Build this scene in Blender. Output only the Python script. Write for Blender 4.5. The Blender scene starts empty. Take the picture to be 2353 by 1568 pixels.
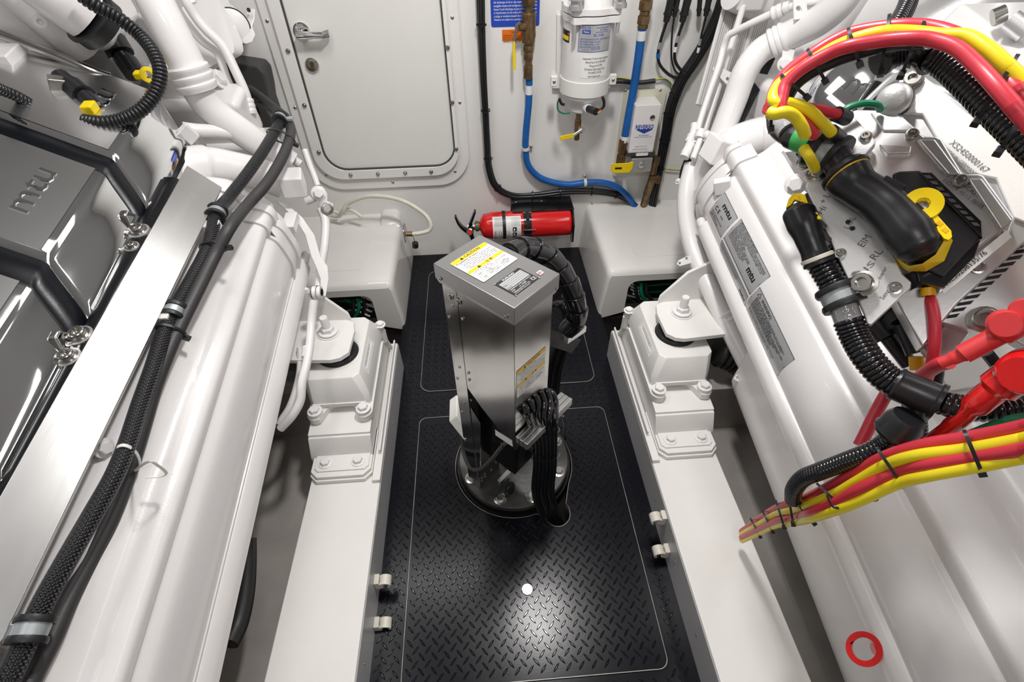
import bpy, bmesh, math, random
from mathutils import Vector as V, Matrix as M4
from mathutils.geometry import tessellate_polygon
random.seed(7)
PI = math.pi
SC = bpy.context.scene
COL = SC.collection

# ------------------------------------------------------------------ camera
# axes found from the two vanishing points of the photograph (floor direction and verticals)
W0, H0 = 2353.0, 1568.0
CX, CY = W0/2, H0/2
_v1 = (1059-CX, -353-CY); _v2 = (1195-CX, 1950-CY)
FPX = math.sqrt(-(_v1[0]*_v2[0] + _v1[1]*_v2[1]))
_F = V((_v1[0], _v1[1], FPX)).normalized()
_D = V((_v2[0], _v2[1], FPX)).normalized()
_D = (_D - _F*_D.dot(_F)).normalized()
_R = _D.cross(_F)
HC = 1.3
EYE = V((0, 0, HC))
def _w(c):                                   # camera-space (x right, y down, z ahead) -> world
    return V((c.dot(_R), c.dot(_F), -c.dot(_D)))
cd = bpy.data.cameras.new('camera'); cam = bpy.data.objects.new('camera', cd); COL.objects.link(cam)
_x = _w(V((1,0,0))); _y = _w(V((0,-1,0))); _z = _w(V((0,0,-1)))
cam.matrix_world = M4(((_x.x,_y.x,_z.x,0),(_x.y,_y.y,_z.y,0),(_x.z,_y.z,_z.z,HC),(0,0,0,1)))
cd.sensor_width = 36; cd.lens = 36*FPX/W0; cd.clip_start = .02; cd.clip_end = 50
SC.camera = cam

# ------------------------------------------------------------------ light, exposure
SC.view_settings.view_transform = 'Standard'; SC.view_settings.look = 'None'
SC.view_settings.gamma = 1; SC.view_settings.use_curve_mapping = False
SC.view_settings.exposure = -0.07
wd = bpy.data.worlds.new('world'); SC.world = wd; wd.use_nodes = True
wd.node_tree.nodes['Background'].inputs[0].default_value = (.90, .95, 1, 1)
wd.node_tree.nodes['Background'].inputs[1].default_value = .06
def area(name, loc, sx, sy, power, col=(1,.975,.955), rot=(0,0,0)):
    l = bpy.data.lights.new(name, 'AREA'); l.shape = 'RECTANGLE'; l.size = sx; l.size_y = sy
    l.energy = power; l.color = col
    o = bpy.data.objects.new(name, l); o.location = loc; o.rotation_euler = rot; COL.objects.link(o); return o
area('ceiling_lamp', (.19, .94, 1.93), .12, .20, 18)
area('ceiling_lamp', (-.40, 1.20, 1.93), .60, .20, 4.5)
area('ceiling_lamp', (-.76, .50, 1.93), .25, 1.2, 4.4)
area('ceiling_lamp', (1.05, .50, 1.93), .25, 1.2, 5.2)
area('ceiling_lamp', (0.05, -.45, 1.93), .4, .2, 6)

# ------------------------------------------------------------------ pixel helpers: a photo point at its real plane
def ray(px, py): return _w(V((px-CX, py-CY, FPX)))
def at(px, py, X=None, Y=None, Z=None):
    r = ray(px, py)
    t = X/r.x if X is not None else Y/r.y if Y is not None else (Z-HC)/r.z
    return EYE + r*t
def atD(px, py, d): return EYE + ray(px, py)*(d/FPX)   # photo point at a distance along the view axis
# engine frame: both crankshafts rise forward; s along the shaft, a sideways, b up from the eye line
ED = ray(1060, -820); ED.x = 0; ED.normalize()
EW = V((0, -ED.z, ED.y)); EU = V((1, 0, 0))
def E2W(s, a, b): return EYE + ED*s + EU*a + EW*b
def atE(px, py, a=None, b=None):             # photo point on an engine plane -> (s, a, b)
    v = ray(px, py); t = a/v.x if a is not None else b/v.dot(EW); v = v*t
    return (v.dot(ED), v.x, v.dot(EW))
def atEw(px, py, a=None, b=None): return E2W(*atE(px, py, a, b))

# ------------------------------------------------------------------ materials
def mat(name, col, rough=.5, metal=0, bump=0, bscale=200, coat=0, var=0, vscale=8, emit=None, alpha=1, spec=.5, stretch=None, trans=0, brough=.0):
    m = bpy.data.materials.new(name); m.use_nodes = True
    nt = m.node_tree; b = nt.nodes['Principled BSDF']
    b.inputs['Base Color'].default_value = (*col, 1); b.inputs['Roughness'].default_value = rough
    b.inputs['Metallic'].default_value = metal; b.inputs['Coat Weight'].default_value = coat
    b.inputs['Specular IOR Level'].default_value = spec
    b.inputs['Transmission Weight'].default_value = trans
    tc = nt.nodes.new('ShaderNodeTexCoord'); src = tc.outputs['Object']
    if stretch:
        mp = nt.nodes.new('ShaderNodeMapping'); mp.inputs['Scale'].default_value = stretch
        nt.links.new(src, mp.inputs[0]); src = mp.outputs[0]
    if bump:
        n = nt.nodes.new('ShaderNodeTexNoise'); n.inputs['Scale'].default_value = bscale; n.inputs['Detail'].default_value = 3
        nt.links.new(src, n.inputs[0])
        bp = nt.nodes.new('ShaderNodeBump'); bp.inputs['Strength'].default_value = bump; bp.inputs['Distance'].default_value = .002
        nt.links.new(n.outputs[0], bp.inputs['Height']); nt.links.new(bp.outputs[0], b.inputs['Normal'])
    if var or brough:
        n = nt.nodes.new('ShaderNodeTexNoise'); n.inputs['Scale'].default_value = vscale; n.inputs['Detail'].default_value = 5
        nt.links.new(src, n.inputs[0])
        if var:
            r = nt.nodes.new('ShaderNodeValToRGB')
            r.color_ramp.elements[0].position = .3; r.color_ramp.elements[1].position = .7
            r.color_ramp.elements[0].color = (*[c*(1-var) for c in col], 1); r.color_ramp.elements[1].color = (*[min(1, c*(1+var*.4)) for c in col], 1)
            nt.links.new(n.outputs[0], r.inputs[0]); nt.links.new(r.outputs[0], b.inputs['Base Color'])
        if brough:
            mr = nt.nodes.new('ShaderNodeMapRange'); mr.inputs['To Min'].default_value = rough-brough; mr.inputs['To Max'].default_value = rough+brough
            nt.links.new(n.outputs[0], mr.inputs[0]); nt.links.new(mr.outputs[0], b.inputs['Roughness'])
    if emit: b.inputs['Emission Color'].default_value = (*emit, 1); b.inputs['Emission Strength'].default_value = 1
    return m
MT = dict(
    paint=mat('engine_paint', (.81,.79,.785), .30, bump=.10, bscale=260, coat=.25, var=.03, vscale=5),
    paint2=mat('engine_paint_smooth', (.81,.79,.78), .33, bump=.03, bscale=300, coat=.2, var=.03),
    gel=mat('gelcoat', (.80,.78,.75), .14, coat=.3, bump=.015, bscale=14, var=.02),
    wall=mat('bulkhead_gelcoat', (.84,.825,.80), .22, coat=.2, bump=.02, bscale=20, var=.02, vscale=3),
    door=mat('door_panel', (.82,.81,.78), .30, var=.02, bump=.02, bscale=60),
    bilge=mat('bilge_paint', (.36,.335,.31), .45, var=.25, vscale=6, bump=.15, bscale=60),
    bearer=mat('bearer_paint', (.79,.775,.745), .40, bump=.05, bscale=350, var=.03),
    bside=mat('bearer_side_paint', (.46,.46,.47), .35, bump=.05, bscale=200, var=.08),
    mount=mat('mount_paint', (.80,.785,.76), .38, bump=.10, bscale=300, var=.04),
    mat=mat('rubber_mat', (.0045,.005,.0085), .23, bump=.02, bscale=300, spec=.24, brough=.05, vscale=9),
    tread=mat('rubber_tread', (.004,.0045,.007), .15, spec=.5),
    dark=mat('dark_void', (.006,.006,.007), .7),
    ylab=mat('amber_label', (.88,.52,.01), .4),
    gask=mat('black_gasket', (.003,.004,.007), .30, spec=.3, bump=.05, bscale=200),
    hose=mat('matt_black_hose', (.035,.034,.035), .5, bump=.1, bscale=300),
    rubber=mat('black_rubber', (.012,.012,.013), .45, bump=.08, bscale=300),
    cable=mat('black_cable', (.012,.012,.014), .28, bump=.05, bscale=150),
    plastic=mat('black_plastic', (.013,.013,.015), .33, bump=.04, bscale=400),
    gloss=mat('gloss_black', (.008,.008,.010), .18, coat=.3),
    grey=mat('dark_grey_plastic', (.055,.055,.055), .5, bump=.2, bscale=250),
    chrome=mat('chrome', (.78,.79,.80), .045, 1, bump=.012, bscale=18),
    chromet=mat('polished_top', (.86,.86,.865), .24, 1, bump=.012, bscale=30),
    alu=mat('brushed_aluminium', (.78,.78,.77), .27, 1, bump=.05, bscale=60, stretch=(1,.04,1), var=.05, brough=.04),
    alum=mat('machined_aluminium', (.80,.80,.805), .30, .85, bump=.03, bscale=150, var=.04, brough=.05),
    alub=mat('blasted_aluminium', (.62,.62,.62), .42, .55, bump=.08, bscale=400, var=.05),
    cast=mat('silver_casting', (.60,.60,.60), .42, .75, bump=.15, bscale=300),
    steel=mat('stainless_sheet', (.56,.55,.535), .15, 1, bump=.008, bscale=60, brough=.05, vscale=20, var=.06),
    cap=mat('satin_stainless', (.40,.40,.40), .30, 1, bump=.05, bscale=500, var=.05, vscale=15),
    screw=mat('steel_screw', (.55,.53,.50), .25, 1, var=.2, vscale=60),
    flange=mat('dark_bronze_flange', (.10,.10,.098), .42, .55, bump=.25, bscale=90, var=.5, vscale=18, brough=.12),
    brass=mat('aged_brass', (.26,.17,.085), .40, .85, var=.4, vscale=40, bump=.12, bscale=200),
    zinc=mat('zinc_band', (.42,.45,.47), .42, .5, bump=.08, bscale=200),
    red=mat('red_enamel', (.72,.012,.012), .20, coat=.5, var=.08),
    redc=mat('red_cable', (.62,.035,.06), .38, bump=.04, bscale=200),
    redb=mat('red_boot', (.68,.04,.045), .42, bump=.05, bscale=200),
    yel=mat('yellow_cable', (.86,.70,.015), .36),
    yelp=mat('yellow_plastic', (.90,.66,.0), .35),
    yelh=mat('yellow_handle', (.85,.62,.0), .38),
    blue=mat('blue_hose', (.010,.12,.42), .34, bump=.1, bscale=500, var=.15, vscale=30),
    blueb=mat('blue_sign', (.02,.07,.48), .3),
    orange=mat('orange_sticker', (.80,.17,.01), .4),
    amber=mat('amber_tape', (.80,.42,.0), .45),
    green=mat('green_wire', (.0,.18,.08), .4),
    greent=mat('green_tape', (.05,.42,.09), .42),
    trimm=mat('worn_edge_trim', (.42,.40,.36), .4, .3, var=.3, vscale=30),
    ivory=mat('ivory_plastic', (.72,.69,.60), .42, var=.08, vscale=40),
    cream=mat('cream_board', (.72,.70,.55), .35),
    wpl=mat('white_plastic', (.78,.77,.74), .38),
    wht=mat('white_label', (.82,.82,.80), .4),
    silv=mat('silver_label', (.55,.56,.57), .33, .5),
    ink=mat('black_ink', (.01,.01,.01), .5),
    inkg=mat('grey_ink', (.12,.12,.13), .5),
    inkb=mat('blue_ink', (.02,.06,.35), .4),
    inkr=mat('red_ink', (.65,.03,.02), .4),
    clear=mat('clear_tape', (.45,.45,.46), .12, .3, bump=.6, bscale=120),
    ceil=mat('ceiling_paint', (.42,.42,.42), .5),
    hull=mat('hull_paint', (.55,.545,.53), .45, var=.04),
)
# braided sleeve: fine woven relief along the cable, its glints put into the colour as grey
def braid():
    m = mat('braided_sleeve', (.02,.02,.023), .32); nt = m.node_tree; b = nt.nodes['Principled BSDF']
    tc = nt.nodes.new('ShaderNodeTexCoord'); outs = []
    for sgn in (1, -1):
        mp = nt.nodes.new('ShaderNodeMapping'); mp.inputs['Rotation'].default_value = (0,0,sgn*PI/4); mp.inputs['Scale'].default_value = (1,1,1)
        nt.links.new(tc.outputs['UV'], mp.inputs[0])
        wv = nt.nodes.new('ShaderNodeTexWave'); wv.inputs['Scale'].default_value = .75; nt.links.new(mp.outputs[0], wv.inputs[0]); outs.append(wv.outputs['Fac'])
    mx = nt.nodes.new('ShaderNodeMath'); mx.operation = 'MULTIPLY'; nt.links.new(outs[0], mx.inputs[0]); nt.links.new(outs[1], mx.inputs[1])
    rp = nt.nodes.new('ShaderNodeValToRGB'); rp.color_ramp.elements[0].color = (.006,.006,.008,1); rp.color_ramp.elements[1].color = (.10,.10,.11,1); rp.color_ramp.elements[0].position = .25
    nt.links.new(mx.outputs[0], rp.inputs[0]); nt.links.new(rp.outputs[0], b.inputs['Base Color'])
    bp = nt.nodes.new('ShaderNodeBump'); bp.inputs['Strength'].default_value = .9; bp.inputs['Distance'].default_value = .003
    nt.links.new(mx.outputs[0], bp.inputs['Height']); nt.links.new(bp.outputs[0], b.inputs['Normal'])
    return m
MT['braid'] = braid()

# ------------------------------------------------------------------ object helpers
ORG = {}
def tag(o, label=None, cat=None, group=None, kind=None):
    if label: o['label'] = label
    if cat: o['category'] = cat
    if group: o['group'] = group
    if kind: o['kind'] = kind
    return o
def thing(name, label, cat, loc, group=None):
    o = bpy.data.objects.new(name, None); COL.objects.link(o); o.location = loc; o.empty_display_size = .02
    ORG[o] = V(loc); return tag(o, label, cat, group)
class MB:
    def __init__(s): s.v = []; s.f = []; s.uv = {}
    def add(s, vs, fs):
        n = len(s.v); s.v += [V(p) for p in vs]; s.f += [tuple(i+n for i in f) for f in fs]; return s
    def hexa(s, c):                          # 8 corners: bottom 0-3, top 4-7
        return s.add(c, [(3,2,1,0),(4,5,6,7),(0,1,5,4),(1,2,6,5),(2,3,7,6),(3,0,4,7)])
    def box(s, lo, hi):
        (x0,y0,z0),(x1,y1,z1) = lo, hi
        return s.hexa([(x0,y0,z0),(x1,y0,z0),(x1,y1,z0),(x0,y1,z0),(x0,y0,z1),(x1,y0,z1),(x1,y1,z1),(x0,y1,z1)])
    def obox(s, o, x, y, z, hx, hy, hz):     # oriented box, centre o, half sizes
        o = V(o); x = V(x)*hx; y = V(y)*hy; z = V(z)*hz
        return s.hexa([o-x-y-z, o+x-y-z, o+x+y-z, o-x+y-z, o-x-y+z, o+x-y+z, o+x+y+z, o-x+y+z])
    def loft(s, rings, caps=True, closed=True):
        n = len(rings[0]); b = len(s.v); vs = [V(p) for r in rings for p in r]; fs = []
        m = n if closed else n-1
        for i in range(len(rings)-1):
            for j in range(m):
                a, c = i*n+j, i*n+(j+1) % n
                fs.append((a, c, c+n, a+n))
        if caps and closed: fs += [tuple(range(n-1, -1, -1)), tuple((len(rings)-1)*n+j for j in range(n))]
        return s.add(vs, fs)
    def prism(s, poly, d):
        d = V(d); return s.loft([[V(p) for p in poly], [V(p)+d for p in poly]])
    def cyl(s, p0, p1, r, seg=16, r1=None, caps=True):
        p0, p1 = V(p0), V(p1); x, y, z = frame(p1-p0); r1 = r if r1 is None else r1
        return s.loft([[p+(x*math.cos(2*PI*k/seg)+y*math.sin(2*PI*k/seg))*q for k in range(seg)] for p, q in ((p0, r), (p1, r1))], caps)
    def lathe(s, prof, o, ax=(0,0,1), seg=24, x=None, arc=None):   # prof: (radius, height)
        o = V(o); fx, fy, fz = frame(ax, x); rings = []
        for r, h in prof: rings.append([o+fz*h+(fx*math.cos(2*PI*k/seg)+fy*math.sin(2*PI*k/seg))*max(r, 1e-5) for k in range(seg)])
        return s.loft(rings)
    def tube(s, pts, r, seg=10, sub=6, smooth=True, corr=0, pitch=.006, caps=True, flat=1, uvs=False):
        P = spline(pts, 40 if corr else sub) if smooth and len(pts) > 2 else [V(p) for p in pts]
        if corr: P = resample(P, pitch/6.)
        fr = frames(P); rings = []; L = 0
        for i, (p, (x, y, t)) in enumerate(zip(P, fr)):
            q = r[min(i*len(r)//len(P), len(r)-1)] if isinstance(r, (list, tuple)) else r
            if corr: q = q*(1-corr*(1, .30, .06, 0, .06, .30)[i % 6])
            rings.append([p+(x*math.cos(2*PI*k/seg)+y*math.sin(2*PI*k/seg)*flat)*q for k in range(seg)])
        if uvs:
            b = len(s.v)
            for i, ring in enumerate(rings):
                if i: L += (P[i]-P[i-1]).length
                for k in range(seg): s.uv[b+i*seg+k] = (k/seg*8, L/(2*PI*r)*8)
        return s.loft(rings, caps)
    def ball(s, o, r, seg=12, rings=8, sc=(1,1,1)):
        o = V(o); R = []
        for i in range(1, rings):
            t = PI*i/rings; R.append([o+V((math.sin(t)*math.cos(2*PI*k/seg)*r*sc[0], math.sin(t)*math.sin(2*PI*k/seg)*r*sc[1], -math.cos(t)*r*sc[2])) for k in range(seg)])
        return s.loft(R)
    def plate(s, fr, outer, holes, th):      # fr=(o,x,y,n); 2D outline with holes, thickness along n
        o, x, y, n = [V(q) for q in fr]; loops = [outer]+list(holes)
        tri = tessellate_polygon([[V((p[0], p[1], 0)) for p in l] for l in loops])
        fl = [p for l in loops for p in l]; N = len(fl)
        vs = [o+x*p[0]+y*p[1] for p in fl]+[o+x*p[0]+y*p[1]+n*th for p in fl]; fs = []
        for t in tri: fs += [tuple(t), tuple(i+N for i in reversed(t))]
        b = 0
        for l in loops:
            m = len(l)
            for i in range(m): fs.append((b+i, b+(i+1) % m, b+(i+1) % m+N, b+i+N))
            b += m
        return s.add(vs, fs)
    def build(s, name, m, parent=None, smooth=35, bevel=0, seg=2, sub=0, mods=None):
        me = bpy.data.meshes.new(name)
        if parent is None:
            c = V(((min(p.x for p in s.v)+max(p.x for p in s.v))/2, (min(p.y for p in s.v)+max(p.y for p in s.v))/2, min(p.z for p in s.v)))
        else: c = ORG[parent]
        me.from_pydata([p-c for p in s.v], [], s.f)
        if s.uv:
            ul = me.uv_layers.new(name='UV')
            for lp in me.loops: ul.data[lp.index].uv = s.uv.get(lp.vertex_index, (0, 0))
        bm = bmesh.new(); bm.from_mesh(me); bmesh.ops.recalc_face_normals(bm, faces=bm.faces); bm.to_mesh(me); bm.free()
        me.materials.append(MT[m] if isinstance(m, str) else m)
        me.shade_smooth() if hasattr(me, 'shade_smooth') else None
        me.set_sharp_from_angle(angle=math.radians(smooth))
        o = bpy.data.objects.new(name, me); COL.objects.link(o); ORG[o] = c
        if parent is None: o.location = c
        else: o.parent = parent
        if bevel:
            b = o.modifiers.new('bevel', 'BEVEL'); b.width = bevel; b.segments = seg; b.limit_method = 'ANGLE'; b.angle_limit = math.radians(35); b.harden_normals = True
        if sub:
            b = o.modifiers.new('sub', 'SUBSURF'); b.levels = sub; b.render_levels = sub
        return o
def frame(d, x=None):
    z = V(d).normalized(); a = V(x) if x is not None else (V((0,0,1)) if abs(z.z) < .9 else V((1,0,0)))
    x = (a-z*a.dot(z)).normalized(); return x, z.cross(x), z
def spline(pts, n=6, closed=False):
    P = [V(p) for p in pts]; out = []; N = len(P)
    for i in range(N if closed else N-1):
        a, b, c, d = (P[(i-1) % N] if closed or i else P[0]*2-P[1]), P[i], P[(i+1) % N], (P[(i+2) % N] if closed or i < N-2 else P[-1]*2-P[-2])
        for k in range(n):
            t = k/n; out.append(.5*((2*b)+(c-a)*t+(2*a-5*b+4*c-d)*t*t+(3*b-a-3*c+d)*t**3))
    if not closed: out.append(P[-1])
    return out
def resample(P, step):
    out = [P[0]]; acc = 0
    for i in range(1, len(P)):
        d = (P[i]-P[i-1]).length; 
        while acc+d >= step and d > 1e-9:
            t = (step-acc)/d; q = out[-1] if False else P[i-1].lerp(P[i], min(1, t)); out.append(q); P[i-1] = q; d = (P[i]-q).length; acc = 0
        acc += d
    return out
def frames(P):
    fr = []; x = None
    for i in range(len(P)):
        t = (P[min(i+1, len(P)-1)]-P[max(i-1, 0)]);
        if t.length < 1e-9: t = V((0,0,1))
        t.normalize()
        if x is None: x, y, _ = frame(t)
        x = (x-t*x.dot(t)).normalized(); fr.append((x.copy(), t.cross(x), t))
    return fr
def rrect(x0, y0, x1, y1, r, n=5, which=(1,1,1,1)):
    out = []
    for (cx, cy, a0), q in zip(((x1-r,y0+r,-90),(x1-r,y1-r,0),(x0+r,y1-r,90),(x0+r,y0+r,180)), which):
        if not q:
            out.append((cx+r*(1 if a0 in (-90,0) else -1), cy+r*(1 if a0 in (0,90) else -1))); continue
        for k in range(n+1):
            a = math.radians(a0+90*k/n); out.append((cx+r*math.cos(a), cy+r*math.sin(a)))
    return out
def circ(cx, cy, r, n=16): return [(cx+r*math.cos(2*PI*k/n), cy+r*math.sin(2*PI*k/n)) for k in range(n)]
def put(me, name, parent, loc, d=(0,0,1), x=None, scale=1, label=None):   # a copy of a shared mesh, its z axis along d
    o = bpy.data.objects.new(name, me); COL.objects.link(o); fx, fy, fz = frame(d, x); l = V(loc)-(ORG[parent] if parent else V((0,0,0)))
    o.matrix_basis = M4(((fx.x,fy.x,fz.x,l.x),(fx.y,fy.y,fz.y,l.y),(fx.z,fy.z,fz.z,l.z),(0,0,0,1))) @ M4.Scale(scale, 4)
    if parent:
        o.parent = parent
    if label: o['label'] = label
    ORG[o] = V(loc); return o
def shared(mb, name, m, bevel=0):
    o = mb.build(name, m, None, bevel=0); me = o.data
    me.transform(M4.Translation(o.location)); bpy.data.objects.remove(o); return me
def hexprof(r, z0, z1, ch=.15): return [[(r*q*math.cos(PI*k/3), r*q*math.sin(PI*k/3), z) for k in range(6)] for q, z in ((1, z0), (1, z1-(z1-z0)*.15), (1-ch, z1))]
def hexbolt(m='mount', name='bolt'):         # unit: hex across corners radius 1
    b = MB(); b.lathe([(1.45,0),(1.45,.18),(1.2,.25)], (0,0,0), seg=16); b.loft(hexprof(1, .2, .95)); return shared(b, name, m)
def sockbolt(m='screw', name='bolt'):
    b = MB(); b.lathe([(1.35,0),(1.35,.15),(1.0,.2),(1.0,.85),(.9,.95),(.55,.95),(.5,.5),(.01,.5)], (0,0,0), seg=16); return shared(b, name, m)
def panscrew(m='screw', name='screw'):
    b = MB(); b.lathe([(1,0),(1,.25),(.75,.5),(.3,.6),(.25,.35),(.01,.35)], (0,0,0), seg=12); return shared(b, name, m)
HEXW = hexbolt('mount'); SOCK = sockbolt('screw'); PAN = panscrew('screw'); HEXS = hexbolt('screw'); HEXP = hexbolt('paint')
_tc = {}
def glyphs(txt, size, bold=0, ext=0):               # triangles of a line of text, baseline at the origin
    k = (txt, bold, ext)
    if k not in _tc:
        c = bpy.data.curves.new('t', 'FONT'); c.body = txt; c.size = 1; c.resolution_u = 2; c.offset = bold; c.extrude = ext; c.fill_mode = 'FRONT' if not ext else 'BOTH'
        o = bpy.data.objects.new('t', c); COL.objects.link(o); bpy.context.view_layer.update()
        me = o.to_mesh(); _tc[k] = ([v.co.copy() for v in me.vertices], [tuple(p.vertices) for p in me.polygons])
        o.to_mesh_clear(); bpy.data.objects.remove(o); bpy.data.curves.remove(c)
    vs, fs = _tc[k]; return [v*size for v in vs], fs
def letters(lines, fn, name, m, parent, lift=.0004, ext=0):
    # lines: (text, u, v, size, width or None, angle, bold); fn(u, v, lift) -> world point
    b = MB()
    for ln in lines:
        t, u, v, sz = ln[:4]; wd = ln[4] if len(ln) > 4 else None; ang = ln[5] if len(ln) > 5 else 0; bold = ln[6] if len(ln) > 6 else 0
        vs, fs = glyphs(t, sz, bold, ext)
        if not vs: continue
        xm = max(p.x for p in vs); k = wd/xm if wd else 1; ca, sa = math.cos(ang), math.sin(ang)
        b.add([fn(u+(p.x*k)*ca-p.y*sa, v+(p.x*k)*sa+p.y*ca, lift+p.z) for p in vs], fs)
    return b.build(name, m, parent) if b.v else None
def flatfn(o, x, y):
    o, x, y = V(o), V(x).normalized(), V(y).normalized(); n = x.cross(y)
    return lambda u, v, h=0: o+x*u+y*v+n*h
def patch(fn, loop, lift, name, m, parent, th=None): # flat polygon patch through fn
    b = MB(); tri = tessellate_polygon([[V((p[0], p[1], 0)) for p in loop]])
    b.add([fn(p[0], p[1], lift) for p in loop], [tuple(t) for t in tri]); return b.build(name, m, parent)
def grid(fn, u0, v0, u1, v1, lift, nu, nv):
    b = MB(); b.add([fn(u0+(u1-u0)*i/nu, v0+(v1-v0)*j/nv, lift) for j in range(nv+1) for i in range(nu+1)],
        [(j*(nu+1)+i, j*(nu+1)+i+1, (j+1)*(nu+1)+i+1, (j+1)*(nu+1)+i) for j in range(nv) for i in range(nu)]); return b
def outline(fn, loop, wd, lift, name, m, parent):
    b = MB(); n = len(loop)
    for i in range(n):
        p, q = V((*loop[i], 0)), V((*loop[(i+1) % n], 0)); d = (q-p); 
        if d.length < 1e-6: continue
        d.normalize(); s = V((-d.y, d.x, 0))*wd/2; p = p-d*wd/2; q = q+d*wd/2; K = max(1, int((q-p).length/.03))
        for j in range(K):
            a, c = p.lerp(q, j/K), p.lerp(q, (j+1)/K)
            b.add([fn(*(a-s).xy, lift), fn(*(c-s).xy, lift), fn(*(c+s).xy, lift), fn(*(a+s).xy, lift)], [(0,1,2,3)])
    return b.build(name, m, parent)
def ring(c, ax, r, wd, th, name, m, parent, sc=1, x=None, seg=20):     # flat band around a cable, sc squashes it
    b = MB(); fx, fy, fz = frame(ax, x); c = V(c); R = []
    for (q, h) in ((r, -wd/2), (r+th, -wd/2), (r+th, wd/2), (r, wd/2), (r, -wd/2)):
        R.append([c+fz*h+fx*math.cos(2*PI*k/seg)*q+fy*math.sin(2*PI*k/seg)*(q*sc) for k in range(seg)])
    b.loft(R, caps=False); return b.build(name, m, parent)
def tie(b, c, ax, r, wd=.004, th=.0016, sc=1, x=None, head=None, seg=14):  # a cable tie in mesh b
    fx, fy, fz = frame(ax, x); c = V(c); R = []
    for (q, h) in ((r, -wd/2), (r+th, -wd/2), (r+th, wd/2), (r, wd/2), (r, -wd/2)):
        R.append([c+fz*h+fx*math.cos(2*PI*k/seg)*q+fy*math.sin(2*PI*k/seg)*(q*sc) for k in range(seg)])
    b.loft(R, caps=False)
    if head is not None:
        d = (fx*math.cos(head)+fy*math.sin(head)*sc); b.obox(c+d*(r+th+.002), frame(d)[0], frame(d)[1], d, .0035, .0035, .003)
def extend(P, a=0, z=0):                      # run a cable on past its first or last point
    P = list(P)
    if a: P = [P[0]+(P[0]-P[1]).normalized()*a]+P
    if z: P = P+[P[-1]+(P[-1]-P[-2]).normalized()*z]
    return P
def pathpt(P, t):
    i = t*(len(P)-1); k = min(int(i), len(P)-2); f = i-k
    return P[k].lerp(P[k+1], f), (P[k+1]-P[k]).normalized()
def cable_thing(name, label, cat, m, pts, r, group=None, **kw):
    b = MB(); b.tube(pts, r, **kw); o = b.build(name, m, None, smooth=60); return tag(o, label, cat, group)
# ================================================================== SETTING
YB = 1.895
def struct(o): o['kind'] = 'structure'; return o
XL, XR = -.31, .416                           # walkway edges: the two engine bearers
def hole_loop(r=.172):                        # opening in the floor round the hoist flange, with a slot for the cables
    cx, cy = .048, .80; out = []
    for k in range(48):
        a = 2*PI*k/48-PI*.28
        if a > 2*PI-PI*.28-.30 or (a < -PI*.28+.30): continue
        out.append((cx+r*math.cos(a), cy+r*math.sin(a)))
    # slot bulging toward the lower right
    sx, sy = .155, .635; sl = [(sx+.036*math.cos(t), sy+.040*math.sin(t)) for t in [math.radians(q) for q in range(200, 410, 18)]]
    return out+sl
HOLE = hole_loop()
Z0 = (V((0,0,0)), V((1,0,0)), V((0,1,0)), V((0,0,1)))
b = MB(); b.plate((V((0,0,-.02)), Z0[1], Z0[2], Z0[3]), [(XL-.02,-.6),(XR+.02,-.6),(XR+.02,YB),(XL-.02,YB)], [HOLE], .0185)
floor = struct(b.build('floor', 'mat')); 
b = MB(); b.box((-1.6,-.6,-.42), (1.7,YB,-.40)); bf = struct(b.build('trim_1', 'bilge')); tag(bf, 'grey painted bilge bottom below the bearers')
# hull shelves outboard of the bearers
b = MB(); b.box((-1.6,-.6,-.10), (-.47,.985,-.04)); b.box((.57,-.6,-.10), (1.7,.90,-.04)); struct(b.build('trim_2', 'bilge'))
b = MB(); b.box((-1.6,.985,-.10), (-.47,1.02,.16)); b.box((.57,.90,-.10), (1.7,.94,.16)); struct(b.build('trim_3', 'bilge'))
b = MB(); b.box((-2.0,YB,-.42), (2.0,YB+.05,2.05)); wall = struct(b.build('wall_back', 'wall'))
b = MB(); b.box((-1.65,-1.3,-.42), (-1.6,YB,2.05)); struct(b.build('wall_left', 'hull'))
b = MB(); b.box((1.7,-1.3,-.42), (1.75,YB,2.05)); struct(b.build('wall_right', 'hull'))
b = MB(); b.box((-1.65,-1.35,-.42), (1.75,-1.3,2.05)); struct(b.build('wall_front', 'hull'))
b = MB(); b.box((-1.65,-1.35,1.98), (1.75,YB,2.03)); struct(b.build('ceiling', 'ceil'))
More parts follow.
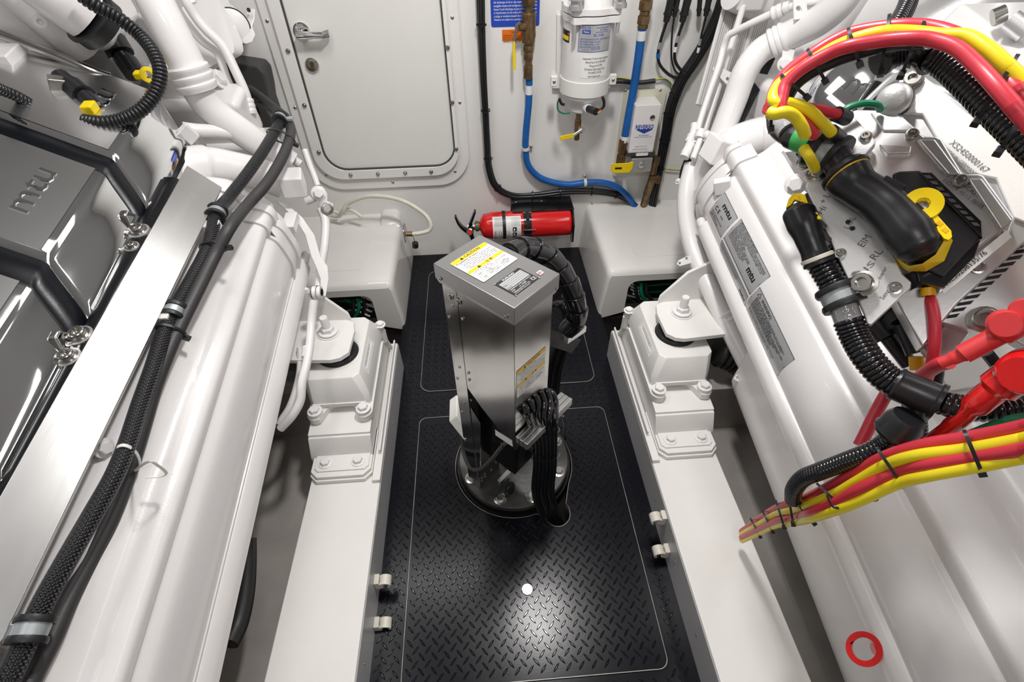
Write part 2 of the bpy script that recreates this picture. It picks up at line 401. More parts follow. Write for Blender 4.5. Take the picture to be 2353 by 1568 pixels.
# black strip recess where the mat meets the bulkhead
# --- diamond treads: little lens-shaped lugs, alternating diagonal direction
def inpoly(x, y, P):
    c = False; j = len(P)-1
    for i in range(len(P)):
        if (P[i][1] > y) != (P[j][1] > y) and x < (P[j][0]-P[i][0])*(y-P[i][1])/(P[j][1]-P[i][1])+P[i][0]: c = not c
        j = i
    return c
def treads(region, z, avoid=None, margin=.011, px=.0285, py=.0143):
    b = MB(); x0 = min(p[0] for p in region); x1 = max(p[0] for p in region); y0 = min(p[1] for p in region); y1 = max(p[1] for p in region)
    for i in range(int(-1.0/px), int(1.0/px)):
        for j in range(int(-.7/py), int(2.0/py)):
            x, y = (i+.5*(j % 2))*px+.004, j*py+.003
            if not (x0 < x < x1 and y0 < y < y1) : continue
            ok = all(inpoly(x+dx*margin, y+dy*margin, region) for dx, dy in ((1,0),(-1,0),(0,1),(0,-1)))
            if ok and avoid: ok = not any(inpoly(x+dx*margin, y+dy*margin, av) for av in avoid for dx, dy in ((0,0),(1,0),(-1,0),(0,1),(0,-1)))
            if not ok: continue
            a = math.radians(50 if j % 2 else 130); d = V((math.cos(a), math.sin(a), 0)); s = V((-d.y, d.x, 0)); o = V((x, y, z))
            L, Wd, h = .0122, .0029, .0017
            b.add([o-d*L, o-d*L*.5-s*Wd*.75, o+d*0-s*Wd, o+d*L*.5-s*Wd*.75, o+d*L, o+d*L*.5+s*Wd*.75, o+s*Wd, o-d*L*.5+s*Wd*.75,
                   o-d*L*.62+V((0,0,h)), o-s*Wd*.42+V((0,0,h*1.1)), o+d*L*.62+V((0,0,h)), o+s*Wd*.42+V((0,0,h*1.1))],
                  [(0,1,8),(1,2,9,8),(2,3,10,9),(3,4,10),(4,5,10),(5,6,11,10),(6,7,8,11),(7,0,8),(8,9,10,11)])
    return b
NEAR = rrect(-.238, .255, .353, .985, .022); FAR = rrect(-.243, 1.095, .350, 1.765, .035)
tr = treads([(XL+.002,-.5),(XR-.002,-.5),(XR-.002,YB-.004),(XL+.002,YB-.004)], -.0015, [NEAR, FAR])
tag(tr.build('tread_pattern', 'tread', floor, smooth=20), kind='stuff')
b = MB()
for p, q in (((XL+.003,.458),(-.238,.458)), ((.353,.478),(XR-.003,.478)), ((.350,1.19),(XR-.003,1.19)), ((XL+.003,1.19),(-.243,1.19))):
    b.box((p[0],p[1]-.001,-.0015),(q[0],q[1]+.001,-.0006))
b.build('seam_strip', 'mat', floor)
struct(MB().box((XL-.0,-.5,-.0016),(XL+.001,YB,.0)).build('trim_4', 'mat'))
def hatch(loop, label, holes, trimmat, skip=None):
    t = thing('hatch_cover', label, 'hatch', (sum(p[0] for p in loop)/len(loop), sum(p[1] for p in loop)/len(loop), 0))
    b = MB(); b.plate((V((0,0,-.0012)),)+Z0[1:], loop, holes, .0026); b.build('cover_panel', 'mat', t)
    tag(treads(loop, .0014, holes).build('tread_pattern', 'tread', t, smooth=20), kind='stuff')
    c = V((sum(p[0] for p in loop)/len(loop), sum(p[1] for p in loop)/len(loop))); b = MB(); n = len(loop)
    fl = lambda u, v, h=0: V((u, v, h))
    outer = [tuple(V(p)+(V(p)-c).normalized()*.0010) for p in loop]; inner = [tuple(V(p)-(V(p)-c).normalized()*.0006) for p in loop]
    b.plate((V((0,0,-.001)),)+Z0[1:], outer, [inner], .0034); b.build('edge_trim', trimmat, t)
    return t
h1 = hatch(NEAR, 'near black checkered floor hatch cover with a round silver disc set in it', [HOLE], 'trimm')
b = MB(); b.lathe([(.0001,.0),(.0135,.0),(.0135,.0025),(.0125,.0035),(.0001,.0035)], (.055,.443,.0012), seg=28); b.build('lift_disc', 'alu', h1)
b = MB(); rim = [V((p[0], p[1], -.02)) for p in HOLE]; rim2 = [V((p[0], p[1], .0032)) for p in HOLE]
c0 = V((.06,.77,0)); ro = [p+(p-c0).xy.normalized().to_3d()*-.0010 for p in rim2]
b.loft([rim, rim2, ro, [V((p.x,p.y,-.02)) for p in ro]], caps=False); b.build('hole_rim', 'trimm', h1)
h2 = hatch(FAR, 'far black checkered floor hatch cover behind the metal post', [], 'trimm')
# ------------------------------------------------------------------ crawl door in the bulkhead
def wallfr(d): return (V((0, YB-d, 0)), V((1,0,0)), V((0,0,1)), V((0,-1,0)))   # u=X, v=Z, out of the wall
door = struct(MB().plate(wallfr(0), rrect(-.578,.422,-.093,1.30,.075,7), [], .012).build('door_1', 'door'))
b = MB(); b.plate(wallfr(0), rrect(-.656,.335,-.039,1.40,.125,9), [rrect(-.580,.420,-.091,1.31,.077,7)], .011); fr_ = b.build('door_flange', 'wall', door, bevel=.003)
b = MB(); b.plate(wallfr(.011), rrect(-.620,.383,-.076,1.36,.100,9), [rrect(-.582,.418,-.089,1.32,.079,7)], .014); b.build('door_frame', 'wall', door, bevel=.004)
b = MB(); b.plate(wallfr(.012), rrect(-.584,.416,-.087,1.31,.079,7), [rrect(-.577,.423,-.094,1.30,.074,7)], .008); b.build('door_gasket', 'grey', door)
for x, z in ((-.641,.916),(-.636,.652),(-.595,.396),(-.347,.357),(-.098,.391),(-.058,.649),(-.060,.91)): put(PAN, 'screw', door, (x, YB-.011, z), (0,-1,0), scale=.0055)
for x, z in ((-.599,.834),(-.597,.664),(-.594,.496),(-.499,.402),(-.395,.401),(-.29,.401),(-.19,.401),(-.085,.487),(-.084,.655),(-.083,.828)):
    put(SOCK, 'latch_stud', door, (x, YB-.026, z), (0,-1,0), scale=.0055)
b = MB(); o = V((-.542, YB-.012, .885)); b.lathe([(.001,0),(.026,0),(.026,.004),(.022,.008),(.012,.009),(.001,.009)], o, (0,-1,0), seg=28); 
b.cyl(o, o+V((0,-.034,0)), .010, 14); hd = b.build('handle_rose', 'chrome', door)
b = MB(); o2 = o+V((0,-.034,0))
R = []
for t, w in ((-.012,.010),(.0,.0125),(.02,.0115),(.05,.010),(.072,.0105),(.082,.011),(.088,.0115)):
    y = -.0 if t < .072 else (t-.072)*1.2; R.append([o2+V((t, dy+y, dz-.004)) for dy, dz in ((-.006,-w),(-.008,0),(-.006,w),(.004,w),(.006,0),(.004,-w))])
b.loft(R); b.build('door_handle', 'chrome', door, bevel=.0015, smooth=50)
b = MB(); o = V((-.538, YB-.012, .787)); b.lathe([(.001,0),(.022,0),(.022,.005),(.019,.009),(.013,.010),(.012,.006),(.001,.006)], o, (0,-1,0), seg=28); b.build('lock_rose', 'screw', door)
b = MB(); b.prism([o+V((x, -.006, z)) for x, z in rrect(-.0055,-.011,.0055,.011,.005,4)], (0,-.004,0)); b.build('lock_cylinder', 'brass', door)
# ------------------------------------------------------------------ moulded covers at the foot of the bulkhead
def cover(m, label):
    X = (lambda x: x) if m > 0 else (lambda x: .106-x)
    t = thing('moulded_cover', label, 'cover', (X(-.6), 1.65, 0))
    zt = .203; b = MB()
    def sect(y0, zt, fx): # outline in (x,y) at height
        return None
    # shell: side + front + top with a rounded edge, front opening for the cables
    inner = -.322; R = []
    for dx, z in ((0.0,-.02),(-.008,.06),(-.014,.12),(-.016,zt-.03),(-.022,zt-.010),(-.036,zt)):
        x1 = inner+dx; yf = 1.385-dx*1.2+ (.03 if z > .1 else 0)*min(1, (z-.1)/.06 if z > .1 else 0)
        r = .03; pts = [V((X(x1), YB, z))]
        pts += [V((X(x1-r+r*math.cos(q)), yf+r-r*math.sin(q), z)) for q in [math.radians(a) for a in (0,22,45,67,90)]]
        pts += [V((X(-.56), yf, z))]
        R.append(pts)
    b.loft(R, closed=False)
    # front face right of the opening ends at x=-.56 above z; top skin
    yt = R[-1][-1].y; top = [R[-1][i] for i in range(len(R[-1]))]
    b.add(top+[V((X(-1.2), yt, zt)), V((X(-1.2), YB, zt))], [tuple(range(len(top)+2))])
    # return lips round the opening (thickness) 
    b.add([V((X(-.445), 1.425, -.02)), V((X(-.445), 1.425, .165)), V((X(-.445), 1.48, .165)), V((X(-.445), 1.48, -.02))], [(0,1,2,3)])
    o = b.build('cover_shell', 'gel', t, smooth=60)
    return t, X, zt
def cover2(m, label, panelx, oi=-.418, ctop=.212):
    X = (lambda x: x) if m > 0 else (lambda x: .106-x)
    t = thing('moulded_cover', label, 'cover', (X(-.6), 1.65, 0)); zt = .205
    P = lambda x, y, z: V((X(x), y, z))
    b = MB(); ys = [YB, 1.80, 1.6, 1.47, 1.43, 1.412, 1.40]
    # profile rings along y from wall: side bottom -> side top (rounded) -> across the top
    prof = [(-.320,-.02),(-.322,.05),(-.328,.10),(-.333,zt-.035),(-.336,zt-.018),(-.343,zt-.006),(-.355,zt),(-.46,zt),(-.7,zt),(-1.25,zt)]
    R = []
    for y in (YB, 1.85, 1.80, 1.65, 1.50, 1.46): R.append([P(x, y, z+(.010*max(0,(y-1.8)/.095) if z > .1 else 0)) for x, z in prof])
    # front rounding: shrink
    for y, q in ((1.447,.003),(1.437,.010),(1.432,.022)):
        R.append([P(x-(q*.4 if i < 6 else 0), y, z-(q if z > zt-.001 else q*.6 if z > .15 else 0)) for i, (x, z) in enumerate(prof)])
    b.loft(R, closed=False)
    # front face with an opening (x from oi outward, z below .165)
    f = R[-1]; yf = 1.432; xl = prof[0][0]-.009
    zc = f[7].z
    b.plate((P(0,yf-.001,0), V((1 if m > 0 else -1,0,0)), V((0,0,1)), V((0,1,0))),
        [(p.x if m > 0 else .106-p.x, p.z) if False else (-( .106-p.x) if False else ((p.x - X(0)) * (1 if m > 0 else -1)), p.z) for p in f],
        [rrect(-.80,-.01,oi,.155,.035,5,(0,1,1,0))], .004)
    o = b.build('cover_shell', 'gel', t, smooth=60)
    # raised cushion by the wall
    b = MB(); R = []
    for x0, h, dy in ((-.420,.0,0),(-.418,.020,0),(-.405,.028,0),(-.36,.028,0),(-.345,.020,0),(-.338,.0,0)):
        R.append([P(x0, YB, zt-.005), P(x0, YB, zt+h), P(x0, YB-.045, zt+h*.9), P(x0, YB-.075, zt+h*.3), P(x0, YB-.085, zt-.005)])
    if m > 0: b.loft(R); b.build('cover_lip', 'gel', t, smooth=70)
    # access panel: shallow raised rounded plate on the top
    b = MB(); lp = rrect(*panelx, .02, 5)
    b.plate((P(0,0,zt-.001), V((1 if m > 0 else -1,0,0)), V((0,1,0)), V((0,0,1))), lp, [], .0028); b.build('access_panel', 'gel', t, bevel=.0015)
    return t, X
cv1, _ = cover2(1, 'left white moulded fibreglass cover with a white hose looped over it', (-.75, 1.52, -.44, 1.78))
cv2, _ = cover2(-1, 'right white moulded fibreglass cover below the pump box', (-.75, 1.51, -.445, 1.80))
# wires glimpsed inside the two openings
for X, nm, seed in ((lambda x: x, 'left cover', 3), (lambda x: .106-x, 'right cover', 8)):
    random.seed(seed)
    t = thing('wire_bundle', 'tangle of black and green wires seen inside the opening of the %s' % nm, 'wires', (X(-.5), 1.5, 0))
    for k in range(11):
        z = .14-.012*k; y = 1.47+random.uniform(0,.04); r = random.choice((.004,.006,.008))
        m_ = ['cable','green','cable','rubber','cable','green','cable','ivory','cable','cable','rubber'][k]
        pts = [V((X(-.38), y+.02, z+.02)), V((X(-.43), y, z+random.uniform(-.01,.02))), V((X(-.49), y-.01, z-.02+random.uniform(-.02,.02))), V((X(-.56), y, z-.03)), V((X(-.75), y, z-.02))]
        q = MB().tube(pts, r, seg=8, sub=4).build('wire', m_, t)
    for k in range(3):
        q = MB().tube([V((X(-.45-.02*k), 1.45, .13)), V((X(-.46-.02*k), 1.44, .08)), V((X(-.50-.03*k), 1.45, .0)), V((X(-.52-.03*k), 1.45, -.1))], .007, seg=8, sub=4).build('wire', ('cable','green','rubber')[k], t)
    for k in range(4):
        b = MB(); b.obox((X(-.44-.012*k), 1.452, .125-.022*k), (.8,0,-.6), (0,1,0), (.6,0,.8), .035, .002, .003); b.build('cable_tie', 'wpl', t)
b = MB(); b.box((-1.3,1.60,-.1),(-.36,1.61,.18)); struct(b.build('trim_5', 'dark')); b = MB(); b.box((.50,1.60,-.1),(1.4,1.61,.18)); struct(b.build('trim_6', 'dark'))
# ------------------------------------------------------------------ engine bearers
for X, side, xo in ((lambda x: x, 'left', -.492), (lambda x: .106-x, 'right', -.490)):
    t = thing('engine_bearer', 'long white engine bearer along the %s side of the black walkway' % side, 'beam', (X(-.4), .5, 0))
    zt = .115; a = (min(X(xo), X(-.31)), max(X(xo), X(-.31)))
    b = MB(); b.box((a[0], -.6, -.2), (a[1], 1.22, zt)); b.build('beam', 'bearer', t, bevel=.003)
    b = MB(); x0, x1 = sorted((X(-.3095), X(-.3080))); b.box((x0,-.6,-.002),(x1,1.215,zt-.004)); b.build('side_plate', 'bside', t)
    # doubler with upstanding angle along the inner edge under the mount
    b = MB(); x0, x1 = sorted((X(-.308), X(-.329))); b.box((x0,.70,zt),(x1,1.205,zt+.012))
    x0, x1 = sorted((X(-.3125), X(-.3175))); b.box((x0,.78,zt+.012),(x1,1.205,zt+.030)); b.build('angle_bar', 'mount', t, bevel=.0015)
    b = MB(); b.hexa([(X(-.329),1.185,zt),(X(-.318),1.185,zt),(X(-.318),1.19,zt),(X(-.329),1.19,zt),(X(-.340),1.135,zt+.15),(X(-.332),1.135,zt+.15),(X(-.332),1.14,zt+.15),(X(-.340),1.14,zt+.15)])
    b.build('gusset', 'mount', t)
    for y in (.30,.46,.62,.93,1.06): put(PAN, 'screw', t, (X(-.308), y, .060), (1 if side == 'left' else -1,0,0), scale=.0028)
# cable clips on the bearer sides
def clip(px, py, sgn, label, X):
    p = at(px, py, X=X); t = thing('pipe_clip', label, 'clip', (X, p.y, p.z), 'ivory plastic pipe clips along the walkway')
    d = V((sgn,0,0)); o = p.copy(); o.x = X
    b = MB(); b.obox(o+d*.006+V((0,0,.001)), d, (0,1,0), (0,0,1), .006, .012, .017); b.build('clip_base', 'ivory', t, bevel=.0015)
    b = MB(); R = []
    for y in (-.012, .012):
        c = o+d*.024+V((0,y,0)); ro, ri = .0145, .0095
        out = [c+V((math.cos(q)*ro*1, 0, math.sin(q)*ro)) for q in [math.radians(90*0+a) for a in range(-60, 245, 20)]]
        inn = [c+V((math.cos(q)*ri*1, 0, math.sin(q)*ri)) for q in [math.radians(a) for a in range(-60, 245, 20)]]
        R.append(out+inn[::-1])
    b.loft(R); b.build('clip_jaw', 'ivory', t, bevel=.001)
    put(PAN, 'screw', t, o+d*.012+V((0,0,.012)), d, scale=.004)
clip(862, 1338, 1, 'ivory pipe clip on the left bearer side, the farther of its two', XL+.002)
clip(862, 1436, 1, 'ivory pipe clip on the left bearer side, the nearer of its two', XL+.002)
clip(1528, 1190, -1, 'ivory pipe clip on the right bearer side, the farther of its two', XR-.002)
clip(1535, 1266, -1, 'ivory pipe clip on the right bearer side, the nearer of its two', XR-.002)
# ================================================================== SONAR HOIST in the middle of the walkway
Fc = V((.0415,.602,.776)); dl = V((-.7071,.7071,0)); dr = V((.7071,.7071,0)); CL, CR = .190, .121   # cap: front corner, two top edges
H = thing('sonar_hoist', 'square stainless steel hoist post with caution label standing on a round bolted flange', 'hoist', (.048,.80,0))
UP = V((0,0,1))
def hp(l, r, z): return Fc+dl*l+dr*r+UP*(z-.776)
b = MB(); b.hexa([hp(0,0,.743),hp(0,CR,.743),hp(CL,CR,.743),hp(CL,0,.743),hp(0,0,.776),hp(0,CR,.776),hp(CL,CR,.776),hp(CL,0,.776)])
# sloped skirt under the front edge of the cap
hcap = b.build('cap', 'cap', H, bevel=.0022)
b = MB(); b.hexa([hp(.0045,.0045,.733),hp(.0045,CR-.0045,.733),hp(CL-.0045,CR-.0045,.733),hp(CL-.0045,.0045,.733),hp(.0012,.0012,.744),hp(.0012,CR-.0012,.744),hp(CL-.0012,CR-.0012,.744),hp(CL-.0012,.0012,.744)])
b.build('cap_skirt', 'cap', H)
# housing: two visible faces; its lower end is cut on the slant
i0, l1, r1 = .007, CL-.010, CR-.008
b = MB()
zlo = .355
poly = [hp(i0,i0,.742), hp(i0,i0,zlo), hp(i0+.030,i0,zlo+.022), hp(i0+.10,i0,zlo+.075), hp(l1-.036,i0,zlo+.11), hp(l1-.036,i0,.742)]
b.prism(poly, dr*.0016)                                     # left-hand face
poly = [hp(i0,i0,.742), hp(i0,r1,.742), hp(i0,r1,zlo+.05), hp(i0,r1-.04,zlo+.020), hp(i0,i0,zlo)]
b.prism(poly, dl*.0016)                                     # right-hand face
b.hexa([hp(l1-.002,i0+.03,.34),hp(l1,r1,.34),hp(l1-.002,r1,.34),hp(l1-.004,i0+.03,.34),hp(l1-.002,i0+.03,.742),hp(l1,r1,.742),hp(l1-.002,r1,.742),hp(l1-.004,i0+.03,.742)])
b.prism([hp(i0,r1,.742), hp(l1,r1,.742), hp(l1,r1,.40), hp(i0,r1,.42)], dr*-.0016)
b.build('housing', 'steel', H, smooth=20)
# corner rail running down to the flange: strip facing left, web facing right
b = MB(); b.hexa([hp(l1-.036,i0-.0008,.045),hp(l1-.036,i0+.0014,.045),hp(l1,i0+.0014,.045),hp(l1,i0-.0008,.045),hp(l1-.036,i0-.0008,.742),hp(l1-.036,i0+.0014,.742),hp(l1,i0+.0014,.742),hp(l1,i0-.0008,.742)])
b.build('corner_rail', 'steel', H)
b = MB(); b.prism([hp(l1-.036,i0+.001,.033),hp(l1-.036,i0+.085,.033),hp(l1-.036,i0+.085,.36),hp(l1-.036,i0+.001,.50)], dl*.002); b.build('web_plate', 'flange', H)
b = MB(); b.prism([hp(l1-.036,i0+.001,.033),hp(l1-.036-.0,i0+.001,.40),hp(l1-.066,i0+.001,.36),hp(l1-.040,i0+.001,.033)], dr*.002); b.build('leg_flange', 'steel', H)
b = MB(); b.hexa([hp(.03,.03,.20),hp(.03,.10,.20),hp(.14,.10,.20),hp(.14,.03,.20),hp(.03,.03,.45),hp(.03,.10,.45),hp(.14,.10,.45),hp(.14,.03,.45)]); b.build('inner_block', 'gloss', H)
nL = -dr; nR = -dl
for z in (.690,.655,.52,.475,.40,.355,.245): put(PAN, 'screw', H, hp(l1-.020+.012*((int(z*1000)//5)%2), i0-.001, z), nL, scale=.0032)
for z, dx in ((.672,-.046),(.52,-.046),(.498,-.046),(.43,-.046)): put(PAN, 'screw', H, hp(l1+dx, i0-.001, z), nL, scale=.0032)
put(HEXS, 'nut', H, hp(l1-.020, i0-.001, .712), nL, scale=.0050); put(HEXS, 'nut', H, hp(l1-.040, i0-.001, .710), nL, scale=.0050)
put(SOCK, 'screw', H, hp(CL-.016, -.0005, .750), nL, scale=.0030); put(SOCK, 'screw', H, hp(.018, -.0005, .749), nL, scale=.0030); put(PAN, 'screw', H, hp(-.0005, CR-.008, .747), nR, scale=.0025)
for l, r, z in ((l1-.036,.06,.06),(l1-.036,.08,.075),(l1-.036,.022,.05),(l1-.036,.022,.066),(l1-.036,.034,.057),(l1-.036,.034,.072)): put(SOCK, 'screw', H, hp(l, r, z), nR, scale=.0034)
# flange on the floor
FC = V((.048,.80,0)); b = MB(); b.lathe([(.001,.012),(.156,.012),(.159,.015),(.159,.030),(.156,.033),(.001,.033)], FC, seg=72); hfl = b.build('base_flange', 'flange', H)
b = MB(); b.lathe([(.001,-.05),(.166,-.05),(.166,.0),(.150,.0),(.001,.0)], FC, seg=60); b.build('flange_gasket', 'gloss', H)
HB = hexbolt('screw')
HBm = bpy.data.meshes.new('x'); 
for px, py in ((1083,1098),(1147,1153),(1226,1147),(1286,1083),(1281,1012),(1078,1020)):
    p = at(px, py, Z=.037); v = (p-FC); v.z = 0; v = v.normalized()*.137; put(HB, 'flange_bolt', H, FC+v+UP*.033, UP, scale=.0125)
# lifting shaft with brass gland
b = MB(); b.lathe([(.001,.033),(.040,.033),(.040,.10),(.036,.105),(.001,.105)], FC, seg=28); b.build('gland_base', 'flange', H)
b = MB(); b.lathe([(.001,.105),(.034,.105),(.034,.130),(.030,.135),(.001,.135)], FC, seg=28); b.build('gland_ring', 'brass', H)
b = MB(); b.cyl(FC+UP*.13, FC+UP*.42, .018, 20); b.build('shaft', 'gloss', H)
# clamp block near the foot
p = at(1158,1098, Z=.06); b = MB(); b.obox(p, (.7,.7,0), (-.7,.7,0), UP, .022, .006, .009); b.build('clamp_bar', 'alu', H, bevel=.001)
p = at(1172,1122, Z=.05); b = MB(); b.lathe([(.001,-.006),(.016,-.006),(.018,0),(.016,.006),(.001,.006)], p, (.75,-.6,.2), seg=18); b.build('clamp_knob', 'plastic', H, bevel=.001)
# aluminium clamp rails across the right-hand face
def rail(p0, p1, w, h, name, n=3):
    d = (p1-p0).normalized(); L = (p1-p0).length; s = d.cross(UP).normalized()
    for k in range(n):
        b = MB(); b.obox((p0+p1)/2+s*(w*(k-(n-1)/2)/1), d, s, UP, L/2, w/2-.0006, h/2); b.build(name, 'alu', H, bevel=.001)
q = hp(-.006, .0, .400)
rail(hp(-.012,.004,.405), hp(-.012,.118,.405)+dr*.045, .011, .022, 'clamp_bar', 3)
# left clear block and arm behind the post
pL = at(1035,935,Y=.80); pR = at(1075,985,Y=.76)
b = MB(); b.obox((pL+pR)/2+V((.004,.0,.0)), (pR-pL).normalized(), V((0,1,0)), (pR-pL).normalized().cross(V((0,1,0))), .032, .035, .018); b.build('guide_block', 'wpl', H, bevel=.003)
# right cable clamp bracket
pb = at(1318,765,Y=.86)
b = MB(); b.obox(pb, (.8,.6,0), (-.6,.8,0), UP, .032, .012, .009); b.build('cable_bracket', 'alu', H, bevel=.001)
b = MB(); q0 = at(1262,755,Y=.84); q1 = at(1335,782,Y=.86); q2 = at(1314,812,Y=.85); q3=at(1262,795,Y=.84)
b.prism([q0,q1,q2,q3],(0,.003,0)); b.build('bracket_plate', 'flange', H)
# labels on the cap: u along the right-hand edge direction, v toward the far left corner
cf = flatfn(hp(0,0,.7764), dr, dl)           # u: 0..CR along the short edge, v: 0..CL toward the left corner
# pixels of the labels -> cap coordinates
def capuv(px, py):
    p = at(px, py, Z=.7764)-Fc; return (p.dot(dr), p.dot(dl))
a_, b_, c_, d_ = capuv(1032,605), capuv(1118,556), capuv(1188,597), capuv(1110,650)
u0, u1 = .5*(a_[0]+d_[0]), .5*(b_[0]+c_[0]); v1, v0 = .5*(a_[1]+b_[1]), .5*(c_[1]+d_[1])
CAU = [('Possibility of injury.',.78),('Do the following:',.70),('\u2022 Turn off power before working on the unit.',.64),('\u2022 Turn off breaker when hull unit tripped.',.585),('\u2022 Power switch must be off before',.53),('raising or lowering transducer manually.',.48)]
JAP = ['けがのおそれあり。','１ ブレーカが切断した時は、必ず以下の作業','２ 電源スイッチをＯＦＦにする。','３ ブレーカを作動していることを確認','４ ブレーカを復帰すると、昇降が作動','＊ 手動にて昇降する場合は、必ず電源','ＯＦＦにしてください。']
def caution(fn, u0, v0, u1, v1, parent, lift=.0005, k=1, dim='wht', yl='ylab'):
    W, Hh = u1-u0, v1-v0
    patch(fn, rrect(u0,v0,u1,v1,.003,3), lift, 'caution_label', dim, parent)
    for y0, y1 in ((.87,.995),(.40,.50)): patch(fn, rrect(u0+.0008, v0+Hh*y0, u1-.0008, v0+Hh*y1, .0015,2), lift+.0002, 'label_band', yl, parent)
    L = [('CAUTION', u0+W*.34, v0+Hh*.895, Hh*.105, W*.44, 0, .01), ('注 意', u0+W*.50, v0+Hh*.415, Hh*.09)]
    y = .815
    L.append(('Possibility of injury.', u0+W*.04, v0+Hh*y, Hh*.062, W*.62, 0, .008))
    for i, s in enumerate(('1  Do the following: turn the power switch','    off before working on hull unit and','2  Turn off breaker when hull unit tripped.','*  Power switch must be off before manually','    raising or lowering transducer tank.')):
        L.append((s, u0+W*.06, v0+Hh*(.755-.055*i), Hh*.05, W*(.90 if i != 1 else .8)))
    for i, s in enumerate(JAP): L.append((s, u0+W*.05, v0+Hh*(.345-.052*i), Hh*.046, W*(.55,.88,.66,.80,.84,.78,.5)[i]))
    letters(L, fn, 'lettering', 'ink', parent, lift+.0004)
    # warning triangles
    for cx, cy in ((u0+W*.22, v0+Hh*.895), (u0+W*.26, v0+Hh*.415)):
        patch(fn, [(cx, cy), (cx+Hh*.10, cy), (cx+Hh*.05, cy+Hh*.08)], lift+.0004, 'warning_mark', 'ink', parent)
caution(cf, u0, v0, u1, v1, hcap)
# the rating plate
P4 = [capuv(1135,652), capuv(1194,617), capuv(1240,640), capuv(1182,680)]
uu0, uu1 = .5*(P4[0][0]+P4[3][0]), .5*(P4[1][0]+P4[2][0]); vv1, vv0 = .5*(P4[0][1]+P4[1][1]), .5*(P4[2][1]+P4[3][1])
W, Hh = uu1-uu0, vv1-vv0
patch(cf, rrect(uu0,vv0,uu1,vv1,.002,3), .0004, 'rating_plate', 'ink', hcap)
patch(cf, [(uu0+W*.05,vv0+Hh*.40),(uu1-W*.05,vv0+Hh*.40),(uu1-W*.05,vv0+Hh*.86),(uu0+W*.05,vv0+Hh*.86)], .0006, 'rating_field', 'silv', hcap)
bb = MB()
for k in range(4):
    y = vv0+Hh*(.49+.09*k); bb.add([cf(uu0+W*.06,y,.0008), cf(uu1-W*.06,y,.0008), cf(uu1-W*.06,y+.0004,.0008), cf(uu0+W*.06,y+.0004,.0008)], [(0,1,2,3)])
bb.build('rating_rules', 'ink', hcap)
letters([('FURUNO', uu0+W*.25, vv0+Hh*.885, Hh*.11, W*.48, 0, .02), ('COMPASS SAFE DISTANCE', uu0+W*.06, vv0+Hh*.30, Hh*.09, W*.86), ('STD        m  STEER       m', uu0+W*.06, vv0+Hh*.20, Hh*.085, W*.80), ('FURUNO ELECTRIC CO., LTD.', uu0+W*.06, vv0+Hh*.10, Hh*.085, W*.66), ('9-52 NISHINOMIYA  MADE IN JAPAN', uu0+W*.06, vv0+Hh*.03, Hh*.055, W*.6), ('CE', uu0+W*.80, vv0+Hh*.06, Hh*.22, W*.16)], cf, 'lettering', 'wht', hcap, .0008)
letters([('TYPE', uu0+W*.07, vv0+Hh*.60, Hh*.07), ('SER.NO.', uu0+W*.07, vv0+Hh*.42, Hh*.07)], cf, 'lettering', 'ink', hcap, .0009)
for u, v in ((uu0,vv0),(uu0,vv1),(uu1,vv0),(uu1,vv1)): put(PAN, 'rivet', hcap, cf(u+.001,v,.0005), UP, scale=.0017)
su, sv = capuv(1240,628); patch(cf, rrect(su-.004,sv-.005,su+.007,sv+.005,.001,2), .0005, 'sticker', 'wht', hcap)
b = MB(); b.plate((cf(su,sv,.0006), dr, dl, UP), circ(0,0,.0033,16), [circ(0,0,.0022,16)], .0003); b.plate((cf(su,sv,.0006), dr, dl, UP), circ(0,0,.0013,12), [], .0003); b.build('sticker_mark', 'inkr', hcap)
letters([('S/R',su+.0036,sv-.001,.003),('FEL',su+.0036,sv-.0045,.003)], cf, 'lettering', 'ink', hcap, .0008)
# second caution label low on the right-hand face, u across the face, v upward
rf = lambda u, v, h=0: hp(i0-h-.0002, u, v)
def rfuv(px, py):
    o = hp(i0, 0, 0); r = ray(px, py); t = (o-EYE).dot(dl)/r.dot(dl); p = EYE+r*t; return ((p-hp(i0,0,0)).dot(dr), p.z)
A4 = [rfuv(1187,856), rfuv(1253,795), rfuv(1252,857), rfuv(1187,915)]
caution(lambda u, v, h=0: rf(u, v, h), .5*(A4[0][0]+A4[3][0]), .5*(A4[2][1]+A4[3][1]), .5*(A4[1][0]+A4[2][0]), .5*(A4[0][1]+A4[1][1]), H)
# small white label near the lower edge of the left face
lf = lambda u, v, h=0: hp(u, i0-h-.0002, v)
def lfuv(px, py):
    o = hp(0, i0, 0); r = ray(px, py); t = (o-EYE).dot(dr)/r.dot(dr); p = EYE+r*t; return ((p-hp(0,i0,0)).dot(dl), p.z)
q = [lfuv(1138,987), lfuv(1177,1012), lfuv(1179,1027), lfuv(1139,1000)]
patch(lf, q, .0006, 'small_label', 'wht', H)
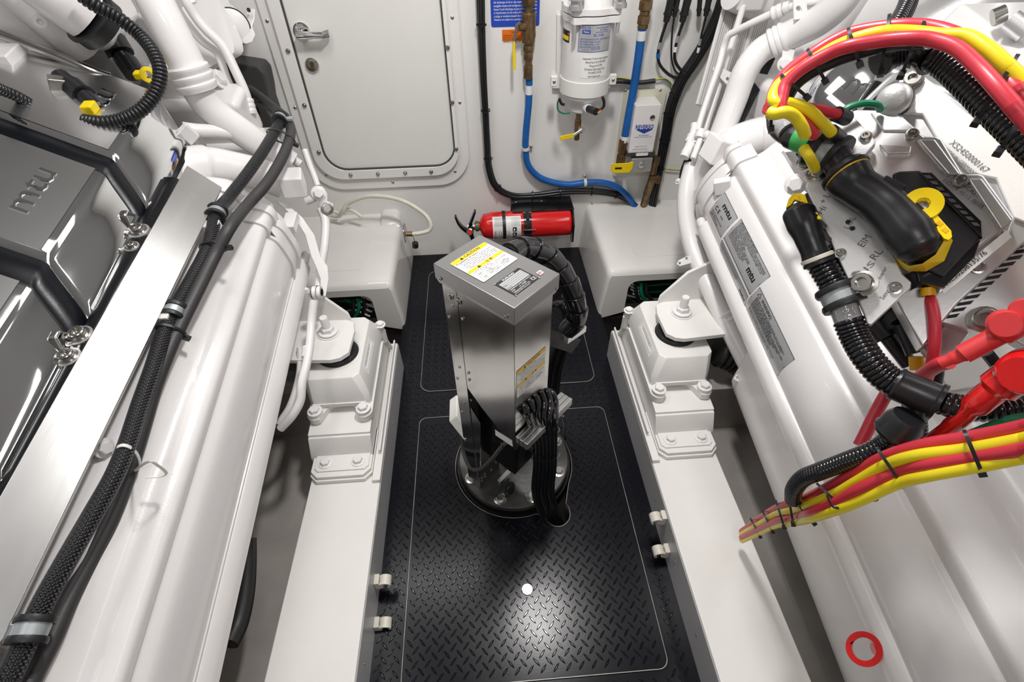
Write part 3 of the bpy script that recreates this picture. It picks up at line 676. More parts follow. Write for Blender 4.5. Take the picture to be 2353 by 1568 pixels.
# ---- spiral-wrapped cable from the top of the post down to the bracket
sp = [(1168,590,.80),(1205,572,.84),(1250,582,.86),(1290,625,.86),(1318,680,.85),(1325,730,.85),(1300,762,.85)]
pts = [at(x, y, Y=yy) for x, y, yy in sp]
t = thing('wrapped_cable', 'fat black spiral-wrapped cable arching behind the stainless post', 'cable', (pts[-1].x, pts[-1].y, 0))
P = spline(pts, 10); ins = MB().tube(pts, .020, seg=16, sub=8).build('cable_core', 'plastic', t)
nW = 9; Lt = resample([p.copy() for p in P], .002); N = len(Lt); fr = frames(Lt)
for k in range(nW):
    i0_, i1_ = int(N*k/nW), min(N-1, int(N*(k+1)/nW)+1); b = MB(); R = []
    for i in range(i0_, i1_+1):
        x, y, tt = fr[i]; q = (i-i0_)/max(1, (i1_-i0_)); rr = .0262-.0040*q
        R.append([Lt[i]+tt*(.006*math.cos(2*PI*m/20))+(x*math.cos(2*PI*m/20)+y*math.sin(2*PI*m/20))*rr for m in range(20)])
    b.loft(R); b.build('wrap_turn', 'gloss', t, bevel=.001, smooth=50)
# cables dropping from the bracket behind the post
pts0 = [at(1275,705,Y=.88), at(1300,700,Y=.90), at(1312,735,Y=.90), at(1290,800,Y=.90), at(1272,860,Y=.90)]
t = thing('cable_bundle', 'black ribbed cables dropping behind the post under the spiral-wrapped one', 'cable', (pts0[-1].x, .9, 0))
for k in range(5):
    o = V(((k-2)*.0085, .006*(k % 2), 0)); MB().tube([p+o for p in pts0]+[at(1262,960,Y=.9)+o], .0055, seg=8, sub=5).build('cable', 'cable', t)
# ---- big bundle: out of the right-hand clamp, down into the floor slot
t = thing('cable_bundle', 'thick bundle of glossy black cables hanging from the post into the floor slot', 'cable', (.14,.62,0))
st = [(1196,920),(1209,908),(1223,899),(1238,893),(1253,893),(1268,900)]
for k in range(6):
    a = at(st[k][0], st[k][1]+10, Y=.640+.012*k)
    f_ = (k-2.5)
    pts = [a+V((-.008,.02,-.006)), a+V((.0,.0,.012)), a+V((.012-.001*k,-.018,-.005)), at(1243+f_*13, 960, Y=.635), at(1252+f_*9, 1010, Y=.64), at(1252+f_*8.5, 1070, Y=.64+.004*(k%2)), at(1248+f_*8.5, 1130, Y=.635+.006*(k%2)), at(1262+f_*8, 1180, Y=.63), at(1284+f_*5, 1215, Y=.615)]
    MB().tube(pts, .0066, seg=12, sub=6).build('cable', 'gloss', t)
for k in range(5):
    f_ = k-2; pts = [at(1246+f_*9, 985, Y=.655), at(1252+f_*9, 1070, Y=.655), at(1250+f_*9, 1140, Y=.648), at(1266+f_*8, 1190, Y=.638), at(1285+f_*5, 1222, Y=.62)]
    MB().tube(pts, .0075, seg=8, sub=5).build('cable', 'cable', t)
for px, py, w in ((1253,990,.031),(1253,1045,.034)):
    b = MB(); c = at(px, py, Y=.645); tie(b, c, (0,-.1,1), w, sc=.5, x=(1,0,0), wd=.003); b.build('cable_tie', 'plastic', t)
# ---- grey jacketed loop at the left foot of the post
t = thing('hoist_cable', 'dull grey cable looping round the left foot of the post', 'cable', (-.08,.72,0))
for dy in (0, .008):
    pts = [at(1067,975,Y=.76+dy), at(1064,1030,Y=.74+dy), at(1078,1072,Y=.69+dy), at(1100,1080,Y=.66+dy), at(1128,1058,Y=.645+dy), at(1160,1020,Y=.64+dy), at(1190,1012,Y=.66+dy), at(1228,1040,Y=.68+dy), at(1240,1075,Y=.68+dy)]
    MB().tube(pts, .0052, seg=8, sub=6).build('cable', 'grey', t)
for px, py, Y in ((1086,1078,.675),(1126,1058,.645),(1155,1022,.64),(1066,1033,.74)):
    b = MB(); tie(b, at(px,py,Y=Y+.003), (.8,.2,.3), .009, wd=.0025, th=.001); b.build('cable_tie', 'plastic', t)
# bent stainless handle behind the flange, right
b = MB(); b.tube([at(1286,960,Z=.12), at(1292,958,Z=.12), at(1297,985,Z=.06), at(1300,1010,Z=.02)], .0035, seg=8); b.tube([at(1278,960,Z=.12), at(1296,957,Z=.12)], .0035, seg=8)
tag(b.build('bent_rod', 'screw'), 'thin bent steel rod standing behind the round flange', 'rod')

# ================================================================== ENGINE MOUNTS
def mount_(m, label):
    X = (lambda x: x) if m > 0 else (lambda x: .106-x)
    P = lambda x, y, z: V((X(x), y, z)); sx = 1 if m > 0 else -1
    t = thing('engine_mount', label, 'mount', P(-.41, .9, .115))
    zb = .115
    fr = (P(0,0,zb), V((sx,0,0)), V((0,1,0)), UP)
    ch = lambda x0,y0,x1,y1,c: [(x0+c,y0),(x1-c,y0),(x1,y0+c),(x1,y1),(x0,y1),(x0,y0+c)]
    b = MB(); b.plate(fr, ch(-.492,.706,-.330,.86,.018), [], .013); b.build('foot_plate', 'mount', t, bevel=.0015)
    fr2 = (P(0,0,zb+.0135),)+fr[1:]
    b = MB(); b.plate(fr2, ch(-.489,.712,-.333,.86,.018), [], .010); b.build('foot_plate', 'mount', t, bevel=.0015)
    fr3 = (P(0,0,zb+.0235),)+fr[1:]
    b = MB(); b.plate(fr3, ch(-.480,.727,-.339,.782,.010), [], .004); b.build('washer_plate', 'mount', t, bevel=.001)
    for x in (-.453, -.368): put(HEXP, 'bolt', t, P(x,.752,zb+.0275), UP, x=(.3,1,0), scale=.0125)
    # riser block: sloped front face, stepped top
    x0, x1 = -.497, -.333
    b = MB(); pr = [(.772,zb+.0235),(.800,zb+.072),(.806,zb+.072),(.806,zb+.079),(.87,zb+.085),(.90,zb+.085),(1.20,zb+.085),(1.20,zb),(.772,zb)]
    b.prism([P(x0,y,z) for y, z in pr], V((sx*(x1-x0),0,0))); b.build('riser_block', 'mount', t, bevel=.0015)
    # casting base with scalloped front edge and two bolt ears
    zc = zb+.085; fr4 = (P(0,0,zc),)+fr[1:]
    ear = lambda cx, cy, r, a0, a1, n=8: [(cx+r*math.cos(math.radians(a0+(a1-a0)*k/n)), cy+r*math.sin(math.radians(a0+(a1-a0)*k/n))) for k in range(n+1)]
    lp = [(-.500,1.12),(-.500,.880)]+ear(-.478,.858,.0225,180,300)+[(-.452,.870),(-.440,.884)]+[(-.430,.890),(-.412,.894),(-.394,.890)]+[(-.384,.884),(-.374,.870)]+ear(-.350,.858,.0225,240,360)+[(-.328,.880),(-.328,1.12)]
    b = MB(); b.plate(fr4, lp, [], .020); b.build('casting_base', 'mount', t, bevel=.002)
    for x in (-.478,-.350):
        b = MB(); b.lathe([(.001,0),(.019,0),(.019,.008),(.016,.010),(.001,.010)], P(x,.858,zc+.020), seg=20); b.build('boss', 'mount', t)
        put(HEXP, 'bolt', t, P(x,.858,zc+.030), UP, x=(.2,1,0), scale=.0135)
    # housing: chamfered block
    z1, z2, z3 = zc+.019, .254, .300
    def oct_(x0,y0,x1,y1,c,z): return [P(x,y,z) for x, y in ((x0+c,y0),(x1-c,y0),(x1,y0+c),(x1,y1-c),(x1-c,y1),(x0+c,y1),(x0,y1-c),(x0,y0+c))]
    b = MB(); b.loft([oct_(-.496,.877,-.333,1.165,.010,z1-.002), oct_(-.496,.880,-.334,1.165,.012,z2), oct_(-.505,.910,-.356,1.150,.016,z3)]); b.build('mount_housing', 'mount', t, bevel=.003)
    # scalloped skirt seen under the front face
    b = MB(); b.prism([P(x,.8795,z) for x, z in ((-.487,z1+.016),(-.345,z1+.016),(-.345,z1+.004),(-.36,z1+.0),(-.372,z1+.006),(-.39,z1+.010),(-.412,z1+.012),(-.434,z1+.010),(-.452,z1+.006),(-.464,z1+.0),(-.487,z1+.004))], (0,-.005,0)); b.build('skirt', 'mount', t)
    # sunken name plate on the walkway side
    yn, zn = .99, .262
    nx = V((sx*.22,0,1)).normalized(); side = V((sx,0,.0))
    n = V((sx*1,0,.48)).normalized(); up = V((-sx*.48,0,1)).normalized(); o = P(-.3455, 1.01, .277)
    fn = flatfn(o, V((0,1,0))*(1), up); 
    b = MB(); b.obox(o-n*.0012, (0,1,0), up, n, .062, .014, .002); b.build('name_plate', 'mount', t, bevel=.001)
    b = MB(); b.obox(o+n*.001-up*.004, (0,1,0), up, n, .052, .0035, .001); b.build('name_plate_bar', 'mount', t, bevel=.0005)
    if m > 0: letters([('SINTERMET', -.045, .002, .011, .085)], lambda u, v, h=0: o+V((0,1,0))*u+up*v+n*(h+.001), 'lettering', 'bside', t)
    else: letters([('SINTERMET', -.045, .002, .011, .085)], lambda u, v, h=0: o-V((0,1,0))*u+up*v+n*(h+.001), 'lettering', 'bside', t)
    # rubber element in the top
    c = P(-.425, 1.005, z3-.001)
    b = MB(); b.lathe([(.066,-.002),(.066,.0015),(.062,.002),(.060,.0),(.060,-.004)], c, seg=40); b.build('ring_seat', 'mount', t)
    b = MB(); b.lathe([(.001,.0),(.058,.0),(.055,.006),(.050,.010),(.001,.010)], c, seg=40); b.build('rubber_element', 'rubber', t)
    # bolt at the far corner of the housing
    put(HEXP, 'bolt', t, P(-.333, 1.155, zc+.06), V((sx*.1,-.1,1)), scale=.011)
    b = MB(); b.cyl(P(-.333,1.155,zc-.01), P(-.333,1.155,zc+.062), .010, 14); b.build('pillar', 'mount', t)
    # bracket of the engine resting on it, with a stud and nut
    zt = .326; frb = (P(0,0,zt), V((sx,0,0)), V((0,1,0)), UP)
    b = MB(); b.plate(frb, [(-.62,.955),(-.425,.940),(-.400,.946),(-.380,.965),(-.377,1.05),(-.385,1.085),(-.41,1.10),(-.62,1.12)], [], .013); b.build('bracket_plate', 'mount', t, bevel=.0015)
    b = MB(); b.prism([P(-.62,1.105,zt+.012),P(-.395,1.095,zt+.012),P(-.40,1.10,zt+.03),P(-.47,1.115,zt+.10),P(-.62,1.12,zt+.18)], (0,.010,0)); b.build('bracket_web', 'mount', t)
    c = P(-.447,1.045,zt+.013)
    b = MB(); b.lathe([(.001,0),(.031,0),(.031,.003),(.001,.003)], c, seg=28); b.lathe([(.001,.003),(.024,.003),(.022,.008),(.001,.008)], c, seg=24); b.build('washer', 'mount', t)
    put(HEXP, 'nut', t, c+UP*.006, UP, x=(.4,1,0), scale=.0185)
    b = MB(); b.lathe([(.001,.01),(.0115,.01),(.0115,.056),(.010,.059),(.001,.059)], c, seg=18); b.build('stud', 'mount', t)
mount_(1, 'left white engine mount bolted to the left bearer')
mount_(-1, 'right white engine mount bolted to the right bearer')
# ================================================================== ON THE BULKHEAD
def pp(lst, Y): return [at(x, y, Y=(q[0] if q else Y)) for x, y, *q in lst]
def bundle(name, label, cat, pts, offs, r, m, ties=(), tr=.012, group=None, cols=None, twist=0, seg=8, sub=6):
    P = spline(pts, sub); fr = frames(P); t = thing(name, label, cat, (P[-1].x, P[-1].y, min(p.z for p in P)), group)
    for k, (ox, oy) in enumerate(offs):
        Q = []
        for i, (p, (x, y, tt)) in enumerate(zip(P, fr)):
            a = twist*i/len(P); Q.append(p+x*(ox*math.cos(a)-oy*math.sin(a))+y*(ox*math.sin(a)+oy*math.cos(a)))
        MB().tube(Q, r, seg=seg, smooth=False).build('cable', (cols[k] if cols else m), t, smooth=60)
    for q in ties:
        c, d = pathpt(P, q); b = MB(); tie(b, c, d, tr, wd=.004, head=(1.5 if not isinstance(q, tuple) else 0)); b.build('cable_tie', 'plastic', t)
    return t
L1 = pp([(1104,-20),(1106,60),(1111,180),(1116,260),(1120,330),(1124,385),(1140,428),(1178,449),(1235,448),(1300,440),(1365,440),(1415,447),(1446,462),(1465,480)], 1.872); L1 = extend(L1, .35)
bundle('cable_bundle', 'black cable bundle tied down the bulkhead beside the door and along above the extinguisher', 'cable', L1, [(-.007,.0),(.007,.001),(0,-.006),(0,.008)], .0068, 'cable', ties=(.14,.28,.40,.51,.63,.70,.78,.86), tr=.0158, twist=3)
# blue hose 1
hose1 = pp([(1216,178),(1215,235),(1209,300),(1208,345),(1215,382),(1246,411),(1300,424),(1345,420),(1385,420),(1422,433),(1450,462),(1462,485)], 1.868)
t = thing('blue_hose', 'blue hose curving from the left brass ball valve along the bulkhead', 'hose', (hose1[-1].x, 1.86, .2))
MB().tube(hose1, .0125, seg=14, sub=8).build('hose', 'blue', t, smooth=60)
P = spline(hose1, 8)
c, d = pathpt(P, .045); ring(c, d, .0127, .030, .0004, 'hose_label', 'wht', t)
for q in (.265, .635):
    c, d = pathpt(P, q); ring(c, d, .0128, .011, .003, 'clamp_strap', 'ivory', t)
    up = d.cross(V((0,1,0))).normalized(); up = up if (up.x > 0 or up.z > .5) else -up
    put(PAN, 'screw', t, c+up*.022+V((0,.012,0)), (0,-1,0), scale=.0055); b = MB(); b.obox(c+up*.018+V((0,.018,0)), up, (0,1,0), d, .010, .003, .006); b.build('clamp_tab', 'ivory', t)
def fitting(t, px, Y, rows, m='brass', ax=(0,0,1), hexes=()):
    # rows: (pixel y, radius) read down a vertical fitting
    for i in range(len(rows)-1):
        pass
    prof = sorted([(r, at(px, y, Y=Y).z) for y, r in rows], key=lambda q: q[1]); c = at(px, rows[0][0], Y=Y)
    b = MB(); b.lathe([(.0001, prof[0][1])]+prof+[(.0001, prof[-1][1])], (c.x, Y, 0), seg=18); b.build('fitting', m, t, smooth=30)
    for y0, y1, r in hexes:
        z0, z1 = sorted((at(px,y0,Y=Y).z, at(px,y1,Y=Y).z)); b = MB(); b.loft([[V((c.x+r*q*math.cos(PI*k/3+.3), Y+r*q*math.sin(PI*k/3+.3), z)) for k in range(6)] for q, z in ((.93,z0),(1,z0+.002),(1,z1-.002),(.93,z1))]); b.build('hex_nut', m, t)
t = thing('ball_valve', 'brass ball valve with a yellow lever above the left blue hose', 'valve', at(1216,180,Y=1.86))
fitting(t, 1216, 1.862, [(-25,.014),(14,.014),(14.5,.012),(26,.012),(27,.021),(32,.023),(44,.0225),(68,.0225),(80,.024),(92,.021),(98,.019),(100,.013),(110,.013),(110.5,.012),(180,.012)], hexes=((-30,12,.022),(30,44,.024),(84,98,.023),(104,117,.019),(119,138,.0165),(150,180,.0165)))
b = MB(); c = at(1190,62,Y=1.84); b.cyl(at(1206,62,Y=1.85), c, .012, 14); b.build('stem', 'brass', t)
b = MB(); b.cyl(at(1192,60,Y=1.842), at(1183,60,Y=1.84), .007, 6); b.build('nut', 'screw', t)
b = MB(); pts = [at(x,y,Y=1.832) for x, y in ((1196,52),(1188,58),(1186,72),(1182,86),(1181,98))]; b.tube(pts, .0045, seg=8, flat=.5); b.build('lever', 'screw', t)
b = MB(); b.tube([at(1181,95,Y=1.832), at(1181.5,130,Y=1.83), at(1182,161,Y=1.826)], [.0042,.0052,.0045], seg=8, flat=.6); b.build('lever_sleeve', 'yelh', t)
# signs
wf = lambda u, v, h=0: V((u, YB-h, v))
def wpx(px, py): p = at(px, py, Y=YB); return (p.x, p.z)
def sign(x0, y0, x1, y1, r=.006): a = wpx(x0, y1); b_ = wpx(x1, y0); return (a[0], a[1], b_[0], b_[1])
t = thing('oil_notice', 'blue oil discharge notice plate behind the brass valve', 'sign', V((*wpx(1185,62), 0)).xzy if False else at(1185,62,Y=YB))
x0, z0 = wpx(1129,62); x1, _ = wpx(1239,60); z1 = z0+.30
MB().plate(wallfr(0), rrect(x0, z0, x1, z1, .006, 3), [], .002).build('sign_plate', 'blueb', t)
ch = (x1-x0)
L = [('PROHIBITED', x0+ch*.20, z0+.095, .036, ch*.76, 0, .025), ('DISCHARGE', x0+ch*.20, z0+.18, .036, ch*.76, 0, .025), ('OF OIL', x0+ch*.3, z0+.14, .03, ch*.5, 0, .02)]
for i, s in enumerate(('The Federal Water Pollution Control Act prohibits','the discharge of oil or oily waste upon or into the','navigable waters and contiguous zone of the United','States if such discharge causes a film or sheen upon','or discoloration of, the surface of the water, or causes','a sludge or emulsion beneath the surface of the water.','Violators are subject to a penalty of $5,000.')):
    L.append((s, x0+ch*.06, z0+.0745-.0095*i, .0088, ch*(.88 if i < 6 else .72), 0, .006))
letters(L, wf, 'lettering', 'wht', t, .0026)
b = MB(); b.plate(wallfr(.002), circ(x0+.021, z0+.098, .017, 16), [circ(x0+.021, z0+.098, .013, 16)], .0006); b.build('emblem', 'wht', t)
t = thing('warning_sticker', 'small orange warning sticker below the blue notice', 'sticker', at(1177,95,Y=YB))
x0, z0, x1, z1 = sign(1154,67,1200,95); patch(wf, rrect(x0,z0,x1,z1,.002,2), .0006, 'sticker_sheet', 'orange', t)
ch = x1-x0; letters([('WARNING', x0+ch*.45, z1-.011, .009, ch*.4)]+[(s, x0+ch*.05, z1-.019-.0062*i, .0062, ch*.88) for i, s in enumerate(('LEAKING FUEL IS A FIRE AND','EXPLOSION HAZARD. INSPECT','FOR LEAKS REGULARLY','SPECIALLY'))], wf, 'lettering', 'ink', t, .001)
# ------------------------------------------------------------------ fuel filter housing
YF = 1.800; FX = .5*(at(1290,150,Y=YF).x+at(1402,150,Y=YF).x); fz = lambda y: at(1345, y, Y=YF-.06).z; FR = .5*(at(1402,150,Y=YF).x-at(1290,150,Y=YF).x)*.985
t = thing('fuel_filter', 'white cylindrical fuel filter housing strapped to the bulkhead', 'filter', (FX, YF, fz(262)))
C0 = V((FX, YF, 0))
b = MB(); b.lathe([(.001,fz(200)),(FR*.985,fz(202)),(FR,fz(180)),(FR,fz(45)),(.001,fz(45))], C0, seg=48); fcan = b.build('canister', 'paint2', t)
b = MB(); b.lathe([(FR*1.0,fz(222)),(FR*1.035,fz(221)),(FR*1.035,fz(188)),(FR*1.0,fz(187))], C0, seg=48); b.build('strap_band', 'wpl', t)
b = MB(); b.lathe([(.001,fz(268)),(FR*.55,fz(267)),(FR*.66,fz(262)),(FR*.70,fz(246)),(FR*.86,fz(236)),(FR*.97,fz(229)),(FR*.99,fz(221)),(.001,fz(219))], C0, seg=40); b.build('bowl', 'paint2', t)
for za, zb_, sc in ((fz(53), fz(37), 1.0), (fz(34), fz(19), 1.0)):
    b = MB(); lp = []
    for k in range(48):
        a = 2*PI*k/48; r = FR*(1.05+.24*max(0, math.cos(4*(a)))**3); lp.append((r*math.cos(a+PI/4+.12), r*math.sin(a+PI/4+.12)))
    b.plate((V((FX, YF, za)), V((1,0,0)), V((0,1,0)), UP), lp, [], zb_-za); b.build('flange_ring', 'paint2', t, bevel=.003)
b = MB(); b.lathe([(FR*.9,fz(19)),(FR*.86,fz(8)),(FR*.7,fz(-6)),(.001,fz(-12))], C0, seg=40); b.build('lid', 'paint2', t)
for a in (-PI*.25+.12, -PI*.75+.12):
    c = V((FX+FR*1.2*math.cos(a), YF+FR*1.2*math.sin(a), 0)); b = MB(); b.cyl(c+UP*fz(52), c+UP*fz(78 if a > -1.5 else 90), .0065, 12); b.build('clamp_stud', 'cast', t)
    b = MB(); b.lathe([(.001,fz(19)),(.020,fz(19)),(.020,fz(8)),(.016,fz(7)),(.016,fz(-3)),(.024,fz(-4)),(.024,fz(-20)),(.001,fz(-20))], c, seg=20); b.build('wing_nut', 'cast', t)
# side lugs of the strap, bracket behind
for px, py in ((1273,186),(1408,182)):
    p = at(px, py, Y=YF-.01); b = MB(); b.obox(p, (1,0,0), (0,1,0), UP, .012, .008, .017); b.build('strap_lug', 'wpl', t, bevel=.004); put(PAN, 'screw', t, p+V((0,-.008,0)), (0,-1,0), scale=.0055)
b = MB(); b.plate(wallfr(.0), [wpx(1278,30),(wpx(1283,165)[0]-.01,wpx(1283,165)[1]),wpx(1268,175),wpx(1268,200),wpx(1400,200),wpx(1400,30)], [], .02); b.build('mount_bracket', 'paint2', t, bevel=.003)
cyl = lambda X0, zt_: (lambda u, v, h=0: V((FX+(FR+h)*math.sin(u/FR), YF-(FR+h)*math.cos(u/FR), v)))
cf_ = cyl(0, 0)
def cu(px, py):                              # pixel on the canister front -> (arc length, height)
    r = ray(px, py); A_ = r.x**2+r.y**2; ox, oy = -FX, -YF; B_ = 2*(r.x*ox+r.y*oy); C_ = ox*ox+oy*oy-FR*FR; D_ = B_*B_-4*A_*C_
    tt = (-B_-math.sqrt(max(D_, 0)))/(2*A_); p = EYE+r*tt; return (FR*math.atan2(p.x-FX, YF-p.y), p.z)
a, b_, c_ = cu(1331,57), cu(1397,115), cu(1330,118)
u0, u1, v0, v1 = .5*(a[0]+c_[0]), b_[0], c_[1], a[1]; W, Hh = u1-u0, v1-v0
grid(cf_, u0-.0015, v0-.0015, u1+.0015, v1+.0015, .0006, 14, 2).build('plate_border', 'inkb', t); grid(cf_, u0, v0, u1, v1, .0010, 14, 2).build('maker_plate', 'silv', t)
gL = lambda u, v, s, w_, b=0: (fs_, u0+W*u, v0+Hh*v, s, W*w_, 0, b)
Ls = []
for s, u, v, sz, w_ in (('RACOR',.09,.86,.011,.24),('Parker Hannifin Corporation',.50,.88,.006,.4),('Racor Division',.60,.80,.006,.25),('Holly Springs, MS  U.S.A.',.48,.72,.006,.4),('FBO-10-MA',.42,.57,.012,.32),('DIESEL OR GASOLINE FUEL FILTER / WATER SEPARATOR',.04,.45,.0068,.92),('REPLACEMENT ELEMENT: FBO 60329',.04,.35,.0068,.62),('MAX. WORKING PRESS.: 75 PSIG',.04,.25,.0068,.58),('MAX. FLOW RATE: 30 GPM DIESEL',.04,.15,.0068,.62),('50 GPM GASOLINE',.38,.07,.0068,.28),('1 0 1 9 1 4',.10,.05,.006,.2)):
    Ls.append((s, u0+W*u, v0+Hh*v, sz, W*w_))
letters(Ls, cf_, 'lettering', 'inkb', t, .0014)
grid(cf_, u0+W*.09, v0+Hh*.68, u0+W*.33, v0+Hh*.83, .0014, 4, 1).build('logo_block', 'inkb', t); letters([('Parker', u0+W*.13, v0+Hh*.72, .009, W*.17)], cf_, 'lettering', 'wht', t, .0018)
a, c_ = cu(1290,61), cu(1308,99); grid(cf_, a[0]-.004, c_[1], c_[0], a[1]+.0, .0008, 5, 2).build('warning_sticker', 'ink', t); grid(cf_, a[0]-.0, c_[1]+.006, c_[0]-.003, c_[1]+.018, .0012, 4, 1).build('sticker_panel', 'yelp', t); grid(cf_, c_[0]-.008, c_[1]+.022, c_[0]-.003, a[1]-.006, .0012, 2, 1).build('sticker_panel', 'orange', t)
a, c_ = cu(1337,128), cu(1392,173); grid(cf_, a[0], c_[1], c_[0], a[1], .0007, 10, 2).build('service_label', 'wht', t)
W = c_[0]-a[0]; Hh = a[1]-c_[1]
letters([(s, a[0]+W*u, a[1]-Hh*(.17+.158*i), .0095, W*w_) for i, (s, u, w_) in enumerate((('Replacement 10 micron water separating',.04,.92),('Element Racor Part # FBO 60329',.14,.72),('Viking part # 615954',.27,.46),('Mid Atlantic Engine Supply Corp',.12,.72),('PH # 800-257-8138',.26,.46),('www.maesco.com',.25,.45)))], cf_, 'lettering', 'ink', t, .0011)
# probe, drain valve, wires
b = MB(); p = at(1352,250,Y=YF-.085); q = at(1370,257,Y=YF-.125); b.cyl(at(1345,248,Y=YF-.05), p, .014, 16); b.build('port', 'paint2', t)
b = MB(); b.cyl(p, q, .0115, 14); b.build('probe_plug', 'plastic', t)
b = MB(); b.tube(pp([(1368,256),(1385,248),(1388,235),(1384,222)], YF-.11), .0045, seg=8); b.build('probe_cable', 'cable', t)
for m_, dy in (('inkr',0),('yelp',2)): MB().tube(pp([(1366,258+dy),(1374,257+dy),(1381,252+dy)], YF-.122), .0014, seg=6).build('wire', m_, t)
MB().tube(pp([(1285,228),(1281,238),(1283,254),(1296,261),(1310,260)], YF-.04), .0028, seg=8).build('ground_wire', 'green', t)
MB().tube(pp([(1285,226),(1290,238),(1297,241)], YF-.05), .0045, seg=8).build('wire_lug', 'plastic', t)
tv = thing('drain_valve', 'small brass drain valve with a yellow lever under the filter', 'valve', at(1329,322,Y=YF-.03))
fitting(tv, 1330, YF-.03, [(258,.009),(274,.009),(275,.0115),(288,.012),(300,.012),(303,.0085),(312,.0095),(320,.0095),(322,.006)], hexes=())
b = MB(); b.cyl(at(1333,300,Y=YF-.04), at(1340,299,Y=YF-.05), .010, 12); b.build('lever_hub', 'cast', tv)
b = MB(); q0, q1 = at(1319,311,Y=YF-.052), at(1287,318,Y=YF-.055); d = (q1-q0); n = V((0,-1,0)); s = d.normalized().cross(n)
b.obox((q0+q1)/2, d.normalized(), s, n, d.length/2, .0075, .0018); b.build('lever_sleeve', 'yelh', tv, bevel=.0015)
b = MB(); b.obox(at(1302,314.5,Y=YF-.0545), d.normalized(), s, n, .008, .0035, .0004); b.build('lever_mark', 'ink', tv)
b = MB(); b.tube([at(1338,298,Y=YF-.052), at(1326,306,Y=YF-.052), q0], .005, seg=6, flat=.6); b.build('lever', 'cast', tv)
# green/yellow wires
for nm, lst, lab in (('ground_wire', [(1400,178),(1430,180),(1465,186),(1500,184),(1527,182),(1541,192),(1543,205)], 'green and yellow ground wire running right from the fuel filter'), ('ground_wire', [(1518,387),(1545,390),(1580,392),(1600,392)], 'green and yellow ground wire at the foot of the right cable bundle')):
    t = thing(nm, lab, 'wire', at(lst[0][0], lst[0][1], Y=1.88))
    pts = pp(lst, 1.882); MB().tube(pts, .0028, seg=8).build('wire', 'green', t); MB().tube([p+V((0,-.002,.0018)) for p in pts], .0014, seg=6).build('stripe', 'yelp', t)
t = thing('cable_sleeve', 'black cable sleeve leaving the filter to the right', 'cable', at(1408,186,Y=1.84)); MB().tube(pp([(1400,188),(1425,187),(1470,190),(1505,186)], 1.872), .0085, seg=10).build('sleeve', 'plastic', t)
# ------------------------------------------------------------------ pump box on its cream board
t = thing('pump_unit', 'white oil change pump box on a cream board with a yellow valve handle', 'pump', at(1470,395,Y=1.88))
q = [wpx(1433,203),wpx(1523,203),wpx(1500,400),wpx(1408,400)]
x0, x1 = .5*(q[0][0]+q[3][0]), .5*(q[1][0]+q[2][0]); z0, z1 = .5*(q[2][1]+q[3][1]), .5*(q[0][1]+q[1][1])
MB().plate(wallfr(0), rrect(x0,z0,x1,z1,.012,4), [], .012).build('back_board', 'cream', t, bevel=.002)
for px, py in ((1438,208),(1517,207),(1413,395)): put(PAN, 'screw', t, at(px,py,Y=YB-.012), (0,-1,0), scale=.005)
YP = 1.80
a = at(1456,243,Y=YP); c = at(1515,243,Y=YP); d_ = at(1448,352,Y=YP); X0, X1 = .5*(a.x+d_.x), .5*(c.x+at(1504,356,Y=YP).x)
zt, zb_ = a.z, d_.z
b = MB(); b.box((X0,YP,zb_),(X1,1.883,zt)); pb = b.build('pump_cover', 'paint2', t, bevel=.002)
pf = lambda u, v, h=0: V((u, YP-h, v))
W = X1-X0
b = MB(); b.lathe([(.0001,-.002),(.009,-.002),(.009,.003),(.0065,.004),(.006,.002),(.0001,.002)], (X0+W*.72,YP,zt-.042), (0,-1,0), seg=20); b.build('button', 'screw', pb)
letters([('REVERSO', X0+W*.12, zt-.082, .020, W*.72, 0, .02)], pf, 'lettering', 'inkb', pb, .0010)
patch(pf, [(X0+W*.18,zt-.086),(X0+W*.50,zt-.100),(X0+W*.82,zt-.086),(X0+W*.80,zt-.0835),(X0+W*.2,zt-.0835)], .0006, 'logo_shape', 'inkb', pb)
letters([('800-555-8666', X0+W*.30, zt-.108, .006, W*.4), ('www.reversopumps.com', X0+W*.14, zt-.114, .006, W*.7)], pf, 'lettering', 'inkb', pb, .0006)
patch(pf, rrect(X0+W*.05, zb_+.006, X1-W*.03, zb_+.032, .001,1), .0005, 'serial_label', 'wht', pb)
letters([('MODEL GP-301  24V', X0+W*.22, zb_+.022, .006, W*.5),('CAUTION DO NOT RUN DRY', X0+W*.15, zb_+.012, .006, W*.6)], pf, 'lettering', 'inkg', pb, .0009)
put(PAN, 'screw', t, at(1478,240,Y=1.84), UP, scale=.005)
b = MB(); b.box((X0-.005,YP-.004,zb_-.012),(X1+.008,1.883,zb_)); b.build('pump_base', 'flange', t)
patch(pf, rrect(X0+W*.3, zb_-.010, X1-W*.2, zb_+.002, .004,2), .006, 'round_label', 'wht', t)
a = at(1452,366,Y=YP-.01); c = at(1495,394,Y=YP-.01); b = MB(); b.box((a.x,YP-.010,c.z),(c.x,1.86,a.z)); b.build('valve_block', 'cast', t, bevel=.002)
b = MB(); o = at(1474,379,Y=YP-.012); b.lathe([(.0001,0),(.012,0),(.012,.004),(.006,.006),(.006,.002),(.0001,.002)], o, (0,-1,0), seg=18); b.build('valve_hub', 'cast', t)
hx = [(1404,380),(1406,376),(1445,374),(1452,370),(1456,372),(1452,388),(1445,396),(1408,397),(1404,392)]
MB().prism([at(x,y,Y=YP-.028) for x, y in hx], (0,-.004,0)).build('valve_handle', 'yelh', t, bevel=.0015)
b = MB(); p = at(1421,387,Y=YP-.0325); b.obox(p, (1,0,-.02), (0,1,0), UP, .013, .0004, .0035); b.build('handle_mark', 'ink', t)
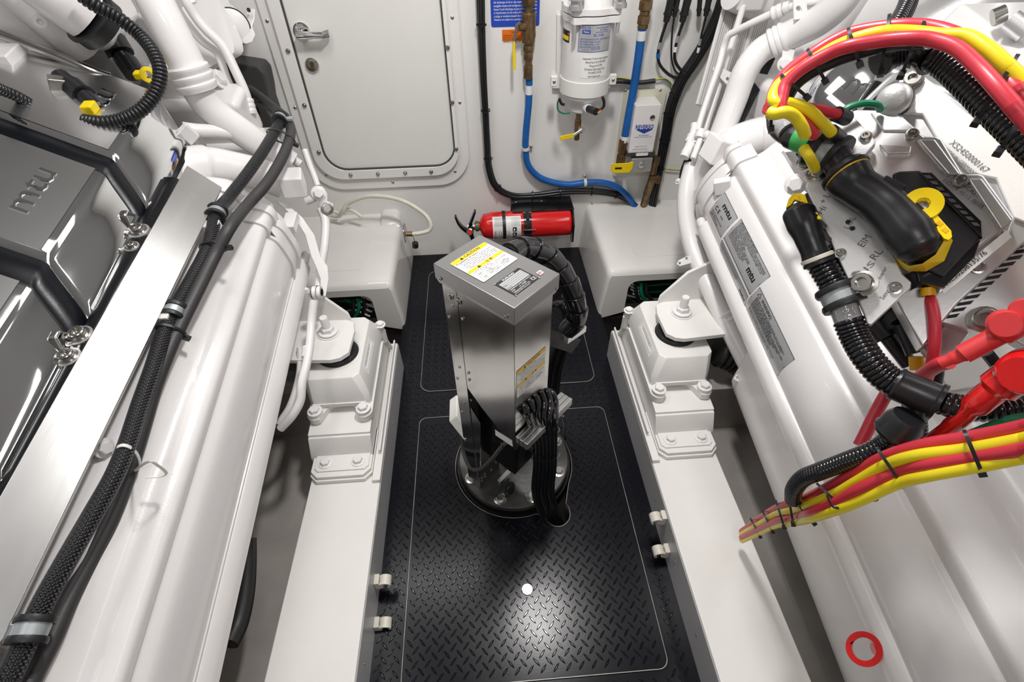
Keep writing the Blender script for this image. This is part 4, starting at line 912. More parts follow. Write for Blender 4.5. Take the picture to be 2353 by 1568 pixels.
t = thing('blue_hose', 'blue hose hanging straight between two brass fittings beside the pump box', 'hose', at(1430,325,Y=1.83))
h2 = pp([(1476,62),(1466,140),(1454,215),(1441,285),(1434,325)], 1.835); MB().tube(h2, .0142, seg=16).build('hose', 'blue', t, smooth=60)
P = spline(h2, 8)
for q_, w_ in ((.06,.028),(.96,.022)): c, d = pathpt(P, q_); ring(c, d, .0144, w_, .0004, 'hose_label', 'wht', t)
def fit2(t, p0, p1, segs, m='brass'):
    d = (p1-p0); L = d.length; d.normalize(); fx, fy, _ = frame(d)
    for a0, a1, r, hexa in segs:
        b = MB(); n = 6 if hexa else 18; b.loft([[p0+d*(L*a)+(fx*math.cos(2*PI*k/n)+fy*math.sin(2*PI*k/n))*r*q for k in range(n)] for a, q in ((a0,.9),(a0+.01,1),(a1-.01,1),(a1,.9))]); b.build('hex_nut' if hexa else 'fitting', m, t)
fit2(t, at(1476,66,Y=1.835), at(1490,-30,Y=1.835), [(0,.16,.0165,0),(.12,.34,.020,1),(.34,.46,.016,0),(.46,.70,.0215,1),(.7,1,.016,0)])
fit2(t, at(1433,320,Y=1.835), at(1424,385,Y=1.835), [(0,.45,.0165,1),(.42,.55,.013,0),(.5,1,.0175,1)])
t = thing('brass_elbow', 'aged brass elbow fitting below the pump box going down behind the cover', 'fitting', at(1480,465,Y=1.84))
fit2(t, at(1508,360,Y=1.83), at(1500,400,Y=1.83), [(0,.5,.016,0),(.45,1,.013,0)]); fit2(t, at(1515,414,Y=1.80), at(1498,410,Y=1.83), [(0,.3,.017,1),(.2,1,.014,0)])
fit2(t, at(1500,405,Y=1.84), at(1478,472,Y=1.86), [(0,.35,.015,0),(.3,.6,.017,1),(.6,1,.013,0)])
# ------------------------------------------------------------------ right black bundle and its plugs
R1 = pp([(1668,-20),(1648,40),(1622,95),(1595,140),(1568,180),(1550,220),(1538,260),(1530,310),(1520,360),(1508,420),(1498,475)], 1.868); R1 = extend(R1, .3)
bundle('cable_bundle', 'black cable bundle running down the bulkhead right of the pump box', 'cable', R1, [(-.014,0),(-.007,.006),(0,-.004),(.007,.005),(.014,-.002),(.0,.010)], .0062, 'cable', ties=(.43,.54,.64,.75,.86), tr=.020, twist=1.2)
def plug(label, lst, r, pl, boot=.012, cuff=None, Y=1.86):
    t = thing('plug_cable', label, 'cable', at(*lst[-1][:2], Y=Y)); pts = pp(lst, Y)
    MB().tube(pts, r, seg=8).build('cable', 'cable', t)
    a, c = at(*pl[0], Y=Y-.01), at(*pl[1], Y=Y-.01); d = c-a; fx, fy, fz_ = frame(d); L = d.length; R = []
    for q, k in ((-.3,1.05),(0,1.05),(.01,1),(.45,1),(.46,1.15),(.60,1.15),(.62,.9),(.95,.8),(1,.4)): R.append([a+fz_*(q*L)+(fx*math.cos(2*PI*j/12)+fy*math.sin(2*PI*j/12))*boot*k for j in range(12)])
    MB().loft(R).build('connector_boot', 'plastic', t)
    if cuff:
        P = spline(pts, 6); c, d = pathpt(P, cuff[0]); ring(c, d, r+.0003, .016, .0008, 'marker_sleeve', cuff[1], t)
        c, d = pathpt(P, cuff[0]-.14); ring(c, d, r+.0002, .020, .0004, 'marker_sleeve', 'zinc', t)
    return t
plug('black plugged cable with a blue marker, leftmost of the hanging plugs', [(1532,50),(1519,90),(1512,125),(1517,150),(1538,172),(1565,184)], .0052, [(1540,8),(1530,52)], .0125, (.42,'blue'))
plug('thin black cable hanging between two thick plugs at the top of the bulkhead', [(1549,40),(1544,80),(1543,130),(1550,160),(1566,176)], .0032, [(1556,4),(1549,40)], .0085)
plug('black plugged cable with a white marker, second thick plug from the left', [(1570,50),(1558,85),(1550,125),(1556,150),(1575,172)], .0052, [(1578,8),(1567,52)], .0125, (.42,'wht'))
plug('short capped black connector near the thick cable bundle at the top', [(1606,30),(1604,36),(1603,38)], .003, [(1608,4),(1605,38)], .0075)
plug('thin black plugged cable just left of the thick cable bundle at the top', [(1622,38),(1612,80),(1605,115),(1600,140),(1594,160)], .0038, [(1628,4),(1621,38)], .0095, (.5,'wht'))
# ------------------------------------------------------------------ fire extinguisher
YE = 1.790; ez = .5*(at(1200,487,Y=YE).z+at(1200,553,Y=YE).z)+.012; ex0, ex1 = at(1103,520,Y=YE).x, at(1309,520,Y=YE).x; ER = .066
ER = .5*(at(1200,485,Y=YE-.0).z-at(1200,556,Y=YE-.0).z)*.74
t = thing('fire_extinguisher', 'red fire extinguisher lying in a black wall bracket', 'extinguisher', ((ex0+ex1)/2, YE, ez-ER))
o = V((ex0, YE, ez)); L = ex1-ex0
b = MB(); b.lathe([(.001,-.022),(.017,-.022),(.018,-.002),(.030,.004),(.048,.016),(ER*.93,.032),(ER,.052),(ER,L-.012),(ER*.97,L-.003),(ER*.9,L),(.001,L)], o, (1,0,0), seg=48); b.build('cylinder', 'red', t, smooth=50)
ef = lambda u, v, h=0: o+V((u, -math.cos(v/ER)*(ER+h), math.sin(v/ER)*(ER+h)))
def eu(px, py):
    r = ray(px, py); A_ = r.y**2+r.z**2; dy, dz = EYE.y-o.y, EYE.z-o.z; B_ = 2*(r.y*dy+r.z*dz); C_ = dy*dy+dz*dz-ER*ER; D_ = max(0, B_*B_-4*A_*C_); tt = (-B_-math.sqrt(D_))/(2*A_)
    p = EYE+r*tt; return (p.x-o.x, ER*math.atan2(p.z-o.z, -(p.y-o.y)))
a, c = eu(1131,499), eu(1197,552); W, Hh = c[0]-a[0], a[1]-c[1]; u0, v0, v1 = a[0], c[1], a[1]
grid(ef, u0, v0, c[0], v1, .0006, 3, 12).build('label_sheet', 'wht', t)
letters([('INSTRUCTIONS', u0+W*.12, v0+Hh*.04, Hh*.09, Hh*.46, PI/2, .01)], ef, 'lettering', 'inkr', t, .0010)
LL = []
for k in range(9): LL.append(('FIRE EXTINGUISHER DRY CHEMICAL TYPE', u0+W*.06, v1-Hh*(.07+.035*k), Hh*.034, W*.30))
for k, s in enumerate(('PULL PIN. HOLD UNIT','UPRIGHT. AIM AT BASE OF','FIRE FROM 8 FT. SQUEEZE','LEVER. SWEEP SIDE TO SIDE','STAND BACK 8 FT')): LL.append((s, u0+W*(.24+.085*k), v0+Hh*.22, W*.05, Hh*.28, PI/2))
for k in range(6): LL.append(('A B C  SUITABLE FOR USE ON', u0+W*.66, v1-Hh*(.10+.05*k), Hh*.04, W*.3))
letters(LL, ef, 'lettering', 'inkg', t, .0010)
for k in range(3): 
    grid(ef, u0+W*.70, v0+Hh*(.08+.19*k), u0+W*.84, v0+Hh*(.08+.19*k+.15), .0010, 1, 2).build('picture_mark', 'ink', t)
    grid(ef, u0+W*.735, v0+Hh*(.11+.19*k), u0+W*.785, v0+Hh*(.11+.19*k+.08), .0014, 1, 2).build('picture_mark', 'wht', t)
def strap(px, w_, th, name, m):
    x = eu(px, 520)[0]; b = MB(); R = []
    for q, h in ((ER+.0006,-w_/2),(ER+th,-w_/2),(ER+th,w_/2),(ER+.0006,w_/2),(ER+.0006,-w_/2)): R.append([o+V((x+h, math.cos(2*PI*k/40)*q, math.sin(2*PI*k/40)*q)) for k in range(40)])
    b.loft(R, caps=False); b.build(name, m, t); return x
strap(1159, .013, .0022, 'tie_strap', 'rubber'); xs = strap(1213, .031, .0025, 'bracket_band', 'gloss')
# band buckle: lever, spring pin and ring
b = MB(); b.obox(o+V((xs,-ER*.45,ER*.95)), (1,0,0), (0,.9,.45), (0,-.45,.9), .006, .020, .004); b.build('band_lever', 'plastic', t)
b = MB(); b.cyl(o+V((xs-.017,-ER*.2,ER*1.06)), o+V((xs+.017,-ER*.2,ER*1.06)), .003, 8); b.build('buckle_pin', 'screw', t)
b = MB(); b.cyl(o+V((xs-.022,-ER*1.06,ER*.12)), o+V((xs+.032,-ER*1.06,ER*.10)), .0022, 8); b.build('buckle_pin', 'screw', t)
q = [o+V((xs-.012+.013*math.cos(2*PI*k/14), -ER*1.03-.002, ER*.40+.013*math.sin(2*PI*k/14))) for k in range(15)]; MB().tube(q, .0014, seg=6, smooth=False).build('pull_ring', 'brass', t)
for dx in (-.020,):  # bead chain
    b = MB()
    for k in range(11): b.ball(o+V((xs+dx-.002*(k%2), -math.cos(.5-k*.14)*(ER+.002), math.sin(.5-k*.14)*(ER+.002))), .0016, 6, 4)
    tag(b.build('bead_chain', 'screw', t), kind='stuff')
# bracket: back plate and end plate
b = MB(); a, c = wpx(1175,467), wpx(1306,560); b.box((at(1175,475,Y=1.86).x, YB-.012, ez-ER*.8), (o.x+L+.012, YB, ez+ER*1.05)); b.build('bracket_back', 'gloss', t)
b = MB(); b.box((at(1175,475,Y=1.86).x, YE-.005, ez+ER*1.03), (o.x+L+.012, YB, ez+ER*1.03+.003)); b.build('bracket_shelf', 'gloss', t)
for dx in (.02,.125): put(PAN, 'screw', t, V((at(1175,475,Y=1.86).x+dx, YE+.075, ez+ER*1.03+.003)), UP, scale=.005)
b = MB(); x = o.x+L+.003; b.prism([V((x,YB,ez+ER*1.05)),V((x,YE-.02,ez+ER*1.05)),V((x,YE-ER-.006,ez+.02)),V((x,YE-ER-.006,ez-ER*1.1)),V((x,YE-.03,ez-ER*1.5)),V((x,YE-.01,ez-ER*1.1)),V((x,YB,ez-ER))], (.006,0,0)); b.build('bracket_end', 'gloss', t)
# valve head, levers, gauge, pin
b = MB(); b.cyl(o+V((-.022,0,0)), o+V((-.050,0,0)), .014, 14); b.build('valve_neck', 'screw', t)
b = MB(); b.cyl(o+V((-.018,0,0)), o+V((-.006,0,0)), .021, 18); b.build('collar', 'green', t)
b = MB(); g = o+V((-.040,-.018,-.012)); b.lathe([(.001,0),(.0145,0),(.0145,.010),(.0115,.012),(.011,.009),(.001,.009)], g, V((-.2,-1,.3)), seg=20); b.build('gauge', 'screw', t)
b = MB(); b.lathe([(.001,.0102),(.0108,.0102),(.0108,.0106),(.001,.0106)], g, V((-.2,-1,.3)), seg=18); b.build('gauge_face', 'redb', t)
def lever(pts, name, wds):
    P = [at(x, y, Y=YE-.01) for x, y in pts]; P = spline(P, 4); R = []
    for i, p in enumerate(P):
        q = i/(len(P)-1); w_ = wds[0]+(wds[1]-wds[0])*q; tt = (P[min(i+1,len(P)-1)]-P[max(i-1,0)]).normalized(); s = tt.cross(V((0,1,0)))
        R.append([p-s*w_*.45-V((0,.011,0)), p+s*w_*.45-V((0,.011,0)), p+s*w_*.45+V((0,.011,0)), p-s*w_*.45+V((0,.011,0))])
    MB().loft(R).build(name, 'gloss', t, bevel=.002)
lever([(1092,484),(1086,500),(1080,518),(1082,535)], 'squeeze_lever', (.008,.016)); lever([(1046,496),(1054,513),(1066,526),(1082,536)], 'carry_handle', (.008,.016))
b = MB(); b.tube(pp([(1084,512),(1086,530),(1078,545)], YE-.03), .0018, seg=6); b.build('safety_pin', 'screw', t)
lever([(1082,532),(1087,550),(1095,562),(1105,566)], 'nozzle', (.018,.012))
# ------------------------------------------------------------------ white hose looped over the left cover
t = thing('white_hose', 'thin white hose looping over the left moulded cover to a brass tail', 'hose', at(940,540,X=-.325))
hs = [at(760,495,Y=1.84), at(778,497,Y=1.82), at(788,485,Y=1.80), at(800,468,Y=1.80), at(840,452,Y=1.79), at(890,453,Y=1.78), at(935,466,Y=1.76), at(975,492,Y=1.74), at(990,515,Y=1.72), at(985,530,Y=1.71), at(965,536,Y=1.70), at(947,538,Y=1.70)]
MB().tube(hs, .0082, seg=12, sub=8).build('hose', 'ivory', t, smooth=60)
MB().tube([at(790,492,Y=1.81), at(800,482,Y=1.81), at(815,487,Y=1.80), at(832,499,Y=1.79)], .0075, seg=10).build('hose_end', 'ivory', t)
MB().tube([at(742,494,Y=1.84), at(752,498,Y=1.83), at(765,486,Y=1.84), at(778,490,Y=1.84)], .006, seg=10).build('hose_end', 'ivory', t)
b = MB(); b.cyl(at(948,538,Y=1.70), at(934,538,Y=1.70), .0095, 14); b.build('hose_tail', 'brass', t)
b = MB(); c = at(932,536,Y=1.70); b.prism([c+V((0,y,z)) for y, z in rrect(-.030,-.030,.030,.030,.012,4)], (-.004,0,0)); b.build('tail_plate', 'screw', t)
b = MB(); b.tube([at(949,543,Y=1.69), at(952,552,Y=1.69), at(954,560,Y=1.69)], .0012, seg=6); b.build('cap_chain', 'screw', t)
b = MB(); b.cyl(at(954,558,Y=1.69), at(954.5,568,Y=1.69), .012, 16); b.build('rubber_cap', 'rubber', t)
# ================================================================== LEFT ENGINE
def prof_loft(prof, s0, s1, name, m, parent, inset=0, shear=0, steps=1, b0=0, caps=True, **kw):
    ca = sum(p[0] for p in prof)/len(prof); cb = sum(p[1] for p in prof)/len(prof); R = []
    for i in range(steps+1):
        s = s0+(s1-s0)*i/steps
        q = [(a+(ca-a)*0, b_) for a, b_ in prof] if not inset else [(a+math.copysign(inset, ca-a)*min(1, abs(ca-a)/.05), b_+math.copysign(inset, cb-b_)*min(1, abs(cb-b_)/.05)) for a, b_ in prof]
        R.append([E2W(s-shear*(b0-b_), a, b_) for a, b_ in q])
    return MB().loft(R, caps=caps).build(name, m, parent, **kw)
def smoothprof(pts, n=4):
    return [(p.x, p.y) for p in spline([V((a, b_, 0)) for a, b_ in pts], n)]
EL = thing('marine_engine', 'left white marine engine with chrome valve covers and an aluminium bar along its side', 'engine', E2W(.5, -.75, -1.05))
lid = smoothprof([(-.520,-.999),(-.507,-.950),(-.509,-.905),(-.516,-.868),(-.531,-.850)])
lid += smoothprof([(-.531,-.850),(-.524,-.836),(-.526,-.818),(-.541,-.806),(-.560,-.800),(-.575,-.785),(-.586,-.765),(-.602,-.750),(-.625,-.742),(-.665,-.735),(-.80,-.72)])
LIDL = lid+[(-.80,-1.0)]
prof_loft(LIDL, -.35, .965, 'cooler_housing', 'paint', EL, smooth=40)
lidb = [(a-.0, b_+.0) for a, b_ in lid]
def grow(pr, d):
    out = []
    for i, (a, b_) in enumerate(pr):
        t = V((pr[min(i+1,len(pr)-1)][0]-pr[max(i-1,0)][0], pr[min(i+1,len(pr)-1)][1]-pr[max(i-1,0)][1], 0)).normalized(); n = V((t.y, -t.x, 0)); out.append((a+n.x*d, b_+n.y*d))
    return out
prof_loft(grow(lid, .007)+[(-.80,-1.0)], .963, .975, 'end_flange', 'paint', EL, smooth=40, bevel=.002)
prof_loft(grow(lid, .005)+[(-.80,-1.0)], .972, 1.008, 'end_neck', 'paint', EL, smooth=40)
prof_loft(grow(lid, .012)+[(-.80,-1.0)], 1.005, 1.03, 'end_casting', 'paint', EL, smooth=40, bevel=.003)
b = MB(); b.obox(atD(668,512,1.33), EU, ED, EW, .016, .030, .012); b.build('end_pad', 'paint', EL, bevel=.003)
# rounded shoulder behind it
R = []
for ds, g in ((1.03,.004),(1.06,-.003),(1.085,-.02),(1.10,-.045)):
    R.append([E2W(ds, a, b_) for a, b_ in grow(lid, g)+[(-.80,-1.0)]])
MB().loft(R).build('end_dome', 'paint', EL, smooth=60)
# rail along the lower edge
prof_loft([(-.500,-1.046),(-.4985,-1.030),(-.503,-1.020),(-.509,-1.006),(-.516,-1.000),(-.53,-1.0),(-.53,-1.05)], -.35, 1.045, 'lower_rail', 'paint2', EL, bevel=.0015)
prof_loft([(-.5165,-1.000),(-.5155,-.993),(-.520,-.990),(-.53,-.99),(-.53,-1.01)], -.35, 1.03, 'rail_bead', 'paint2', EL)
MB().cyl(atEw(748,640,b=-1.03)*0+E2W(1.045,-.512,-1.025), E2W(1.085,-.512,-1.025), .012, 12).build('rail_end', 'paint2', EL)
# lower body below the rail, shadowed
prof_loft([(-.56,-1.02),(-.60,-1.18),(-.9,-1.25),(-.9,-1.0)], -.3, 1.0, 'sump', 'paint', EL)
# upper block
prof_loft([(-.70,-.76),(-.695,-.715),(-1.40,-.68),(-1.40,-1.1),(-.70,-1.1)], -.3, 1.22, 'cylinder_block', 'cast', EL)
# aluminium guard bar
F0, F1 = atE(510,430,b=-.70), atE(30,1420,b=-.70); G0, G1 = atE(430,380,b=-.662), atE(0,1140,b=-.662)
def ext(p, q, s): t = (s-p[0])/(q[0]-p[0]); return (s, p[1]+(q[1]-p[1])*t, p[2])
f0, f1, g0, g1 = F0, ext(F0, F1, -.2), G0, ext(G0, G1, -.2)
c = [E2W(*f1), E2W(*f0), E2W(*g0), E2W(*g1)]; dn = EW*-.006
dn2 = (c[1]-c[0]).cross(c[3]-c[0]).normalized()*.006
if dn2.z > 0: dn2 = -dn2
b = MB(); b.hexa([p+dn2 for p in c]+c); b.build('guard_bar', 'alu', EL, bevel=.0012)
c2 = [E2W(f1[0],f1[1],f1[2]), E2W(f0[0],f0[1],f0[2])]; b = MB(); b.hexa([c2[0]+dn2*6+EU*-.004, c2[1]+dn2*6+EU*-.004, c2[1]+dn2*6-EU*.010, c2[0]+dn2*6-EU*.010, c2[0]+dn2, c2[1]+dn2, c2[1]+dn2-EU*.006, c2[0]+dn2-EU*.006]); b.build('guard_bar_lip', 'alu', EL)
b = MB(); b.add([E2W(*g0), E2W(*f0), E2W(f0[0]+.0,f0[1],f0[2])+dn2*7, E2W(*g0)+dn2*7], [(0,1,2,3)]); 
# polished dark edge between bar and heads
prof_loft([(-.668,-.702),(-.660,-.692),(-.668,-.684),(-.690,-.682),(-.70,-.69),(-.70,-.72)], -.3, .985, 'gutter_rail', 'gloss', EL, smooth=60)
# valve covers
cv = smoothprof([(-.690,-.712),(-.697,-.685),(-.712,-.662),(-.730,-.638),(-.741,-.622)], 3)+[(-.745,-.617),(-.752,-.613)]+[(-1.36,-.428),(-1.39,-.45),(-1.39,-.72)]
CB = -.617
def vcover(s0, s1, k):
    t = EL; R = []
    for s, g in ((s0,-.012),(s0+.006,-.004),(s0+.016,0),(s1-.016,0),(s1-.006,-.004),(s1,-.012)):
        R.append([E2W(s-1.0*(CB-b_), a, b_) for a, b_ in grow(cv, g)])
    o = MB().loft(R).build('valve_cover', 'chrome', EL, smooth=28)
    # brushed top panel
    n = V((.29, .957, 0)); pu = lambda u, v, h=0: E2W(u-1.0*(CB-(-.613+v*.29+h)), -.752-v*.957+h*.29, -.613+v*.29+h)
    MB().plate((V((0,0,0)), V((1,0,0)), V((0,1,0)), UP), [(0,0),(1,0),(1,1)], [], 1)
    g_ = grid(lambda u, v, h: pu(u, v, h), s0+.012, .010, s1-.012, .60, .0008, 1, 4).build('cover_top', 'chromet', o)
    letters([('mtu', s0+.070, .060, .066, .122, 0, 0)], lambda u, v, h=0: pu(u, v, h), 'raised_lettering', 'chrome', o, .0016, ext=.012)
    return o
for k, (s0, s1) in enumerate(((.962,1.225),(.668,.922),(.366,.620),(.07,.318))): vcover(s0, s1, k)
for s0, s1 in ((.918,.966),(.616,.672),(.314,.37)):
    R = []
    for s, g in ((s0-.01,-.012),(s0+.008,-.002),(s1-.008,-.002),(s1+.01,-.012)): R.append([E2W(s-1.0*(CB-b_), a, b_) for a, b_ in grow(cv, g)])
    MB().loft(R).build('cover_gasket', 'gask', EL, smooth=60)
for px, py, r in ((318,530,.0125),(302,566,.0085),(183,770,.0125),(157,820,.0115)):
    put(SOCK, 'head_bolt', EL, atEw(px, py, b=-.682), EW, scale=r)
    p = atEw(px, py, b=-.682)-EW*.035; b = MB(); b.lathe([(.001,0),(r*2.0,0),(r*1.6,.035),(.001,.035)], p, EW, seg=20); b.build('bolt_boss', 'cast', EL)
for s in (.90,.60,.30): # chromed wedge lugs between covers
    b = MB(); b.loft([[E2W(s-.11,-.685,-.712),E2W(s-.03,-.690,-.712),E2W(s-.03,-.715,-.712),E2W(s-.11,-.715,-.712)],[E2W(s-.07,-.70,-.655),E2W(s-.055,-.70,-.655),E2W(s-.055,-.715,-.655),E2W(s-.07,-.715,-.655)]]); b.build('head_lug', 'chrome', EL, bevel=.004)
# bolts and stand-offs along the bar
for px, py in ((240,1030),(14,1470)):
    p = atEw(px, py, b=-.735); put(HEXP, 'bolt', EL, p-EU*.002, EU+V((0,-.2,.3)), scale=.011)
for px, py in ((372,728),(487,520),(40,1452)):
    p = atEw(px, py, b=-.712); b = MB(); b.obox(p, EU, ED, EW, .016, .011, .008); b.build('stand_off', 'wpl', EL, bevel=.002)
    b = MB(); b.obox(p-EW*.022+EU*.006, EU, ED, EW, .010, .012, .014); b.build('stand_off', 'wpl', EL, bevel=.002); put(PAN, 'screw', EL, p-EU*.016, -EU, scale=.006)
# recessed oval flats on the housing under the cable
for (x0, y0), (x1, y1) in (((285,985),(318,880)),((75,1400),(135,1230))):
    p0, p1 = atE(x0, y0, b=-.742), atE(x1, y1, b=-.742)
# ------------------------------------------------------------------ pipes at the far end of the left engine
def pipe(pts, r, name='coolant_pipe', m='paint', parent=EL, **kw): 
    kw.setdefault('seg', 18); return MB().tube(pts, r, sub=8, **kw).build(name, m, parent, smooth=50)
dpts = lambda l: [atD(x, y, d) for x, y, d in l]
big = dpts([(335,-60,1.10),(355,0,1.12),(390,70,1.15),(430,150,1.19),(450,200,1.22),(490,255,1.26),(550,300,1.31),(610,340,1.36),(668,378,1.40)]); pipe(big, [.040]*30+[.036]*35)
def collar(c0, c1, r, parent=EL, m='paint', name='pipe_collar', n=3):
    d = (c1-c0); L = d.length; b = MB(); pr = [(.001,0)]
    for k in range(n): pr += [(r*.97, L*(k/n)), (r*1.04, L*(k/n+.06)), (r*1.04, L*(k/n+.20)), (r*.97, L*(k/n+.28))]
    pr += [(r*.97, L), (.001, L)]; b.lathe(pr, c0, d, seg=32); return b.build(name, m, parent, smooth=40)
collar(atD(428,150,1.185), atD(456,207,1.22), .0455)
pipe(dpts([(390,-20,1.30),(400,5,1.31),(421,41,1.33),(462,92,1.36),(498,120,1.38),(510,147,1.39),(523,184,1.41),(543,225,1.43),(566,262,1.45)]), .0105, seg=12)
pipe(dpts([(420,-25,1.28),(430,5,1.29),(447,35,1.31),(472,67,1.33),(502,96,1.35),(519,118,1.36),(541,163,1.38),(560,204,1.40),(572,238,1.42)]), .0125, seg=12)
collar(atD(567,228,1.415), atD(577,262,1.43), .017); collar(atD(415,-30,1.28), atD(440,10,1.30), .0155, n=1)
put(HEXP, 'pipe_nut', EL, atD(498,182,1.37), (.9,.1,.5), scale=.020); pipe(dpts([(482,188,1.36),(505,180,1.37)]), .010)
# ribbed cooler slab behind them
b = MB(); R = []
for px0, px1, y in ((455,497,-20),(470,512,30),(485,525,70),(497,536,100),(505,538,118),(512,532,128)):
    a, c = atD(px0-150, y+90, 1.40), atD(px1, y, 1.42); R.append([a, c, c+V((.01,.04,-.01)), a+V((.01,.04,-.01))])
b.loft(R).build('cooler_slab', 'paint', EL, smooth=50)
# twin belt tensioner plate: white bent plate with a grey disc
tp = [(497,-20),(520,0),(545,22),(560,38),(573,20),(588,20),(586,45),(580,62),(588,80),(580,97),(565,103),(548,98),(520,90),(505,60)]
b = MB(); P4_ = [atD(x, y, 1.48) for x, y in tp]; nn = -ray(545,50).normalized(); b.prism(P4_, -nn*.02); b.build('tensioner_plate', 'paint', EL, bevel=.006)
b = MB(); b.lathe([(.001,0),(.0455,0),(.0455,.005),(.044,.006),(.001,.006)], atD(534,62,1.462), nn, seg=36); b.build('tensioner_disc', 'mount', EL)
b = MB(); b.lathe([(.001,.0),(.049,.0),(.049,.0015),(.001,.0015)], atD(534,62,1.462), nn, seg=36); b.build('disc_rim', 'rubber', EL)
b = MB(); b.lathe([(.001,0),(.008,0),(.008,.012),(.001,.014)], atD(537,67,1.456), nn, seg=14); b.build('disc_pin', 'paint', EL)
b = MB(); b.cyl(atD(572,24,1.462), atD(571,22,1.452), .005, 12); b.build('plate_hole', 'dark', EL)
# big elbow and square block over the end of the housing
pipe(dpts([(398,405,1.20),(430,385,1.22),(480,378,1.25),(540,388,1.29),(600,402,1.33),(650,420,1.36)]), [.046]*18+[.042]*30, 'exhaust_elbow')
q = atD(672,420,1.33); b = MB(); b.obox(q, (.97,.2,-.1), (-.2,.97,.1), (0,0,1), .030, .030, .028); b.build('end_block', 'paint', EL, bevel=.005)
pipe(dpts([(420,296,1.22),(455,300,1.24),(500,302,1.27),(560,308,1.31)]), .016, 'cross_rod'); b = MB(); b.obox(atD(432,308,1.20), (.7,.3,.5), (-.5,.8,.2), (-.3,-.3,.8), .018, .008, .022); b.build('rod_bracket', 'paint', EL, bevel=.004)
b = MB(); b.obox(atD(480,270,1.42), EU, ED, EW, .12, .06, .07); b.build('pump_body', 'paint', EL, bevel=.02, seg=4)
b = MB(); b.obox(atD(560,345,1.48), EU, ED, EW, .10, .05, .045); b.build('pump_foot', 'paint', EL, bevel=.015, seg=3)
b = MB(); b.obox(atD(440,230,1.40), EU, ED, EW, .07, .05, .10); b.build('pump_body', 'paint', EL, bevel=.02, seg=4)
# linkage by the end of the housing
pipe(dpts([(700,345,1.45),(712,380,1.45),(722,405,1.45),(730,428,1.45)]), .009, 'link_rod', seg=10); collar(atD(672,366,1.42), atD(690,378,1.43), .012, n=4, name='link_bellows')
pipe(dpts([(703,463,1.42),(722,455,1.42),(735,445,1.42)]), .011, 'link_rod', seg=10)
b = MB(); P5 = [atD(x,y,1.415) for x, y in ((725,430),(740,428),(752,445),(752,462),(766,468),(765,488),(752,496),(735,482),(730,468),(738,455),(728,448))]; b.prism(P5, ray(740,450).normalized()*.004); b.build('link_plate', 'cast', EL, bevel=.001)
put(HEXP, 'bolt', EL, atD(732,444,1.41), -ray(730,446), scale=.014); put(HEXS, 'bolt', EL, atD(752,480,1.41), -ray(752,486)+V((.2,0,-.4)), scale=.012)
pipe(dpts([(738,480,1.42),(748,510,1.42),(746,560,1.41),(738,610,1.40),(733,660,1.38)]), .012, 'drain_pipe', seg=12)
# curved strap from the end casting down to its bolt
b = MB(); R = []
for px, py, w_ in ((640,462,16),(682,500,18),(708,540,20),(722,590,20),(734,612,26),(742,640,18),(740,680,12)):
    R.append([atD(px-w_*.3, py, 1.355), atD(px+w_*.7, py, 1.36), atD(px+w_*.7, py+2, 1.375), atD(px-w_*.3, py+2, 1.37)])
b.loft(R).build('end_strap', 'paint2', EL, smooth=50)
q = atD(730,672,1.32); put(HEXS, 'bolt', EL, q, (1,-.1,.0), scale=.012); put(HEXS, 'bolt', EL, q-EU*.012, (-1,.1,.0), scale=.012); collar(q-EU*.012, q+EU*.010, .016, n=2, name='spacer')
# thin return pipe bending under the rail beside the mount
pipe(dpts([(722,690,1.28),(716,740,1.28),(712,790,1.26),(706,830,1.24),(694,880,1.22),(690,920,1.22),(672,955,1.22),(645,985,1.23)]), .0105, 'return_pipe', seg=12); collar(atD(708,798,1.26), atD(705,822,1.25), .0135, n=1)
pipe(dpts([(690,800,1.34),(688,860,1.33),(668,930,1.31),(640,975,1.30)]), .009, 'return_pipe', seg=10)
# white head castings and sensors in the upper left
b = MB(); R = []
b.obox(atD(95,15,1.20), EU, ED, EW, .17, .10, .07); b.build('inlet_casting', 'paint', EL, bevel=.03, seg=5)
pipe(dpts([(30,-40,1.10),(95,20,1.14),(160,75,1.17),(190,100,1.20)]), .050, 'inlet_boss'); pipe(dpts([(60,-70,1.02),(140,-10,1.06),(200,35,1.10)]), .056, 'intake_pipe')
collar(atD(200,35,1.10), atD(235,62,1.13), .062, m='rubber', name='intake_boot', n=1)
b = MB(); b.obox(atD(300,90,1.42), EU, ED, EW, .13, .10, .10); b.build('head_casting', 'cast', EL, bevel=.015, seg=3)
b = MB(); b.obox(atD(60,130,1.30), EU, ED, EW, .28, .10, .06); b.build('head_casting', 'cast', EL, bevel=.02, seg=3)
b = MB(); b.obox(atD(22,150,1.12), EU, ED, EW, .035, .035, .035); b.build('sensor_block', 'paint', EL, bevel=.004)
pipe(dpts([(105,165,1.14),(140,182,1.14)]), .018, 'sensor_nut', 'screw', smooth=False)
lp = [(-60,60,1.10),(20,92,1.12),(110,128,1.14),(190,168,1.16),(215,200,1.17),(150,262,1.16),(60,232,1.13),(-60,190,1.08)]
b = MB(); b.prism([atD(x,y,d+.01) for x,y,d in lp], ray(80,160).normalized()*.06); b.build('head_cover', 'cast', EL, bevel=.008, seg=3)
pipe(dpts([(-40,62,1.09),(30,90,1.11),(120,125,1.13),(200,158,1.15),(255,178,1.17)]), .0105, 'fuel_rail', 'steel')
b = MB(); b.lathe([(.001,.0),(.034,.0),(.034,.006),(.024,.009),(.022,.004),(.001,.004)], atD(78,222,1.125), -ray(78,222), seg=28); b.build('injector_seat', 'paint', EL)
b = MB(); b.lathe([(.001,.0),(.013,.0),(.012,.010),(.006,.011),(.005,.006),(.001,.006)], atD(92,50,1.08), -ray(92,50), seg=20); b.build('casting_plug', 'paint', EL)
